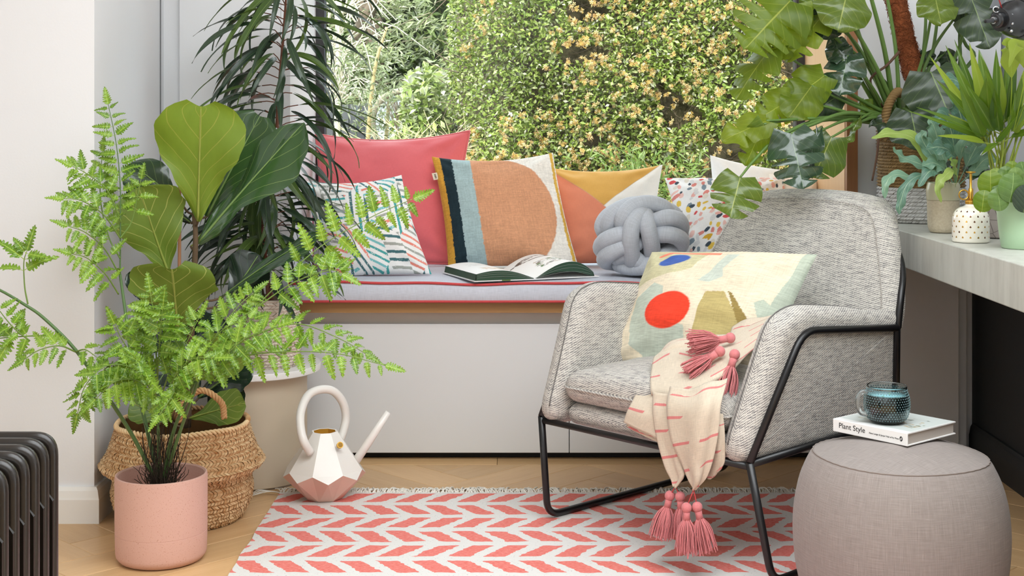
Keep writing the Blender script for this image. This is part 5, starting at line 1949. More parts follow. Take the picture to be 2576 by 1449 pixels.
protos = [strap(1.0, 0.052, arc, 0.35, k, 14).mesh('long_leaf', M_alii if k % 3 else M_alii2) for k, arc in enumerate((0.7, 1.1, 1.4, 1.7, 0.9, 1.2, 0.6, 1.5))]
r_ = random.Random(12)
cnt = 0
nodes = []
for ti, (t, nlv, f0) in enumerate(((trunks[0], 185, 0.06), (trunks[1], 48, 0.30), (trunks[2], 16, 0.4))):
    for k in range(nlv):
        f = f0 + (1 - f0) * (k + r_.random()) / nlv
        nodes.append((ti, f, t))
for k, (ti, f, t) in enumerate(nodes):
    p = Vector(t[min(len(t) - 1, int(f * (len(t) - 1)))])
    az = k * 2.39996 + r_.uniform(-.5, .5)
    out = Vector((math.cos(az), math.sin(az), 0))
    if out.y > 0.15: out.y *= 0.35        # wall behind
    out.normalize()
    zf = (p.z - 0.55) / 0.9
    if ti == 0 and p.z > 1.52: continue
    # twig
    tl = r_.uniform(0.02, 0.095) * (1.0 if ti == 0 else 0.7) * (1 if zf > 0.2 else 0.8)
    q = p + out * tl + Vector((0, 0, r_.uniform(0.0, 0.035)))
    L = r_.uniform(0.17, 0.29) * (1.0 if zf > 0.3 else 0.9)
    up = r_.uniform(-0.55, 0.25) - 0.25 * (1 - abs(out.x))
    d = (out + Vector((0, 0, up))).normalized()
    if q.x + d.x * L < -1.09: continue
    tp_ = q + d * L
    if tp_.z < 0.62 and (tp_.y > 4.38 or tp_.x > -0.60): continue
    if tp_.x > -0.76 and tp_.y > 4.40 and tp_.z < 1.0 and tp_.x < -0.68: continue
    me = protos[r_.randrange(len(protos))]
    if (q + d * L).y > 4.45:
        d.y = -abs(d.y) * 0.6; d.normalize()
    side = d.cross(Vector((0, 0, 1))).normalized()
    zz = side.cross(d)
    roll = Matrix.Rotation(r_.uniform(-0.7, 0.7), 4, d)
    M = Matrix.Translation(q) @ roll @ frame(side, d, zz, (0, 0, 0)) @ Matrix.Diagonal((L * r_.uniform(0.9, 1.25), L, L, 1))
    obj('leaf', me, alii, M)
    cnt += 1
    if k % 2 == 0:
        mb = MB(); tube(mb, [p, p.lerp(q, .5) + Vector((0, 0, .004)), q], 0.0017, 5, cap=False); part('twig', mb, M_redbark, alii)

# ---------------------------------------------------------------- fern in the blush pot
FC = Vector((-0.880, 3.484, 0.0))
M_blushpot = G('speckled_blush_stoneware')
o_ = M_blushpot.coord('Object')
sp = M_blushpot.noise(o_, 420.0, 2)
M_blushpot.set(color=M_blushpot.mix(M_blushpot.math('GREATER_THAN', sp, 0.66), C('#d4a99b'), C('#b98872')), rough=0.75)
M_blushpot.bump(M_blushpot.noise(o_, 300.0, 2), 0.12, 0.001)
M_blushpot = M_blushpot.m
fern = thing('potted_fern', 'bright green artificial fern in a blush pink cylinder pot at the front', 'plant', FC)
pp_ = [(0.0, 0.0), (0.092, 0.0), (0.102, 0.004), (0.110, 0.014), (0.1115, 0.022), (0.1124, 0.05), (0.1128, 0.0715), (0.1128, 0.0722), (0.1122, 0.0727), (0.1122, 0.0733), (0.1128, 0.0738), (0.1128, 0.0745), (0.1131, 0.1), (0.1135, 0.205), (0.112, 0.2135), (0.1085, 0.2145), (0.1055, 0.211), (0.1045, 0.19), (0.1035, 0.165), (0.0, 0.165)]
mb = MB(); lathe(mb, pp_, FC, 80, cap_bottom=False)
part('pot', mb, M_blushpot, fern, True, math.radians(35))
M_twig = plain('dark_moss_twig', C('#2f2417'), 0.9, 0.3, 200.0)
mb = MB(); r_ = random.Random(4)
for k in range(150):
    a = r_.uniform(0, 6.28); rr = 0.028 * math.sqrt(r_.random())
    b = Vector((FC.x + rr * math.cos(a), FC.y + rr * math.sin(a), 0.166))
    h = r_.uniform(0.05, 0.19) if k % 3 else r_.uniform(0.03, 0.08)
    e = b + Vector((math.cos(a) * r_.uniform(0, .05), math.sin(a) * r_.uniform(0, .05), h))
    P = [b] + [b.lerp(e, f) + Vector((r_.uniform(-1, 1), r_.uniform(-1, 1), r_.uniform(-.5, .5))) * 0.009 for f in (.3, .55, .8)] + [e]
    tube(mb, catmull(P, 9), np.linspace(0.0013, 0.0006, 9), 4, cap=False)
o = part('twig_tuft', mb, M_twig, fern); tag(o, kind='stuff', label='tuft of dark mossy twigs')
M_fern = leafmat('fern_green', C('#538019'), C('#90b634'), C('#acc850'), 11.0, 0.5, 0.20, 0.28, 0.07, 0.10, tcol=C('#92b628'), spec=0.7)
M_rach = plain('fern_stalk', C('#6d8a3a'), 0.5, 0.12, 30.0)
M_stalk = plain('fern_thick_stalk', C('#54733f'), 0.5, 0.12, 30.0)
pin = lambda s: max(0.03, (1 - s) ** 0.62 * (0.55 + 0.45 * smoothstep(0, 0.18, s))) if s < 1 else 0.0


def pinna(seed, droop):
    """serrated leaflet, unit length"""
    r2 = random.Random(seed)
    n = 26
    mb = MB(); P = []; U = []
    for i in range(n + 1):
        s = i / n
        w = pin(s) * 0.31
        tooth = (1.0 if i % 3 == 1 else 0.86 if i % 3 == 2 else 0.36)
        adv = 0.035 if i % 3 != 0 else -0.01
        if s > 0.93: tooth = 1; adv = 0
        row = []; ru = []
        for t in (-1, -0.5, 0, 0.5, 1):
            k = tooth if abs(t) == 1 else 1.0
            x = t * w * k
            y = s + (adv if abs(t) == 1 else 0)
            z = 0.22 * abs(x) - droop * s * s + 0.03 * math.sin(s * 34) * abs(t) + 0.03 * math.sin(s * 7 + seed) * t
            row.append((x, y, z)); ru.append((s, t))
        P.append(row); U.append(ru)
    surf(mb, P, U)
    tube(mb, [(0, -0.16, 0.01), (0, -0.05, 0.004), (0, 0.0, 0)], 0.012, 5, cap=False)
    return mb.mesh('leaflet', M_fern)


pins = [pinna(k, d) for k, d in enumerate((0.05, 0.18, 0.32, 0.0, 0.45))]
r_ = random.Random(33)


def frond(path, s0, n, plen, name='frond', r0=0.0022, hang=0.5, up=None, mat=M_rach, tip=True, alt=True, fwd=0.55):
    """rachis through pixel points (px,py,Y) with leaflets from fraction s0 on; plen = leaflet length in m"""
    P = catmull([W(*p) for p in path], 40)
    mb = MB(); tube(mb, P, np.linspace(r0, 0.0009, 40), 6)
    fo = part(name, mb, mat, fern)
    ref = Vector(up) if up else Vector((0, -0.75, 0.65))
    for k in range(n):
        f = s0 + (1 - s0) * (k + 0.5) / n
        i = min(38, int(f * 39))
        p = Vector(P[i]).lerp(Vector(P[i + 1]), f * 39 - i)
        d = (Vector(P[i + 1]) - Vector(P[i])).normalized()
        env = (0.55 + 0.45 * math.sin(math.pi * min(1, (f - s0) / (1 - s0) * 0.75 + 0.25)))
        for sd_ in (-1, 1):
            sv = d.cross(ref).normalized() * sd_
            dirv = (sv + d * fwd * r_.uniform(0.6, 1.4) + Vector((0, 0, -hang * r_.uniform(0.1, 1.0))) + ref * r_.uniform(-.25, .25)).normalized()
            L = plen * 1.18 * env * r_.uniform(0.8, 1.15)
            nz = ref + Vector((r_.uniform(-.5, .5), r_.uniform(-.3, .3), r_.uniform(-.4, .4)))
            M = orient(p, p + dirv, nz)
            M = Matrix.Translation(M @ Vector((0, L * 0.14, 0))) @ M.to_3x3().to_4x4() @ Matrix.Diagonal((L * r_.uniform(.85, 1.15), L, L, 1))
            obj('leaflet', pins[r_.randrange(len(pins))], fo, M)
    if tip:
        d = (Vector(P[-1]) - Vector(P[-3])).normalized()
        M = orient(P[-1], Vector(P[-1]) + d, ref) @ Matrix.Diagonal((plen, plen, plen, 1))
        obj('leaflet', pins[0], fo, M)
    return fo


def stalk(path, r0=0.0045, r1=0.003):
    P = catmull([W(*p) for p in path], 36)
    mb = MB(); tube(mb, P, np.linspace(r0, r1, 36), 9)
    return part('stalk', mb, M_stalk, fern)


YP = 3.484
# main stalks
stalk([(388, 1200, YP), (330, 1090, 3.46), (262, 985, 3.42), (190, 880, 3.40), (110, 800, 3.40), (60, 765, 3.40), (0, 730, 3.40), (-70, 700, 3.40)], 0.0052, 0.003)
stalk([(398, 1200, YP + .01), (365, 1060, 3.52), (335, 930, 3.55), (316, 790, 3.58), (302, 690, 3.60)], 0.0055, 0.0036)
stalk([(402, 1200, YP), (398, 1080, 3.47), (396, 960, 3.45)], 0.0045, 0.003)
stalk([(410, 1200, YP), (440, 1075, 3.46), (492, 960, 3.42)], 0.0055, 0.0036)
stalk([(416, 1200, YP), (455, 1080, 3.43), (500, 955, 3.38)], 0.0050, 0.0034)
# far left sprig
frond([(70, 765, 3.40), (62, 720, 3.40), (60, 660, 3.40), (68, 630, 3.40)], 0.45, 3, 0.066)
frond([(140, 845, 3.40), (80, 845, 3.39), (10, 850, 3.38), (-40, 855, 3.38)], 0.30, 4, 0.055)
frond([(75, 858, 3.39), (30, 820, 3.37), (-10, 770, 3.36)], 0.2, 4, 0.05)
frond([(190, 885, 3.40), (150, 870, 3.37), (100, 880, 3.35), (60, 905, 3.34)], 0.1, 5, 0.045)
frond([(190, 885, 3.40), (215, 880, 3.38), (245, 900, 3.37)], 0.2, 2, 0.045)
# tall upright frond on the left
frond([(302, 690, 3.60), (303, 560, 3.61), (302, 460, 3.62), (292, 360, 3.62), (272, 262, 3.62)], 0.30, 12, 0.047, hang=0.25, mat=M_stalk)
frond([(305, 560, 3.60), (270, 480, 3.57), (215, 435, 3.54), (180, 418, 3.52)], 0.25, 6, 0.046, hang=0.4)
frond([(303, 600, 3.60), (260, 540, 3.55), (205, 505, 3.50), (160, 500, 3.48)], 0.10, 7, 0.046, hang=0.35)
frond([(300, 690, 3.59), (262, 625, 3.55), (215, 585, 3.50), (170, 568, 3.48)], 0.15, 6, 0.046, hang=0.5)
frond([(298, 740, 3.58), (265, 690, 3.54), (220, 650, 3.50), (180, 638, 3.48)], 0.15, 6, 0.047, hang=0.8)
frond([(302, 650, 3.60), (275, 600, 3.62), (255, 520, 3.63), (252, 450, 3.63), (258, 380, 3.63)], 0.25, 8, 0.042, hang=0.3)
frond([(302, 600, 3.60), (330, 560, 3.61), (345, 500, 3.61), (355, 450, 3.61)], 0.4, 3, 0.045)
# long right frond across the cushions
frond([(492, 960, 3.42), (560, 870, 3.45), (680, 735, 3.50), (800, 625, 3.55), (930, 548, 3.60), (1040, 500, 3.63)], 0.50, 10, 0.062, up=(0.25, -1, 0.1), hang=0.0, fwd=0.25)
frond([(560, 830, 3.45), (650, 770, 3.45), (740, 710, 3.45), (830, 680, 3.44), (860, 690, 3.44)], 0.35, 9, 0.056, hang=0.2, fwd=0.3)
# low right fronds
frond([(500, 955, 3.38), (600, 900, 3.36), (720, 885, 3.35), (850, 890, 3.34), (970, 920, 3.34)], 0.10, 13, 0.052, hang=0.75, fwd=0.45)
frond([(560, 880, 3.42), (650, 840, 3.42), (750, 815, 3.42), (850, 850, 3.42), (920, 890, 3.42)], 0.05, 12, 0.046, hang=0.45)
frond([(500, 950, 3.38), (560, 900, 3.33), (620, 850, 3.31), (700, 820, 3.30)], 0.05, 9, 0.050, hang=0.4)
frond([(495, 955, 3.40), (540, 850, 3.45), (600, 770, 3.48), (640, 735, 3.50)], 0.2, 9, 0.048, hang=0.3)
frond([(480, 975, 3.40), (510, 900, 3.40), (560, 830, 3.38), (640, 800, 3.36)], 0.1, 8, 0.048, hang=0.5)
# middle fronds
frond([(396, 960, 3.45), (392, 870, 3.43), (388, 800, 3.42), (378, 735, 3.42)], 0.15, 9, 0.052, hang=0.3)
frond([(396, 960, 3.45), (400, 880, 3.40), (405, 820, 3.37), (410, 770, 3.36)], 0.25, 7, 0.052, hang=0.4)
frond([(390, 1010, 3.46), (350, 920, 3.42), (310, 860, 3.38), (288, 815, 3.36)], 0.2, 8, 0.052, hang=0.4)
frond([(392, 1000, 3.46), (340, 930, 3.38), (270, 920, 3.33), (215, 970, 3.30), (195, 1040, 3.30)], 0.15, 12, 0.052, hang=0.7)
frond([(396, 1010, 3.45), (350, 960, 3.36), (290, 960, 3.30), (240, 1005, 3.28)], 0.15, 9, 0.050, hang=0.6)
frond([(410, 1010, 3.44), (440, 950, 3.36), (480, 905, 3.32), (540, 900, 3.30)], 0.15, 9, 0.052, hang=0.5)
frond([(404, 1030, 3.44), (380, 960, 3.34), (360, 920, 3.28), (345, 905, 3.25)], 0.2, 7, 0.054, hang=0.5)
frond([(420, 1020, 3.44), (440, 980, 3.36), (430, 1000, 3.30), (400, 1045, 3.27)], 0.2, 6, 0.046, hang=0.7)
frond([(404, 1000, 3.44), (430, 930, 3.40), (470, 860, 3.38), (500, 800, 3.38)], 0.2, 8, 0.050, hang=0.4)

# ---------------------------------------------------------------- Swiss cheese plant
M_mon = leafmat('monstera_green', C('#43591c'), C('#667a28'), C('#99a34f'), 6.0, 0.9, 0.22, 0.30, 0.022, 0.04, coat=0.2)
M_monbacklit = leafmat('monstera_backlit', C('#56701a'), C('#84942c'), C('#a8b04c'), 6.0, 0.9, 0.45, 0.38, 0.022, 0.04, tcol=C('#8fa21c'))  # backlit copy: light shining through is put into the colour
M_mondark = leafmat('monstera_gloss', C('#22382a'), C('#374f38'), C('#637a58'), 6.0, 0.9, 0.07, 0.20, 0.016, 0.03, coat=0.5)
M_monshade = leafmat('monstera_shade', C('#1f2f22'), C('#37472f'), C('#6c8048'), 6.0, 0.9, 0.08, 0.35, 0.020, 0.03)  # shaded copy: its dark colour stands for shade
M_petiole = plain('monstera_stalk', C('#5f7d3c'), 0.42, 0.15, 20.0)


def monstera_leaf(L, w, cuts, seed, droop=0.25, fold=0.12, heart=0.14):
    """heart-shaped blade with slits between the side lobes; +Y to the tip"""
    r2 = random.Random(seed)
    mb = MB()
    ns = 48
    for sd_ in (-1, 1):
        cs = sorted(0.30 + 0.58 * (k + r2.uniform(.15, .85)) / max(1, cuts) for k in range(cuts))
        P = []; U = []
        for i in range(ns + 1):
            s = i / ns
            hw = w * (max(0.0, 1 - ((s - 0.36) / 0.64) ** 2) ** 0.62 if s > 0.36 else (0.55 + 0.45 * math.sin(math.pi / 2 * s / 0.36)) )
            cut = 1.0
            for c in cs:
                d = abs(s - c)
                cut = min(cut, 0.34 + 0.66 * smoothstep(0.010, 0.042, d))
            row = []; ru = []
            for j in range(9):
                t = j / 8
                x = t * hw * cut
                back = heart * L * (1 - s) ** 3 * t ** 1.2          # lobes reach behind the stalk
                y = s * L - back + 0.10 * L * t * t * s * (1 - s)
                z = fold * x - droop * L * s * s - 0.25 * x * x / w + 0.010 * math.sin(s * 14 + seed + sd_) * t
                row.append((sd_ * x, y, z)); ru.append((s, sd_ * t * cut))
            P.append(row if sd_ > 0 else row); U.append(ru)
        surf(mb, P if sd_ > 0 else [r[::-1] for r in P], U if sd_ > 0 else [r[::-1] for r in U])
    return mb


mons = thing('cheese_plant', 'large Swiss cheese plant with split leaves in the rope basket', 'plant', (TC.x, TC.y, WT + 0.285))
crown = W(2262, 300, 4.30)
leaves = [  # attach px, tip px, depth attach/tip, half-width, cuts, material, face, droop, stalk waypoint(px,py,Y) or None
    ((1942, 118), (1842, 240), 4.02, 3.98, .075, 3, M_monbacklit, (-0.55, -0.55, 0.65), .12, [(2100, 215, 4.15)]),
    ((1988, 2), (1876, 118), 4.00, 3.92, .110, 4, M_monbacklit, (-0.15, -0.95, 0.15), .08, [(2130, 125, 4.15)]),
    ((2000, 10), (1955, 150), 4.03, 4.00, .075, 3, M_monbacklit, (0.0, -1, 0.1), .05, None),
    ((2068, 40), (1978, 148), 4.06, 4.00, .055, 3, M_monbacklit, (-0.35, -0.8, 0.5), .08, [(2160, 120, 4.2)]),
    ((2130, -15), (2108, 78), 4.02, 3.98, .085, 0, M_mon, (0.05, -0.95, 0.25), .0, [(2170, 110, 4.15)]),
    ((2092, 25), (2070, 98), 4.07, 4.06, .055, 0, M_monshade, (0.0, -1, 0.0), .0, None),
    ((2070, -10), (2040, 48), 4.10, 4.10, .06, 1, M_mon, (0.0, -1, 0.1), .0, None),
    ((2132, 140), (2112, 238), 4.10, 4.06, .062, 1, M_mondark, (-0.25, -0.8, 0.6), .10, [(2200, 230, 4.2)]),
    ((2120, 150), (2095, 92), 4.10, 4.14, .040, 0, M_mondark, (-0.3, -0.75, 0.6), .05, None),
    ((2074, 190), (1986, 256), 4.08, 4.02, .064, 1, M_monbacklit, (-0.1, -1, 0.1), .0, [(2190, 265, 4.2)]),
    ((2042, 216), (1984, 296), 4.05, 3.98, .066, 0, M_monbacklit, (-0.1, -1, 0.1), .02, [(2160, 270, 4.15)]),
    ((2110, 240), (2030, 292), 4.12, 4.08, .045, 0, M_monshade, (0.1, -0.95, 0.3), .0, [(2180, 275, 4.2)]),
    ((1862, 446), (1836, 548), 3.86, 3.80, .072, 2, M_mon, (-0.15, -0.95, 0.15), .0, [(2080, 300, 4.05), (1960, 345, 3.95), (1900, 400, 3.9)]),
    ((1990, 336), (2022, 474), 3.90, 3.84, .078, 3, M_mondark, (-0.2, -0.85, 0.5), .06, [(2140, 284, 4.1), (2040, 315, 3.95)]),
    ((2060, 330), (2010, 462), 3.96, 3.90, .030, 1, M_mondark, (-0.8, -0.4, 0.5), .10, None),
    ((2092, 345), (2046, 448), 4.02, 3.98, .072, 1, M_mon, (0.05, -1, 0.05), .0, [(2180, 300, 4.15)]),
    ((1928, 304), (1818, 348), 3.93, 3.88, .052, 1, M_monbacklit, (-0.1, -0.8, 0.6), .08, [(2080, 296, 4.05)]),
    ((1922, 312), (1874, 418), 3.92, 3.92, .045, 1, M_monbacklit, (0.2, -0.95, 0.1), .0, None),
    ((1990, 250), (1905, 300), 4.02, 4.00, .055, 1, M_monbacklit, (0.0, -1, 0.1), .0, [(2120, 280, 4.1)]),
    ((2342, 182), (2392, 298), 4.10, 4.04, .105, 0, M_monshade, (-0.10, -0.95, 0.3), .0, [(2300, 230, 4.2)]),
    ((2292, 283), (2312, 378), 4.06, 4.00, .078, 0, M_monshade, (-0.05, -0.95, 0.3), .0, None),
    ((2352, -10), (2368, 62), 4.15, 4.10, .062, 0, M_mon, (0.0, -1, -0.1), .0, [(2320, 150, 4.25)]),
    ((2440, -15), (2490, 122), 4.15, 4.10, .070, 2, M_monshade, (-0.1, -1, 0.05), .0, [(2400, 150, 4.25)]),
    ((2420, 20), (2530, 60), 4.22, 4.20, .070, 2, M_monshade, (-0.1, -1, 0.1), .0, None),
    ((2330, 130), (2330, 170), 4.32, 4.32, .03, 0, M_monshade, (0, -1, 0), .0, None),
    ((2378, 130), (2392, 172), 4.34, 4.34, .03, 0, M_monshade, (0, -1, 0), .0, None),
    ((2215, 290), (2160, 262), 4.22, 4.18, .040, 0, M_mon, (0.1, -0.9, 0.5), .0, None),
    ((2250, 300), (2190, 318), 4.20, 4.14, .028, 0, M_monshade, (0.1, -0.9, 0.5), .0, None),
    ((2160, 300), (2126, 372), 4.10, 4.08, .013, 0, M_mon, (-0.6, -0.7, 0.2), .0, None),
]
for i, (b, t, y0, y1, hw, cuts, m, fc, dr, way) in enumerate(leaves):
    B, T = W(*b, y0), W(*t, y1)
    L = (T - B).length
    me = monstera_leaf(L, hw, cuts, i, dr, 0.10).mesh('monstera_leaf', m)
    o = obj('leaf', me, mons, orient(B, T, fc))
    pts = [crown + Vector((rnd.uniform(-.03, .03), rnd.uniform(-.02, .02), rnd.uniform(-.04, .02)))] + ([W(*w_) for w_ in way] if way else [crown.lerp(B, 0.55) + Vector((0, 0.02, 0.02))]) + [B]
    P = catmull(pts, 26)
    mb = MB(); tube(mb, P, np.linspace(0.0078, 0.0032, 26), 8); part('petiole', mb, M_petiole, mons)
# stalks that run up out of the picture
for a, b, r0 in (((2250, 290, 4.28), (2185, -30, 4.1), .0085), ((2262, 280, 4.27), (2228, -30, 4.22), .007), ((2310, 200, 4.32), (2328, -30, 4.3), .006), ((2330, 190, 4.33), (2362, -30, 4.3), .006), ((2400, 200, 4.3), (2412, -30, 4.28), .006), ((2440, 160, 4.3), (2400, 60, 4.28), .006), ((2262, 300, 4.25), (2120, 20, 4.05), .008), ((2262, 250, 4.3), (2100, 90, 4.12), .006)):
    p, q = W(*a), W(*b)
    mb = MB(); tube(mb, catmull([crown, p, p.lerp(q, .5) + Vector((0.01, 0, 0)), q], 20), np.linspace(r0 * 1.2, r0 * .7, 20), 8); part('petiole', mb, M_petiole, mons)
# short trunk and hanging air roots
mb = MB(); tube(mb, catmull([(TC.x, TC.y, WT + 0.25), crown + Vector((0, 0, -.02)), W(2290, 230, 4.31)], 10), 0.02, 10); part('trunk', mb, plain('green_trunk', C('#56613a'), 0.7, 0.25, 40.0), mons)
M_root = plain('air_root', C('#5b4030'), 0.8, 0.25, 60.0)
for path in ([(2226, 295, 4.18), (2212, 330, 4.17), (2206, 390, 4.17), (2194, 455, 4.17)], [(2262, 130, 4.2), (2230, 165, 4.19), (2196, 190, 4.19), (2192, 215, 4.2), (2222, 270, 4.24)]):
    mb = MB(); tube(mb, catmull([W(*p) for p in path], 18), np.linspace(.0045, .003, 18), 7); part('air_root', mb, M_root, mons)
# coir moss pole
M_coir = plain('coir_fibre', C('#8a4a26'), 0.95, 0.35, 120.0, 0.8, 420.0)
pp0, pp1 = W(2300, 195, 4.30), W(2238, -60, 4.30)
pole = thing('coir_pole', 'shaggy rust-brown coir pole leaning among the cheese plant stalks', 'plant support', (TC.x, TC.y + 0.02, WT + 0.285))
mb = MB(); P = [Vector((TC.x + 0.02, TC.y - 0.01, WT + 0.28))] + [pp0.lerp(pp1, f) for f in np.linspace(0, 1, 26)]
tube(mb, P, [0.03 * (1 + 0.12 * mnoise.noise(Vector((k * 1.7, 0, 0)))) for k in range(len(P))], 18); part('pole_core', mb, M_coir, pole)
mb = MB(); r_ = random.Random(8)
ax = (pp1 - pp0).normalized(); xx_ = ax.orthogonal().normalized(); yy_ = ax.cross(xx_)
for k in range(1500):
    f = r_.random(); a = r_.uniform(0, 6.283)
    c = pp0.lerp(pp1, f) + (xx_ * math.cos(a) + yy_ * math.sin(a)) * 0.0285
    tdir = (ax * r_.uniform(-1, 1) + (-xx_ * math.sin(a) + yy_ * math.cos(a)) * r_.uniform(-1, 1)).normalized()
    nn_ = (xx_ * math.cos(a) + yy_ * math.sin(a))
    L = r_.uniform(0.012, 0.032)
    tube(mb, [c - tdir * L / 2, c + nn_ * r_.uniform(.001, .006), c + tdir * L / 2 + nn_ * r_.uniform(-.002, .008)], 0.0007, 3, cap=False)
o = part('coir_fibres', mb, M_coir, pole); tag(o, kind='stuff')

# ---------------------------------------------------------------- blue star fern in the glazed vase
VC = Vector((1.208, 3.905, WT + 0.0008))
g = G('two_tone_glaze')
z_ = g.sep(g.coord('Object'))[2]
topm = g.math('GREATER_THAN', z_, WT + 0.092)
n_ = g.noise(g.coord('Object'), 160.0, 3)
g.set(color=g.mix(topm, g.mix(n_, C('#b9a98d'), C('#d8ccb4')), C('#c3bfa2')), rough=g.math('MULTIPLY_ADD', topm, -0.55, 0.75))
g.bump(g.math('MULTIPLY', n_, g.math('SUBTRACT', 1.0, topm)), 0.5, 0.003)
vase = thing('glazed_vase', 'sandy stoneware vase with a glazed olive neck holding the blue-green fern', 'vase', VC)
vp = catmull([(0.0, 0.0), (0.030, 0.0), (0.037, 0.004), (0.042, 0.018), (0.0435, 0.05), (0.0445, 0.09), (0.0455, 0.092), (0.0465, 0.12), (0.043, 0.138), (0.040, 0.138), (0.038, 0.12), (0.0, 0.118)], 60)
mb = MB(); lathe(mb, [tuple(p) for p in vp], VC, 56, cap_bottom=False); part('vase_body', mb, g.m, vase)
M_blue = leafmat('blue_star_leaf', C('#4d7468'), C('#84a88f'), C('#b7cba8'), 8.0, 0.5, 0.22, 0.42, 0.03, 0.04, tcol=C('#8fb070'))
M_bluelime = leafmat('blue_star_young', C('#7f9c45'), C('#a9bd66'), C('#c4d088'), 8.0, 0.5, 0.30, 0.40, 0.03, 0.04)
star = thing('blue_star_fern', 'blue-green wavy-leaved fern spilling from the glazed vase', 'plant', VC + Vector((0, 0, 0.125)))
wav = lambda s: max(0.03, math.sin(math.pi * min(1, s ** 0.8)) ** 0.6) if s < 1 else 0.03
fr_ = [  # waypoints px with depth, half-width, material
    ([(2395, 470, 3.90), (2340, 420, 3.87), (2300, 350, 3.86), (2240, 335, 3.84), (2192, 348, 3.82)], .017, M_bluelime),
    ([(2395, 470, 3.90), (2330, 420, 3.84), (2270, 395, 3.82), (2246, 370, 3.80)], .016, M_blue),
    ([(2390, 472, 3.90), (2310, 450, 3.83), (2250, 440, 3.80), (2228, 465, 3.78), (2226, 500, 3.78)], .014, M_blue),
    ([(2392, 472, 3.88), (2330, 440, 3.80), (2285, 460, 3.77), (2265, 510, 3.76), (2262, 540, 3.76)], .014, M_blue),
    ([(2395, 470, 3.90), (2350, 400, 3.86), (2320, 350, 3.85), (2330, 330, 3.84)], .020, M_blue),
    ([(2400, 470, 3.90), (2370, 390, 3.90), (2350, 320, 3.90), (2335, 300, 3.90)], .026, M_blue),
    ([(2402, 470, 3.90), (2400, 370, 3.86), (2380, 300, 3.84), (2345, 305, 3.82)], .030, M_blue),
    ([(2405, 470, 3.90), (2420, 380, 3.84), (2440, 355, 3.80), (2470, 365, 3.78)], .026, M_blue),
    ([(2400, 468, 3.90), (2395, 390, 3.82), (2365, 370, 3.78), (2330, 375, 3.76)], .026, M_blue),
    ([(2402, 470, 3.90), (2430, 300, 3.92), (2430, 230, 3.92), (2400, 200, 3.92), (2366, 205, 3.90)], .024, M_blue),
    ([(2402, 470, 3.90), (2420, 330, 3.94), (2410, 270, 3.94), (2392, 240, 3.93)], .032, M_blue),
    ([(2398, 472, 3.88), (2370, 440, 3.80), (2340, 430, 3.76), (2310, 470, 3.74)], .018, M_blue),
    ([(2400, 472, 3.88), (2380, 430, 3.80), (2350, 410, 3.78), (2320, 418, 3.76)], .022, M_blue),
    ([(2402, 472, 3.88), (2400, 430, 3.78), (2380, 440, 3.74), (2360, 470, 3.73), (2368, 510, 3.74)], .013, M_bluelime),
    ([(2405, 472, 3.90), (2440, 400, 3.92), (2470, 340, 3.92), (2480, 300, 3.92)], .026, M_blue),
    ([(2405, 472, 3.90), (2450, 430, 3.92), (2480, 400, 3.93), (2520, 400, 3.93)], .024, M_blue),
    ([(2405, 472, 3.90), (2440, 440, 3.96), (2470, 420, 3.98), (2500, 440, 4.0)], .030, M_mondark),
    ([(2400, 472, 3.92), (2380, 430, 3.98), (2350, 400, 4.0), (2330, 410, 4.02)], .030, M_mondark),
    ([(2403, 472, 3.87), (2408, 440, 3.80), (2398, 410, 3.77), (2388, 400, 3.76)], .014, M_bluelime),
]


def ribbon(path, hw, mat, seed, wave=0.35, ns=34, nt=3, ref=(0, -0.8, 0.6), prof=wav, s_start=0.25):
    P = catmull([W(*p) for p in path], ns + 1)
    mb = MB(); R = []; U = []
    ref = Vector(ref)
    for i in range(ns + 1):
        s = i / ns
        d = Vector(P[min(i + 1, ns)] - P[max(i - 1, 0)]).normalized()
        x = d.cross(ref).normalized(); n = x.cross(d)
        q = max(0, (s - s_start) / (1 - s_start))
        w = hw * (prof(q) if s > s_start else 0.06)
        w1 = w * (1 + 0.22 * math.sin(s * 26 + seed)); w2 = w * (1 + 0.22 * math.sin(s * 23 + seed * 2 + 1))
        row = []; ru = []
        for j in range(-nt, nt + 1):
            t = j / nt
            p = Vector(P[i]) + x * t * (w1 if t > 0 else w2) + n * wave * w * (abs(t) ** 1.5) * math.sin(s * 24 + seed + (1.6 if t > 0 else 0))
            row.append(tuple(p)); ru.append((s, t))
        R.append(row); U.append(ru)
    return surf(mb, R, U)


for i, (p, hw, m) in enumerate(fr_):
    part('leaf', ribbon(p, hw, m, i * 1.3), m, star)

# ---------------------------------------------------------------- plant mister
SCn = Vector(((2442 - CX) * 3.60 / F, 3.60, WT + 0.0008))
g = G('ivory_glaze_gold_drops')
cu = g.sep(g.coord('UV'))
rowf = g.math('DIVIDE', cu[1], 0.0135)
ri = g.math('FLOOR', rowf)
uu_ = g.math('ADD', g.math('DIVIDE', cu[0], 0.0197), g.math('MULTIPLY', ri, 0.5))
fx = g.math('SUBTRACT', g.math('FRACT', uu_), 0.5); fy = g.math('SUBTRACT', g.math('FRACT', rowf), 0.45)
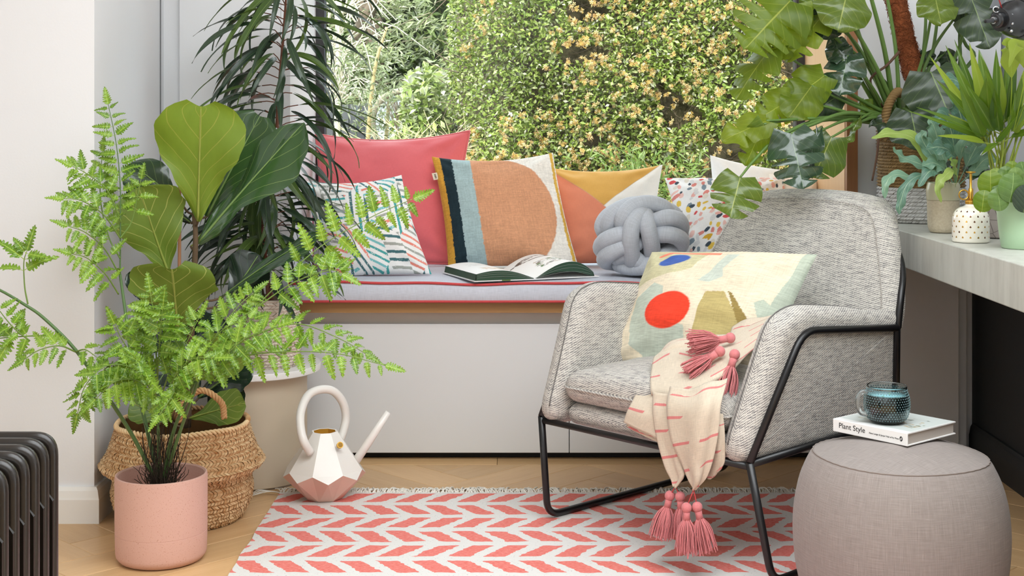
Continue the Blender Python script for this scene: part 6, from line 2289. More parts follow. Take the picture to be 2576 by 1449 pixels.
# teardrop: narrower towards the top
wdt = g.math('MULTIPLY_ADD', fy, 0.45, 0.13)
fxa = g.math('DIVIDE', fx, g.math('MAXIMUM', g.math('MULTIPLY_ADD', fy, -0.32, 0.115), 0.02))
fya = g.math('DIVIDE', fy, 0.20)
dd_ = g.math('ADD', g.math('MULTIPLY', fxa, fxa), g.math('MULTIPLY', fya, fya))
drop = g.math('MULTIPLY', g.math('LESS_THAN', dd_, 1.0), g.math('MULTIPLY', g.math('LESS_THAN', cu[1], 0.138), g.math('GREATER_THAN', cu[1], 0.054)))
rv = g.noise(g.comb(g.math('FLOOR', uu_), ri, 0.0), 3.7, 0)
g.set(color=g.mix(drop, C('#e9e4d6'), g.mix(g.math('GREATER_THAN', rv, 0.5), C('#6a4326'), C('#c9993c'))), rough=0.12, metal=g.math('MULTIPLY', drop, 0.7), coat=0.4)
mist = thing('plant_mister', 'ivory plant mister with gold drops and a brass pump near the worktop edge', 'mister', SCn)
mp = catmull([(0.0, 0.0), (0.040, 0.0), (0.0455, 0.002), (0.047, 0.008), (0.047, 0.05), (0.0455, 0.066), (0.040, 0.079), (0.030, 0.088), (0.017, 0.093), (0.0125, 0.0965), (0.0125, 0.100)], 70)
mb = MB(); lathe(mb, [tuple(p) for p in mp], SCn, 64, cap_bottom=False); part('bottle', mb, g.m, mist)
zc = SCn.z
mb = MB(); lathe(mb, [(0.0128, 0.098), (0.0128, 0.108), (0.0095, 0.110), (0.0065, 0.112), (0.0065, 0.136), (0.0050, 0.138), (0.0035, 0.140), (0.0035, 0.178), (0.0, 0.178)], SCn, 24, cap_bottom=False); part('pump', mb, M_gold, mist, True, math.radians(40))
mb = MB()
for k in range(22):
    a = 2 * math.pi * k / 22
    tube(mb, [(SCn.x + 0.0128 * math.cos(a), SCn.y + 0.0128 * math.sin(a), zc + 0.0985), (SCn.x + 0.0128 * math.cos(a), SCn.y + 0.0128 * math.sin(a), zc + 0.1075)], 0.0011, 5)
o = part('knurling', mb, M_gold, mist); tag(o, kind='stuff')
mb = MB(); lathe(mb, [(0.0, 0.178), (0.006, 0.177), (0.0125, 0.1795), (0.0125, 0.182), (0.0, 0.183)], SCn, 24, cap_bottom=False); part('plunger', mb, M_gold, mist)
mb = MB(); rc = SCn + Vector((-0.019, -0.003, 0.122)); tube(mb, [(rc.x + 0.0122 * math.cos(a), rc.y, rc.z + 0.0122 * math.sin(a)) for a in np.linspace(0, 2 * math.pi, 29)[:-1]], 0.0019, 8, closed=True); part('finger_ring', mb, M_gold, mist)

# ---------------------------------------------------------------- palm in the grey pot
PCn = Vector(((2508 - CX) * 3.74 / F, 3.74, WT + 0.0008))
g = G('crackled_grey_pot'); o_ = g.coord('Object')
vor = g.n.new('ShaderNodeTexVoronoi'); vor.feature = 'DISTANCE_TO_EDGE'; vor.inputs['Scale'].default_value = 34.0
g.t.links.new(o_, vor.inputs['Vector'])
ck = g.math('LESS_THAN', vor.outputs[0], 0.025)
zt_ = g.math('GREATER_THAN', g.sep(o_)[2], WT + 0.098)
g.set(color=g.mix(zt_, g.mix(ck, g.mix(g.noise(o_, 30.0, 3), C('#7d746e'), C('#9b918a')), C('#5d544e')), C('#b9b6b2')), rough=0.7)
palm = thing('parlour_palm', 'palm with long pointed green leaves in a crackled grey pot at the back', 'plant', PCn)
mb = MB(); lathe(mb, [(0.0, 0.0), (0.050, 0.0), (0.056, 0.004), (0.058, 0.02), (0.060, 0.097), (0.0608, 0.099), (0.061, 0.152), (0.058, 0.153), (0.056, 0.135), (0.0, 0.13)], PCn, 48, cap_bottom=False); part('pot', mb, g.m, palm, True, math.radians(40))
M_palm = leafmat('palm_green', C('#3a5a16'), C('#6c8a26'), C('#8ba042'), 1.0, 0.0, 0.25, 0.32, 0.035, 0.0, coat=0.2)
M_palmlit = leafmat('palm_lit', C('#7c9426'), C('#9fb044'), C('#b0be5e'), 1.0, 0.0, 0.35, 0.35, 0.03, 0.0)  # lit copy of the palm green, light put into its colour
M_cane = plain('palm_cane', C('#84932f'), 0.5, 0.2, 30.0)
ball_ = Vector((PCn.x, PCn.y, PCn.z + 0.13))
r_ = random.Random(15)
heads = []
for k in range(15):
    a = r_.uniform(0, 6.28); rr = 0.036 * math.sqrt(r_.random())
    b = ball_ + Vector((rr * math.cos(a), rr * math.sin(a), 0))
    px = 2460 + k * 8.5 + r_.uniform(-5, 5)
    h = W(px, r_.uniform(300, 345), PCn.y + rr * math.sin(a) * 1.4)
    heads.append(h)
    mb = MB(); tube(mb, catmull([b, b.lerp(h, .5) + Vector((r_.uniform(-.006, .006), 0, 0)), h], 14), np.linspace(0.0034, 0.0020, 14), 7); part('cane', mb, M_cane, palm)
lanc = lambda s: max(0.02, math.sin(math.pi * s ** 0.62) ** 0.9) if 0 < s < 1 else 0.02
palml = [  # base px, tip px, depth offset, half width
    ((2470, 330), (2344, 150), -.02, .012), ((2476, 320), (2380, 122), .0, .014), ((2482, 330), (2400, 106), .02, .012), ((2480, 340), (2362, 208), -.04, .013),
    ((2490, 320), (2438, 115), -.02, .016), ((2500, 310), (2462, 130), .03, .024), ((2505, 300), (2478, 178), -.05, .020), ((2512, 300), (2505, 128), .0, .014),
    ((2518, 300), (2518, 172), -.05, .016), ((2526, 310), (2535, 138), .04, .026), ((2530, 300), (2556, 125), -.02, .018), ((2540, 310), (2574, 195), -.04, .020),
    ((2536, 320), (2600, 150), .02, .018), ((2545, 330), (2612, 235), -.03, .018), ((2486, 345), (2322, 272), -.06, .010), ((2470, 350), (2300, 282), -.03, .008),
    ((2478, 360), (2370, 340), -.08, .011), ((2490, 300), (2480, 205), -.09, .024), ((2472, 345), (2412, 215), -.07, .020), ((2500, 330), (2438, 225), -.08, .016),
    ((2550, 330), (2590, 290), -.06, .016), ((2530, 340), (2556, 240), -.08, .020), ((2514, 330), (2500, 230), -.09, .018), ((2544, 345), (2620, 330), -.05, .012),
    ((2470, 352), (2386, 290), .02, .014), ((2480, 356), (2410, 320), .03, .012), ((2510, 360), (2470, 395), -.08, .010), ((2505, 355), (2560, 300), -.10, .012),
]
for i, (b, t, dy, hw) in enumerate(palml):
    B, T = W(*b, PCn.y + dy * 0.6), W(*t, PCn.y + dy * 1.6)
    L = (T - B).length * 1.03
    me = blade(lanc, L, hw, 18, 3, 0.10 if abs(t[0] - b[0]) > 60 else 0.02, 0.45, 0, 0.08, 0, 0, 0, i).mesh('palm_leaf', M_palm if i % 4 else M_palmlit)
    face = (-0.45 if t[0] < b[0] else 0.45, -0.75, 0.5)
    obj('leaf', me, palm, orient(B, T + Vector((0, 0, 0.008)), face))
    mb = MB(); tube(mb, [min(heads, key=lambda h: (h - B).length) - Vector((0, 0, 0.02)), B], 0.0016, 5); part('leaf_stalk', mb, M_cane, palm)
# two broad pleated leaves arching over at the picture edge
for p in ([(2540, 330, 3.70), (2545, 200, 3.66), (2536, 120, 3.62), (2520, 110, 3.58)], [(2550, 330, 3.70), (2580, 180, 3.64), (2560, 110, 3.60), (2538, 170, 3.55)], [(2552, 330, 3.72), (2600, 200, 3.68), (2600, 130, 3.64), (2572, 140, 3.6)]):
    part('leaf', ribbon(p, .022, M_palmlit, 1.0, 0.08, 26, 3, (-0.3, -0.9, 0.2), lanc, 0.35), M_palmlit, palm)

# ---------------------------------------------------------------- pilea in the mint pot
GC = Vector(((2572 - CX) * 3.43 / F, 3.43, WT + 0.0008))
pil = thing('money_plant', 'round-leaved money plant in a mint green pot on the worktop edge', 'plant', GC)
M_mintpot = plain('mint_glaze', C('#a9c7a2'), 0.38, 0.03, 20.0, coat=0.15)
mb = MB(); lathe(mb, [(0.0, 0.0), (0.048, 0.0), (0.0505, 0.003), (0.056, 0.04), (0.0645, 0.125), (0.0655, 0.132), (0.0635, 0.134), (0.061, 0.128), (0.059, 0.115), (0.0, 0.112)], GC, 56, cap_bottom=False); part('pot', mb, M_mintpot, pil, True, math.radians(45))
M_pil = leafmat('pilea_green', C('#4c6b2c'), C('#768f46'), C('#88a05c'), 4.0, 0.3, 0.15, 0.28, 0.02, 0.02, coat=0.3)
M_pil2 = leafmat('pilea_young', C('#52701a'), C('#82982a'), C('#a8b450'), 4.0, 0.3, 0.40, 0.35, 0.02, 0.02)
crn = GC + Vector((0, 0, 0.135))
pl_ = [  # centre px, radius, dy, face, mat
    ((2492, 462), .033, -.03, (-.35, -.9, .2), M_pil2), ((2474, 506), .027, -.05, (-.5, -.85, .0), M_pil2), ((2512, 502), .028, -.075, (-.1, -.95, .3), M_pil), ((2520, 458), .024, -.02, (.1, -.75, .65), M_pil),
    ((2544, 472), .036, -.08, (.15, -.75, .65), M_pil), ((2556, 446), .025, -.04, (.1, -.8, .6), M_pil), ((2530, 440), .022, .0, (-.1, -.7, .7), M_pil), ((2578, 500), .034, -.085, (.1, -1, -.1), M_monshade),
    ((2572, 435), .028, -.02, (.2, -.8, .5), M_pil), ((2600, 462), .034, -.06, (.3, -.85, .4), M_pil), ((2505, 445), .022, .02, (-.2, -.6, .8), M_pil2), ((2486, 484), .022, .02, (-.2, -.9, .2), M_monshade),
    ((2590, 430), .026, .03, (.2, -.7, .6), M_pil), ((2545, 425), .020, .03, (0, -.6, .8), M_pil2), ((2620, 490), .030, -.03, (.4, -.9, .1), M_pil), ((2515, 478), .020, -.04, (-.2, -.8, .5), M_pil), ((2560, 468), .022, -.03, (0, -.6, .8), M_pil2),
]
for i, (c, r0, dy, fc, m) in enumerate(pl_):
    cen = W(*c, GC.y + dy)
    mb = MB(); P = []; U = []
    nr_, na = 6, 28
    for k in range(nr_ + 1):
        q = k / nr_
        P.append([(r0 * q * math.sin(a) * 0.94, r0 * q * math.cos(a), 0.18 * r0 * (1 - q * q) - 0.03 * r0 * math.sin(3 * a + i) * q) for a in np.linspace(0, 2 * math.pi, na + 1)])
        U.append([(0.5 + 0.5 * q * math.cos(a), q * math.sin(a)) for a in np.linspace(0, 2 * math.pi, na + 1)])
    surf(mb, P, U)
    up_ = Vector((0.15 * math.sin(i * 2.1), 0, 1))
    M = orient(cen, cen + up_, fc)
    obj('leaf', mb.mesh('pilea_leaf', m), pil, M)
    mb = MB(); tube(mb, catmull([crn + Vector((rnd.uniform(-.015, .015), rnd.uniform(-.015, .015), -.02)), crn.lerp(cen, .55) + Vector((0, .01, .012)), cen + Vector((0, .002, -0.001))], 12), 0.0016, 6); part('leaf_stalk', mb, M_petiole, pil)
mb = MB(); tube(mb, [crn - Vector((0, 0, .03)), crn + Vector((0, 0, .01))], 0.006, 8); part('stem', mb, M_bark, pil)

# ---------------------------------------------------------------- black task lamp reaching in at the top right
lampc = W(2545, 62, 3.35)
tl = thing('task_lamp', 'black sprung task lamp joint reaching in above the palm', 'lamp', lampc)
ax = Vector((-0.80, -0.50, -0.10)).normalized()
M_lamp = plain('black_lamp_enamel', C('#18191b'), 0.25, 0.1, 40.0, coat=0.3)
M_chrome = plain('polished_steel', C('#c9cbce'), 0.18, 0.02, 40.0, metal=1.0)
c0 = W(2515, 50, 3.33)


def along(c, prof, n=28):
    """turned shape along ax"""
    mb = MB()
    x = ax.orthogonal().normalized(); y = ax.cross(x)
    V = []
    for r0, z in prof:
        V.append([tuple(c + ax * z + (x * math.cos(a) + y * math.sin(a)) * r0) for a in np.linspace(0, 2 * math.pi, n + 1)])
    return surf(mb, V)


part('joint_housing', along(c0, [(0.0, -0.060), (0.047, -0.060), (0.045, -0.045), (0.038, -0.026), (0.030, -0.012), (0.028, 0.0), (0.0, 0.001)]), M_lamp, tl, True, math.radians(50))
part('joint_collar', along(c0, [(0.0, 0.0), (0.019, 0.0), (0.019, 0.010), (0.015, 0.012), (0.014, 0.020), (0.0, 0.021)]), M_lamp, tl, True, math.radians(40))
part('lock_washer', along(c0, [(0.0, 0.020), (0.0085, 0.020), (0.0085, 0.0235), (0.0, 0.024)]), M_chrome, tl, True, math.radians(40), label='polished steel washer')
part('thumb_screw', along(c0, [(0.0, 0.023), (0.006, 0.023), (0.006, 0.030), (0.0045, 0.034), (0.0055, 0.044), (0.004, 0.052), (0.0, 0.053)]), M_lamp, tl, True, math.radians(50))
for px, py in ((2545, 38), (2546, 59), (2544, 78)):
    p = W(px, py, 3.315)
    mb = MB(); tube(mb, [p + Vector((0, 0.006, 0)), p + Vector((0, -0.003, 0))], 0.0034, 14); part('rivet', mb, M_chrome, tl)
mb = MB(); a, b = W(2503, 22, 3.36), W(2540, -60, 3.40)
solidbox(mb, (-0.014, -0.004, 0), (0.014, 0.004, (b - a).length), frame(Vector((1, 0, 0)), (b - a).normalized().cross(Vector((1, 0, 0))), (b - a).normalized(), a)); part('lamp_arm', mb, M_lamp, tl, False)
mb = MB(); tube(mb, [W(2520, 20, 3.33), W(2500, -40, 3.33)], 0.0015, 6); part('red_flex', mb, plain('red_flex', C('#a32a2a'), 0.5), tl)
mb = MB()
pts = [W(2506, 24, 3.33) + Vector((0.007 * math.cos(t), 0, 0.007 * math.sin(t))) for t in np.linspace(0.3, 5.6, 20)]
tube(mb, pts, 0.0015, 6); part('spring_hook', mb, M_chrome, tl)
part('lamp_head', along(c0, [(0.0, -0.21), (0.060, -0.21), (0.060, -0.13), (0.056, -0.085), (0.049, -0.058), (0.0, -0.055)]), M_lamp, tl, True, math.radians(50))
mb = MB(); tube(mb, [W(2580, -20, 3.42), W(2660, -120, 3.45), W(2900, 200, 3.46), W(2900, 462, 3.46)], 0.010, 10)
part('lamp_stem', mb, M_lamp, tl)
mb = MB(); bq = W(2900, 462, 3.46); lathe(mb, [(0.0, 0.0), (0.07, 0.0), (0.07, 0.012), (0.012, 0.02), (0.0, 0.02)], (bq.x, bq.y, WT + 0.0005), 28, cap_bottom=False); part('lamp_base', mb, M_lamp, tl)

# ---------------------------------------------------------------- the garden outside
mb = MB(); box(mb, (-9, 5.3, -0.06), (9, 14, 0.0))
gar = part('ground', mb, plain('garden_soil', C('#6b6048'), 0.95, 0.3, 3.0), None, False, kind='structure')


def mattint(name, rough=0.5, transl=0.25):
    g = G(name); g.set(color=g.attr('Col'), rough=rough, spec=0.4)
    if transl:
        g.translucent(transl, g.attr('Col'))
    return g.m


M_gleaf = mattint('garden_leaf', 0.42)
M_gwood = plain('grey_brown_twigs', C('#6d5f4f'), 0.9, 0.3, 20.0)
rg = np.random.default_rng(5)


def leafcloud(name, parent, pos, nrm, size, asp, cols, mat=None, kind='stuff', jitter=0.7, along=None):
    """thousands of small diamond leaves in one mesh"""
    n = len(pos)
    v = nrm + rg.normal(0, jitter, (n, 3)); v /= np.linalg.norm(v, axis=1)[:, None] + 1e-9
    a = rg.normal(0, 1, (n, 3)) if along is None else along + rg.normal(0, 0.25, (n, 3))
    y = a - v * np.sum(a * v, 1)[:, None]; y /= np.linalg.norm(y, axis=1)[:, None] + 1e-9
    x = np.cross(y, v)
    L = size[:, None]; w = L * asp
    fold = 0.22
    V = np.stack([pos - y * L * .5, pos + x * w * .5 + v * w * fold - y * L * .06, pos + y * L * .5 - v * L * .12, pos - x * w * .5 + v * w * fold - y * L * .06], 1).reshape(-1, 3)
    idx = np.arange(n)[:, None] * 4
    Fc = np.concatenate([idx + np.array([[0, 1, 2]]), idx + np.array([[0, 2, 3]])], 0)
    me = bpy.data.meshes.new(name)
    me.vertices.add(len(V)); me.vertices.foreach_set('co', V.ravel())
    me.loops.add(len(Fc) * 3); me.loops.foreach_set('vertex_index', Fc.ravel().astype(np.int32))
    me.polygons.add(len(Fc)); me.polygons.foreach_set('loop_start', np.arange(0, len(Fc) * 3, 3, dtype=np.int32))
    finish(me, mat or M_gleaf, False, None, np.repeat(cols, 4, axis=0))
    me.validate()
    o = obj(name, me, parent)
    if kind: o['kind'] = kind
    return o


def pick(n, table):
    """random colours from (weight, hex) with a little spread"""
    w = np.array([t[0] for t in table], float); w /= w.sum()
    c = np.array([C(t[1]) for t in table])
    k = rg.choice(len(table), n, p=w)
    return np.clip(c[k] * rg.uniform(0.5, 0.85, (n, 1)), 0, 1)


def twigs(name, parent, n, gen, r=0.004, mat=None):
    mb = MB()
    for k in range(n):
        P = gen(k)
        tube(mb, catmull(P, 7), np.linspace(r, r * 0.4, 7), 4, cap=False)
    o = part(name, mb, mat or M_gwood, parent); o['kind'] = 'stuff'
    return o


# --- the flowering hedge
HYd = 7.5
hx0, hx1, hz1 = -0.37, 2.6, 2.5
hedge = thing('flowering_hedge', 'tall hedge covered in clusters of small apricot flowers outside the window', 'hedge', (1.0, HYd, 0))


def hy(x, z):
    b = (vnoise(np.asarray(x) * 1.7 + 3, np.asarray(z) * 1.7, 4) - 0.5) * 0.5 + (vnoise(np.asarray(x) * 5, np.asarray(z) * 5 + 9, 7) - 0.5) * 0.22
    edge = smoothstep(hx0 + 0.35, hx0 - 0.05, np.asarray(x)) * 0.5
    return HYd + b * 0.55 + edge


# dark twiggy core
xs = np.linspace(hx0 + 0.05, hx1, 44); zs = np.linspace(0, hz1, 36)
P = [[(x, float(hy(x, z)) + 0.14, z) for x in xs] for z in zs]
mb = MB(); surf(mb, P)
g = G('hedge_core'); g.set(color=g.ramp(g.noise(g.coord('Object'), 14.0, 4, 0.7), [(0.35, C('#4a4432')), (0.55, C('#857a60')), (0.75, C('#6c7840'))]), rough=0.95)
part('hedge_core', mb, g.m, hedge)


def tw(k):
    x = rg.uniform(hx0, hx1); z = rg.uniform(0.2, 2.2)
    y = float(hy(x, z)) + rg.uniform(0.0, 0.12)
    d = rg.normal(0, 1, 3) * np.array([1, .25, .8]); d /= np.linalg.norm(d)
    L = rg.uniform(.08, .3)
    return [(x, y, z), (x + d[0] * L * .5 + rg.normal(0, .02), y + d[1] * L * .4, z + d[2] * L * .5 + rg.normal(0, .02)), (x + d[0] * L, y + d[1] * L, z + d[2] * L)]


twigs('twigs', hedge, 1500, tw, 0.0035)
n = 92000
x = rg.uniform(hx0, hx1, n); z = rg.uniform(0.15, hz1, n)
# sparser where the twigs show through, on the right half
dens = vnoise(x * 2.6 + 1, z * 3.2 + 4, 11) * 0.6 + vnoise(x * 7, z * 7, 13) * 0.4
bare = smoothstep(0.25, 1.3, x) * 0.20
edgecut = (vnoise(z * 4, z * 0 + 2, 5) - 0.5) * 0.28 + 0.12 * np.sin(z * 3)
keep = (dens > 0.22 + bare) & (x > hx0 + edgecut * 1.0 + 0.0)
x, z = x[keep], z[keep]; n = len(x)
y = hy(x, z) + rg.uniform(-0.13, 0.07, n)
cols = pick(n, [(3, '#9db54c'), (3.2, '#b8ca68'), (1.8, '#839d3c'), (2.0, '#d3dc9c'), (0.6, '#6a8430'), (0.9, '#eef0d2')])
leafcloud('leaves', hedge, np.stack([x, y, z], 1), np.tile([[-0.15, -0.75, 0.6]], (n, 1)), rg.uniform(0.018, 0.036, n), 0.5, cols, jitter=0.55)
# blossom clusters
M_bloss = mattint('apricot_blossom', 0.7, 0.2)


def blossom(seed):
    r2 = np.random.default_rng(seed)
    mb = MB()
    for k in range(11):
        c = r2.normal(0, 0.36, 3) * np.array([1, .6, .8])
        col = C(['#efd082', '#f4dd9c', '#e6c06e', '#f5e6bc', '#eec794'][r2.integers(5)], 0.8)
        q = Matrix.Rotation(r2.uniform(0, 3), 4, Vector(r2.normal(0, 1, 3)).normalized())
        V = [Vector(c)]; Fc = []
        for j in range(5):
            a = 2 * math.pi * j / 5
            V += [Vector(c) + q @ Vector((0.30 * math.cos(a - .4), 0.30 * math.sin(a - .4), 0.10)), Vector(c) + q @ Vector((0.40 * math.cos(a), 0.40 * math.sin(a), 0.16)), Vector(c) + q @ Vector((0.30 * math.cos(a + .4), 0.30 * math.sin(a + .4), 0.10))]
            Fc += [(0, 1 + 3 * j, 2 + 3 * j), (0, 2 + 3 * j, 3 + 3 * j)]
        mb.add(V, Fc, None, [col] * len(V))
    return mb


bl = [blossom(k) for k in range(5)]
blm = [b.mesh('blossom', M_bloss, False) for b in bl]
nb = 1800
bx = rg.uniform(hx0 + .05, hx1, nb); bz = rg.uniform(0.5, 2.3, nb)
bd = vnoise(bx * 3.1 + 8, bz * 3.1, 23)
kp = (bd > 0.42) & (bx > hx0 + 0.1 + 0.1 * np.sin(bz * 4))
bx, bz = bx[kp], bz[kp]
by = hy(bx, bz) - rg.uniform(0.08, 0.17, len(bx))
vis = [i for i in range(len(bx)) if 830 < CX + bx[i] * F / by[i] < 2010 and 0 < HY + (CH - bz[i]) * F / by[i] < 470]
single = set(vis[:300])
rest = MB()
for i in range(len(bx)):
    s = rg.uniform(0.018, 0.032)
    M = Matrix.Translation((bx[i], by[i], bz[i])) @ Matrix.Rotation(rg.uniform(0, 6.28), 4, Vector((0, 1, 0))) @ Matrix.Scale(s, 4)
    k = int(rg.integers(5))
    if i in single:
        obj('blossom', blm[k], hedge, M)
    else:
        b = bl[k]
        rest.add([M @ Vector(v) for v in b.v], b.f, None, b.c)
o = obj('blossom_mass', rest.mesh('blossom_mass', M_bloss, False), hedge); o['kind'] = 'stuff'

# --- olive-like tree at the back
TY = 10.1
olive = thing('willow_tree', 'grey-green tree with narrow leaves filling the upper garden corner', 'tree', (-0.9, TY, 0))
mb = MB(); tube(mb, catmull([(-1.6, TY + .3, 0), (-1.45, TY + .2, 1.0), (-1.1, TY + .1, 1.8), (-0.6, TY, 2.5)], 20), np.linspace(.09, .03, 20), 8); part('trunk', mb, M_gwood, olive)
br = []
for k in range(46):
    f = rg.random()
    p0 = np.array([-1.5 + rg.uniform(-.4, 1.3), TY + rg.uniform(-.4, .3), rg.uniform(1.05, 2.2)])
    d = np.array([rg.uniform(.2, 1.0), rg.uniform(-.5, .1), rg.uniform(-.05, .45)]); d /= np.linalg.norm(d)
    br.append((p0, d, rg.uniform(.3, .75)))
pos = []; al = []
for p0, d, L in br:
    m = int(L * 330)
    t = rg.random(m)
    q = p0 + d * (t * L)[:, None] + rg.normal(0, 0.035, (m, 3)); q[:, 2] -= 0.18 * t * t * L
    pos.append(q); al.append(np.tile(d + np.array([0, -.1, 0.35]), (m, 1)) + rg.normal(0, .45, (m, 3)))
pos = np.concatenate(pos); al = np.concatenate(al)
leafcloud('leaves', olive, pos, np.tile([[0, -.8, .6]], (len(pos), 1)), rg.uniform(.05, .085, len(pos)), 0.2, pick(len(pos), [(3, '#b9c48f'), (3, '#a0ae74'), (2, '#d6dcb8'), (1, '#7f9055')]), along=al, jitter=.5)
twigs('branches', olive, 46, lambda k: [tuple(br[k][0]), tuple(br[k][0] + br[k][1] * br[k][2] * .5), tuple(br[k][0] + br[k][1] * br[k][2] + np.array([0, 0, -.1 * br[k][2]]))], 0.009, plain('pale_branch', C('#a39a80'), 0.9))

# --- dark evergreen behind
ever = thing('evergreen_tree', 'dark yellow-green conifer behind the narrow-leaved tree', 'tree', (-1.2, 11.8, 0))
n = 26000
x = rg.uniform(-3.2, 0.6, n); z = rg.uniform(0, 3.6, n); y = 11.6 + rg.normal(0, .12, n) + (vnoise(x * 2, z * 2, 3) - .5) * .9
leafcloud('foliage', ever, np.stack([x, y, z], 1), np.tile([[0, -.7, .6]], (n, 1)), rg.uniform(.06, .13, n), 0.35, pick(n, [(3, '#546a2c'), (2, '#6d823b'), (2, '#3a4f22'), (1, '#8b9d50')]), jitter=.8)
mb = MB(); tube(mb, [(-1.2, 11.8, 0), (-1.2, 11.8, 3.2)], .12, 8); part('trunk', mb, M_gwood, ever)
mb = MB(); P = [[(x, 12.1 + .1 * math.sin(x * 3 + z), z) for x in np.linspace(-3.4, .7, 10)] for z in np.linspace(0, 3.7, 10)]; surf(mb, P); part('inner_shade', mb, plain('conifer_shade', C('#3a4722'), .95, .4, 3.0), ever)  # dark sheet added as the shade behind the foliage

# --- pale green shrub in front of the tree
shrub = thing('pale_shrub', 'bright pale green shrub left of the flowering hedge', 'shrub', (-0.54, 8.1, 0))
n = 5200
u = rg.normal(0, 1, (n, 3)); u /= np.linalg.norm(u, axis=1)[:, None]
rad = np.array([.15, .16, .47]) * (rg.random(n)[:, None] ** .3) * (1 + .2 * rg.normal(0, 1, (n, 1)))
pos = np.array([-0.515, 8.1, .90]) + u * rad
pos = pos[pos[:, 2] < 1.45 - 0.5 * np.abs(pos[:, 0] + .48)]
n = len(pos)
leafcloud('leaves', shrub, pos, u[:n] * 0.5 + np.array([[0, -.6, .6]]), rg.uniform(.045, .075, n), 0.42, pick(n, [(3, '#b7cc6c'), (3, '#d3e0a0'), (2, '#94b04d'), (1.5, '#eef2d6')]), jitter=.5)
twigs('stems', shrub, 40, lambda k: [(-.54 + rg.normal(0, .03), 8.1, 0), (-.54 + rg.normal(0, .08), 8.1, .6), (-.54 + rg.normal(0, .12), 8.1, 1.2)], 0.006)
gr = thing('dry_grass', 'clump of pale dry arching stems below the pale shrub', 'grass', (-.42, 7.75, 0))
twigs('stems', gr, 220, lambda k: (lambda a, h, b: [(b, 7.75 + rg.normal(0, .06), 0.1), (b + a * .25, 7.7, h * .75), (b + a * .8, 7.66, h * .86 + rg.uniform(-.1, .1))])(rg.normal(0.05, .30), rg.uniform(.75, 1.25), -.5 + rg.normal(0, .13)), 0.0035, plain('straw_stem', C('#d9cf9f'), .9, .2, 6.0))
fe = thing('feathery_shrub', 'feathery light green shrub at the foot of the hedge', 'shrub', (.63, 6.95, 0))
pos = []; al = []
for k in range(95):
    a = rg.normal(0, 1); h = rg.uniform(.45, 1.0)
    b = np.array([.62 + rg.normal(0, .05), 6.95 + rg.normal(0, .05), 0.3]); e = np.array([.62 + a * .22, 6.9 + rg.normal(0, .08), h])
    t = rg.random(55)[:, None]
    q = b + (e - b) * t + rg.normal(0, .02, (55, 3)); pos.append(q); al.append(np.tile(e - b + np.array([a * .3, 0, .2]), (55, 1)) + rg.normal(0, .5, (55, 3)))
pos = np.concatenate(pos); al = np.concatenate(al)
leafcloud('leaves', fe, pos, np.tile([[0, -.8, .6]], (len(pos), 1)), rg.uniform(.04, .075, len(pos)), .16, pick(len(pos), [(3, '#a9c45c'), (2, '#c5d98a'), (2, '#86a83f')]), along=al, jitter=.4)

# --- slim young tree, grey planter, dark fence, round garden mirror
yt = thing('young_olive', 'thin-trunked young olive tree standing before the grey planter wall', 'tree', (W(922, 420, 8.3).x, 8.3, 0))
tx = W(922, 420, 8.3).x
mb = MB(); tube(mb, catmull([(tx - .01, 8.3, 0), (tx, 8.3, .6), (tx + .01, 8.3, 1.0), (tx + .05, 8.3, 1.4), (tx + .12, 8.3, 1.65)], 20), np.linspace(.02, .008, 20), 8); part('trunk', mb, plain('pale_olive_bark', C('#b8a678'), .9, .2, 10.0), yt)
n = 900
pos = np.array([tx + .02, 8.3, 1.28]) + rg.normal(0, 1, (n, 3)) * np.array([.17, .14, .17])
leafcloud('leaves', yt, pos, np.tile([[0, -.8, .5]], (n, 1)), rg.uniform(.03, .055, n), .25, pick(n, [(3, '#8b9a6c'), (2, '#a9b48a'), (2, '#c6cdb0'), (1, '#6b7b50')]), jitter=.6)
n = 70
pos = np.array([tx - .03, 8.55, 1.0]) + rg.normal(0, 1, (n, 3)) * np.array([.13, .05, .12])
leafcloud('low_leaves', yt, pos, np.tile([[0, -.8, .5]], (n, 1)), rg.uniform(.03, .05, n), .25, pick(n, [(3, '#8b9a6c'), (2, '#a9b48a')]), jitter=.6)
mb = MB(); a = W(882, 262, 9.3); b = W(960, 262, 9.3); solidbox(mb, (a.x, 9.3, 0), (b.x + .12, 9.42, a.z))
pw = part('planter_wall', mb, plain('grey_blue_render', C('#a3b5b3'), .8, .06, 6.0), None, False); tag(pw, 'low grey-blue rendered planter wall in the garden corner', 'wall')
fn = thing('garden_fence', 'dark grey garden fence at the edge of the window', 'fence', (-1.25, 9.2, 0))
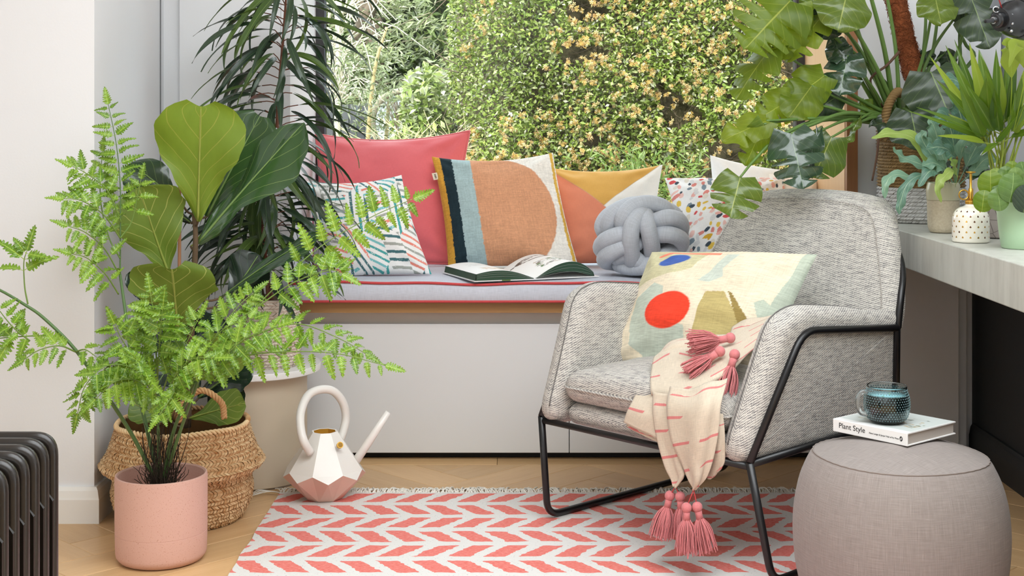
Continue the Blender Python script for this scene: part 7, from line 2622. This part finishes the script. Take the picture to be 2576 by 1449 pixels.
for k in range(9):
    mb = MB(); x0 = W(760, 300, 9.2).x + k * .052; solidbox(mb, (x0, 9.2, 0), (x0 + .047, 9.22, W(850, 268 - k, 9.2).z)); part('slat', mb, plain('fence_grey_%d' % (k % 3), C(('#55575a', '#4b4d50', '#5d5f61')[k % 3]), .8, .1, 8.0), fn, False)
mc = W(1012, 308, 8.9)
mr = thing('round_mirror', 'round weathered stone-rimmed garden mirror behind the pale shrub', 'mirror', (mc.x, 8.9, mc.z - .16))
mb = MB(); R0 = 0.19
pts = [(mc.x + R0 * math.cos(t), 8.9, mc.z + R0 * 1.05 * math.sin(t)) for t in np.linspace(0, 2 * math.pi, 61)[:-1]]
tube(mb, pts, .020, 10, closed=True); part('stone_rim', mb, plain('weathered_stone', C('#a59c86'), .9, .2, 30.0, .4, 80.0), mr)
mb = MB(); mb.add([(mc.x, 8.9, mc.z)] + [(p[0], 8.9, p[2]) for p in pts], [(0, 1 + i, 1 + (i + 1) % 60) for i in range(60)]); part('mirror_glass', mb, plain('mirror_silver', C('#e8eceb'), .04, 0.0, metal=1.0), mr)
mb = MB(); solidbox(mb, (mc.x - .03, 8.93, 0), (mc.x + .03, 8.97, mc.z)); part('stake', mb, M_gwood, mr, False)
dt = thing('bare_shrub', 'pale twisted bare branches at the window edge', 'shrub', (-1.1, 8.7, 0))


def bare(k):
    x0 = W(848, 0, 8.7).x + rg.normal(0, .05); z0 = rg.uniform(1.2, 1.9)
    d = rg.normal(0, 1, 2); L = rg.uniform(.1, .3)
    return [(x0, 8.7, z0), (x0 + d[0] * L * .5, 8.68, z0 + L * .4 + rg.normal(0, .04)), (x0 + d[0] * L, 8.66, z0 + d[1] * L * .6 + rg.normal(0, .05))]


twigs('branches', dt, 90, bare, .006, plain('bleached_branch', C('#cfc9b4'), .9))
mb = MB(); tube(mb, catmull([(W(840, 0, 8.7).x, 8.7, 0), (W(848, 0, 8.7).x, 8.7, 1.0), (W(852, 0, 8.7).x, 8.7, 1.9)], 12), .02, 7); part('stem', mb, bpy.data.materials['bleached_branch'], dt)
mb = MB(); tube(mb, [(.62, 6.95, 0), (.62, 6.95, .4)], .02, 7); part('stem', mb, M_gwood, fe)
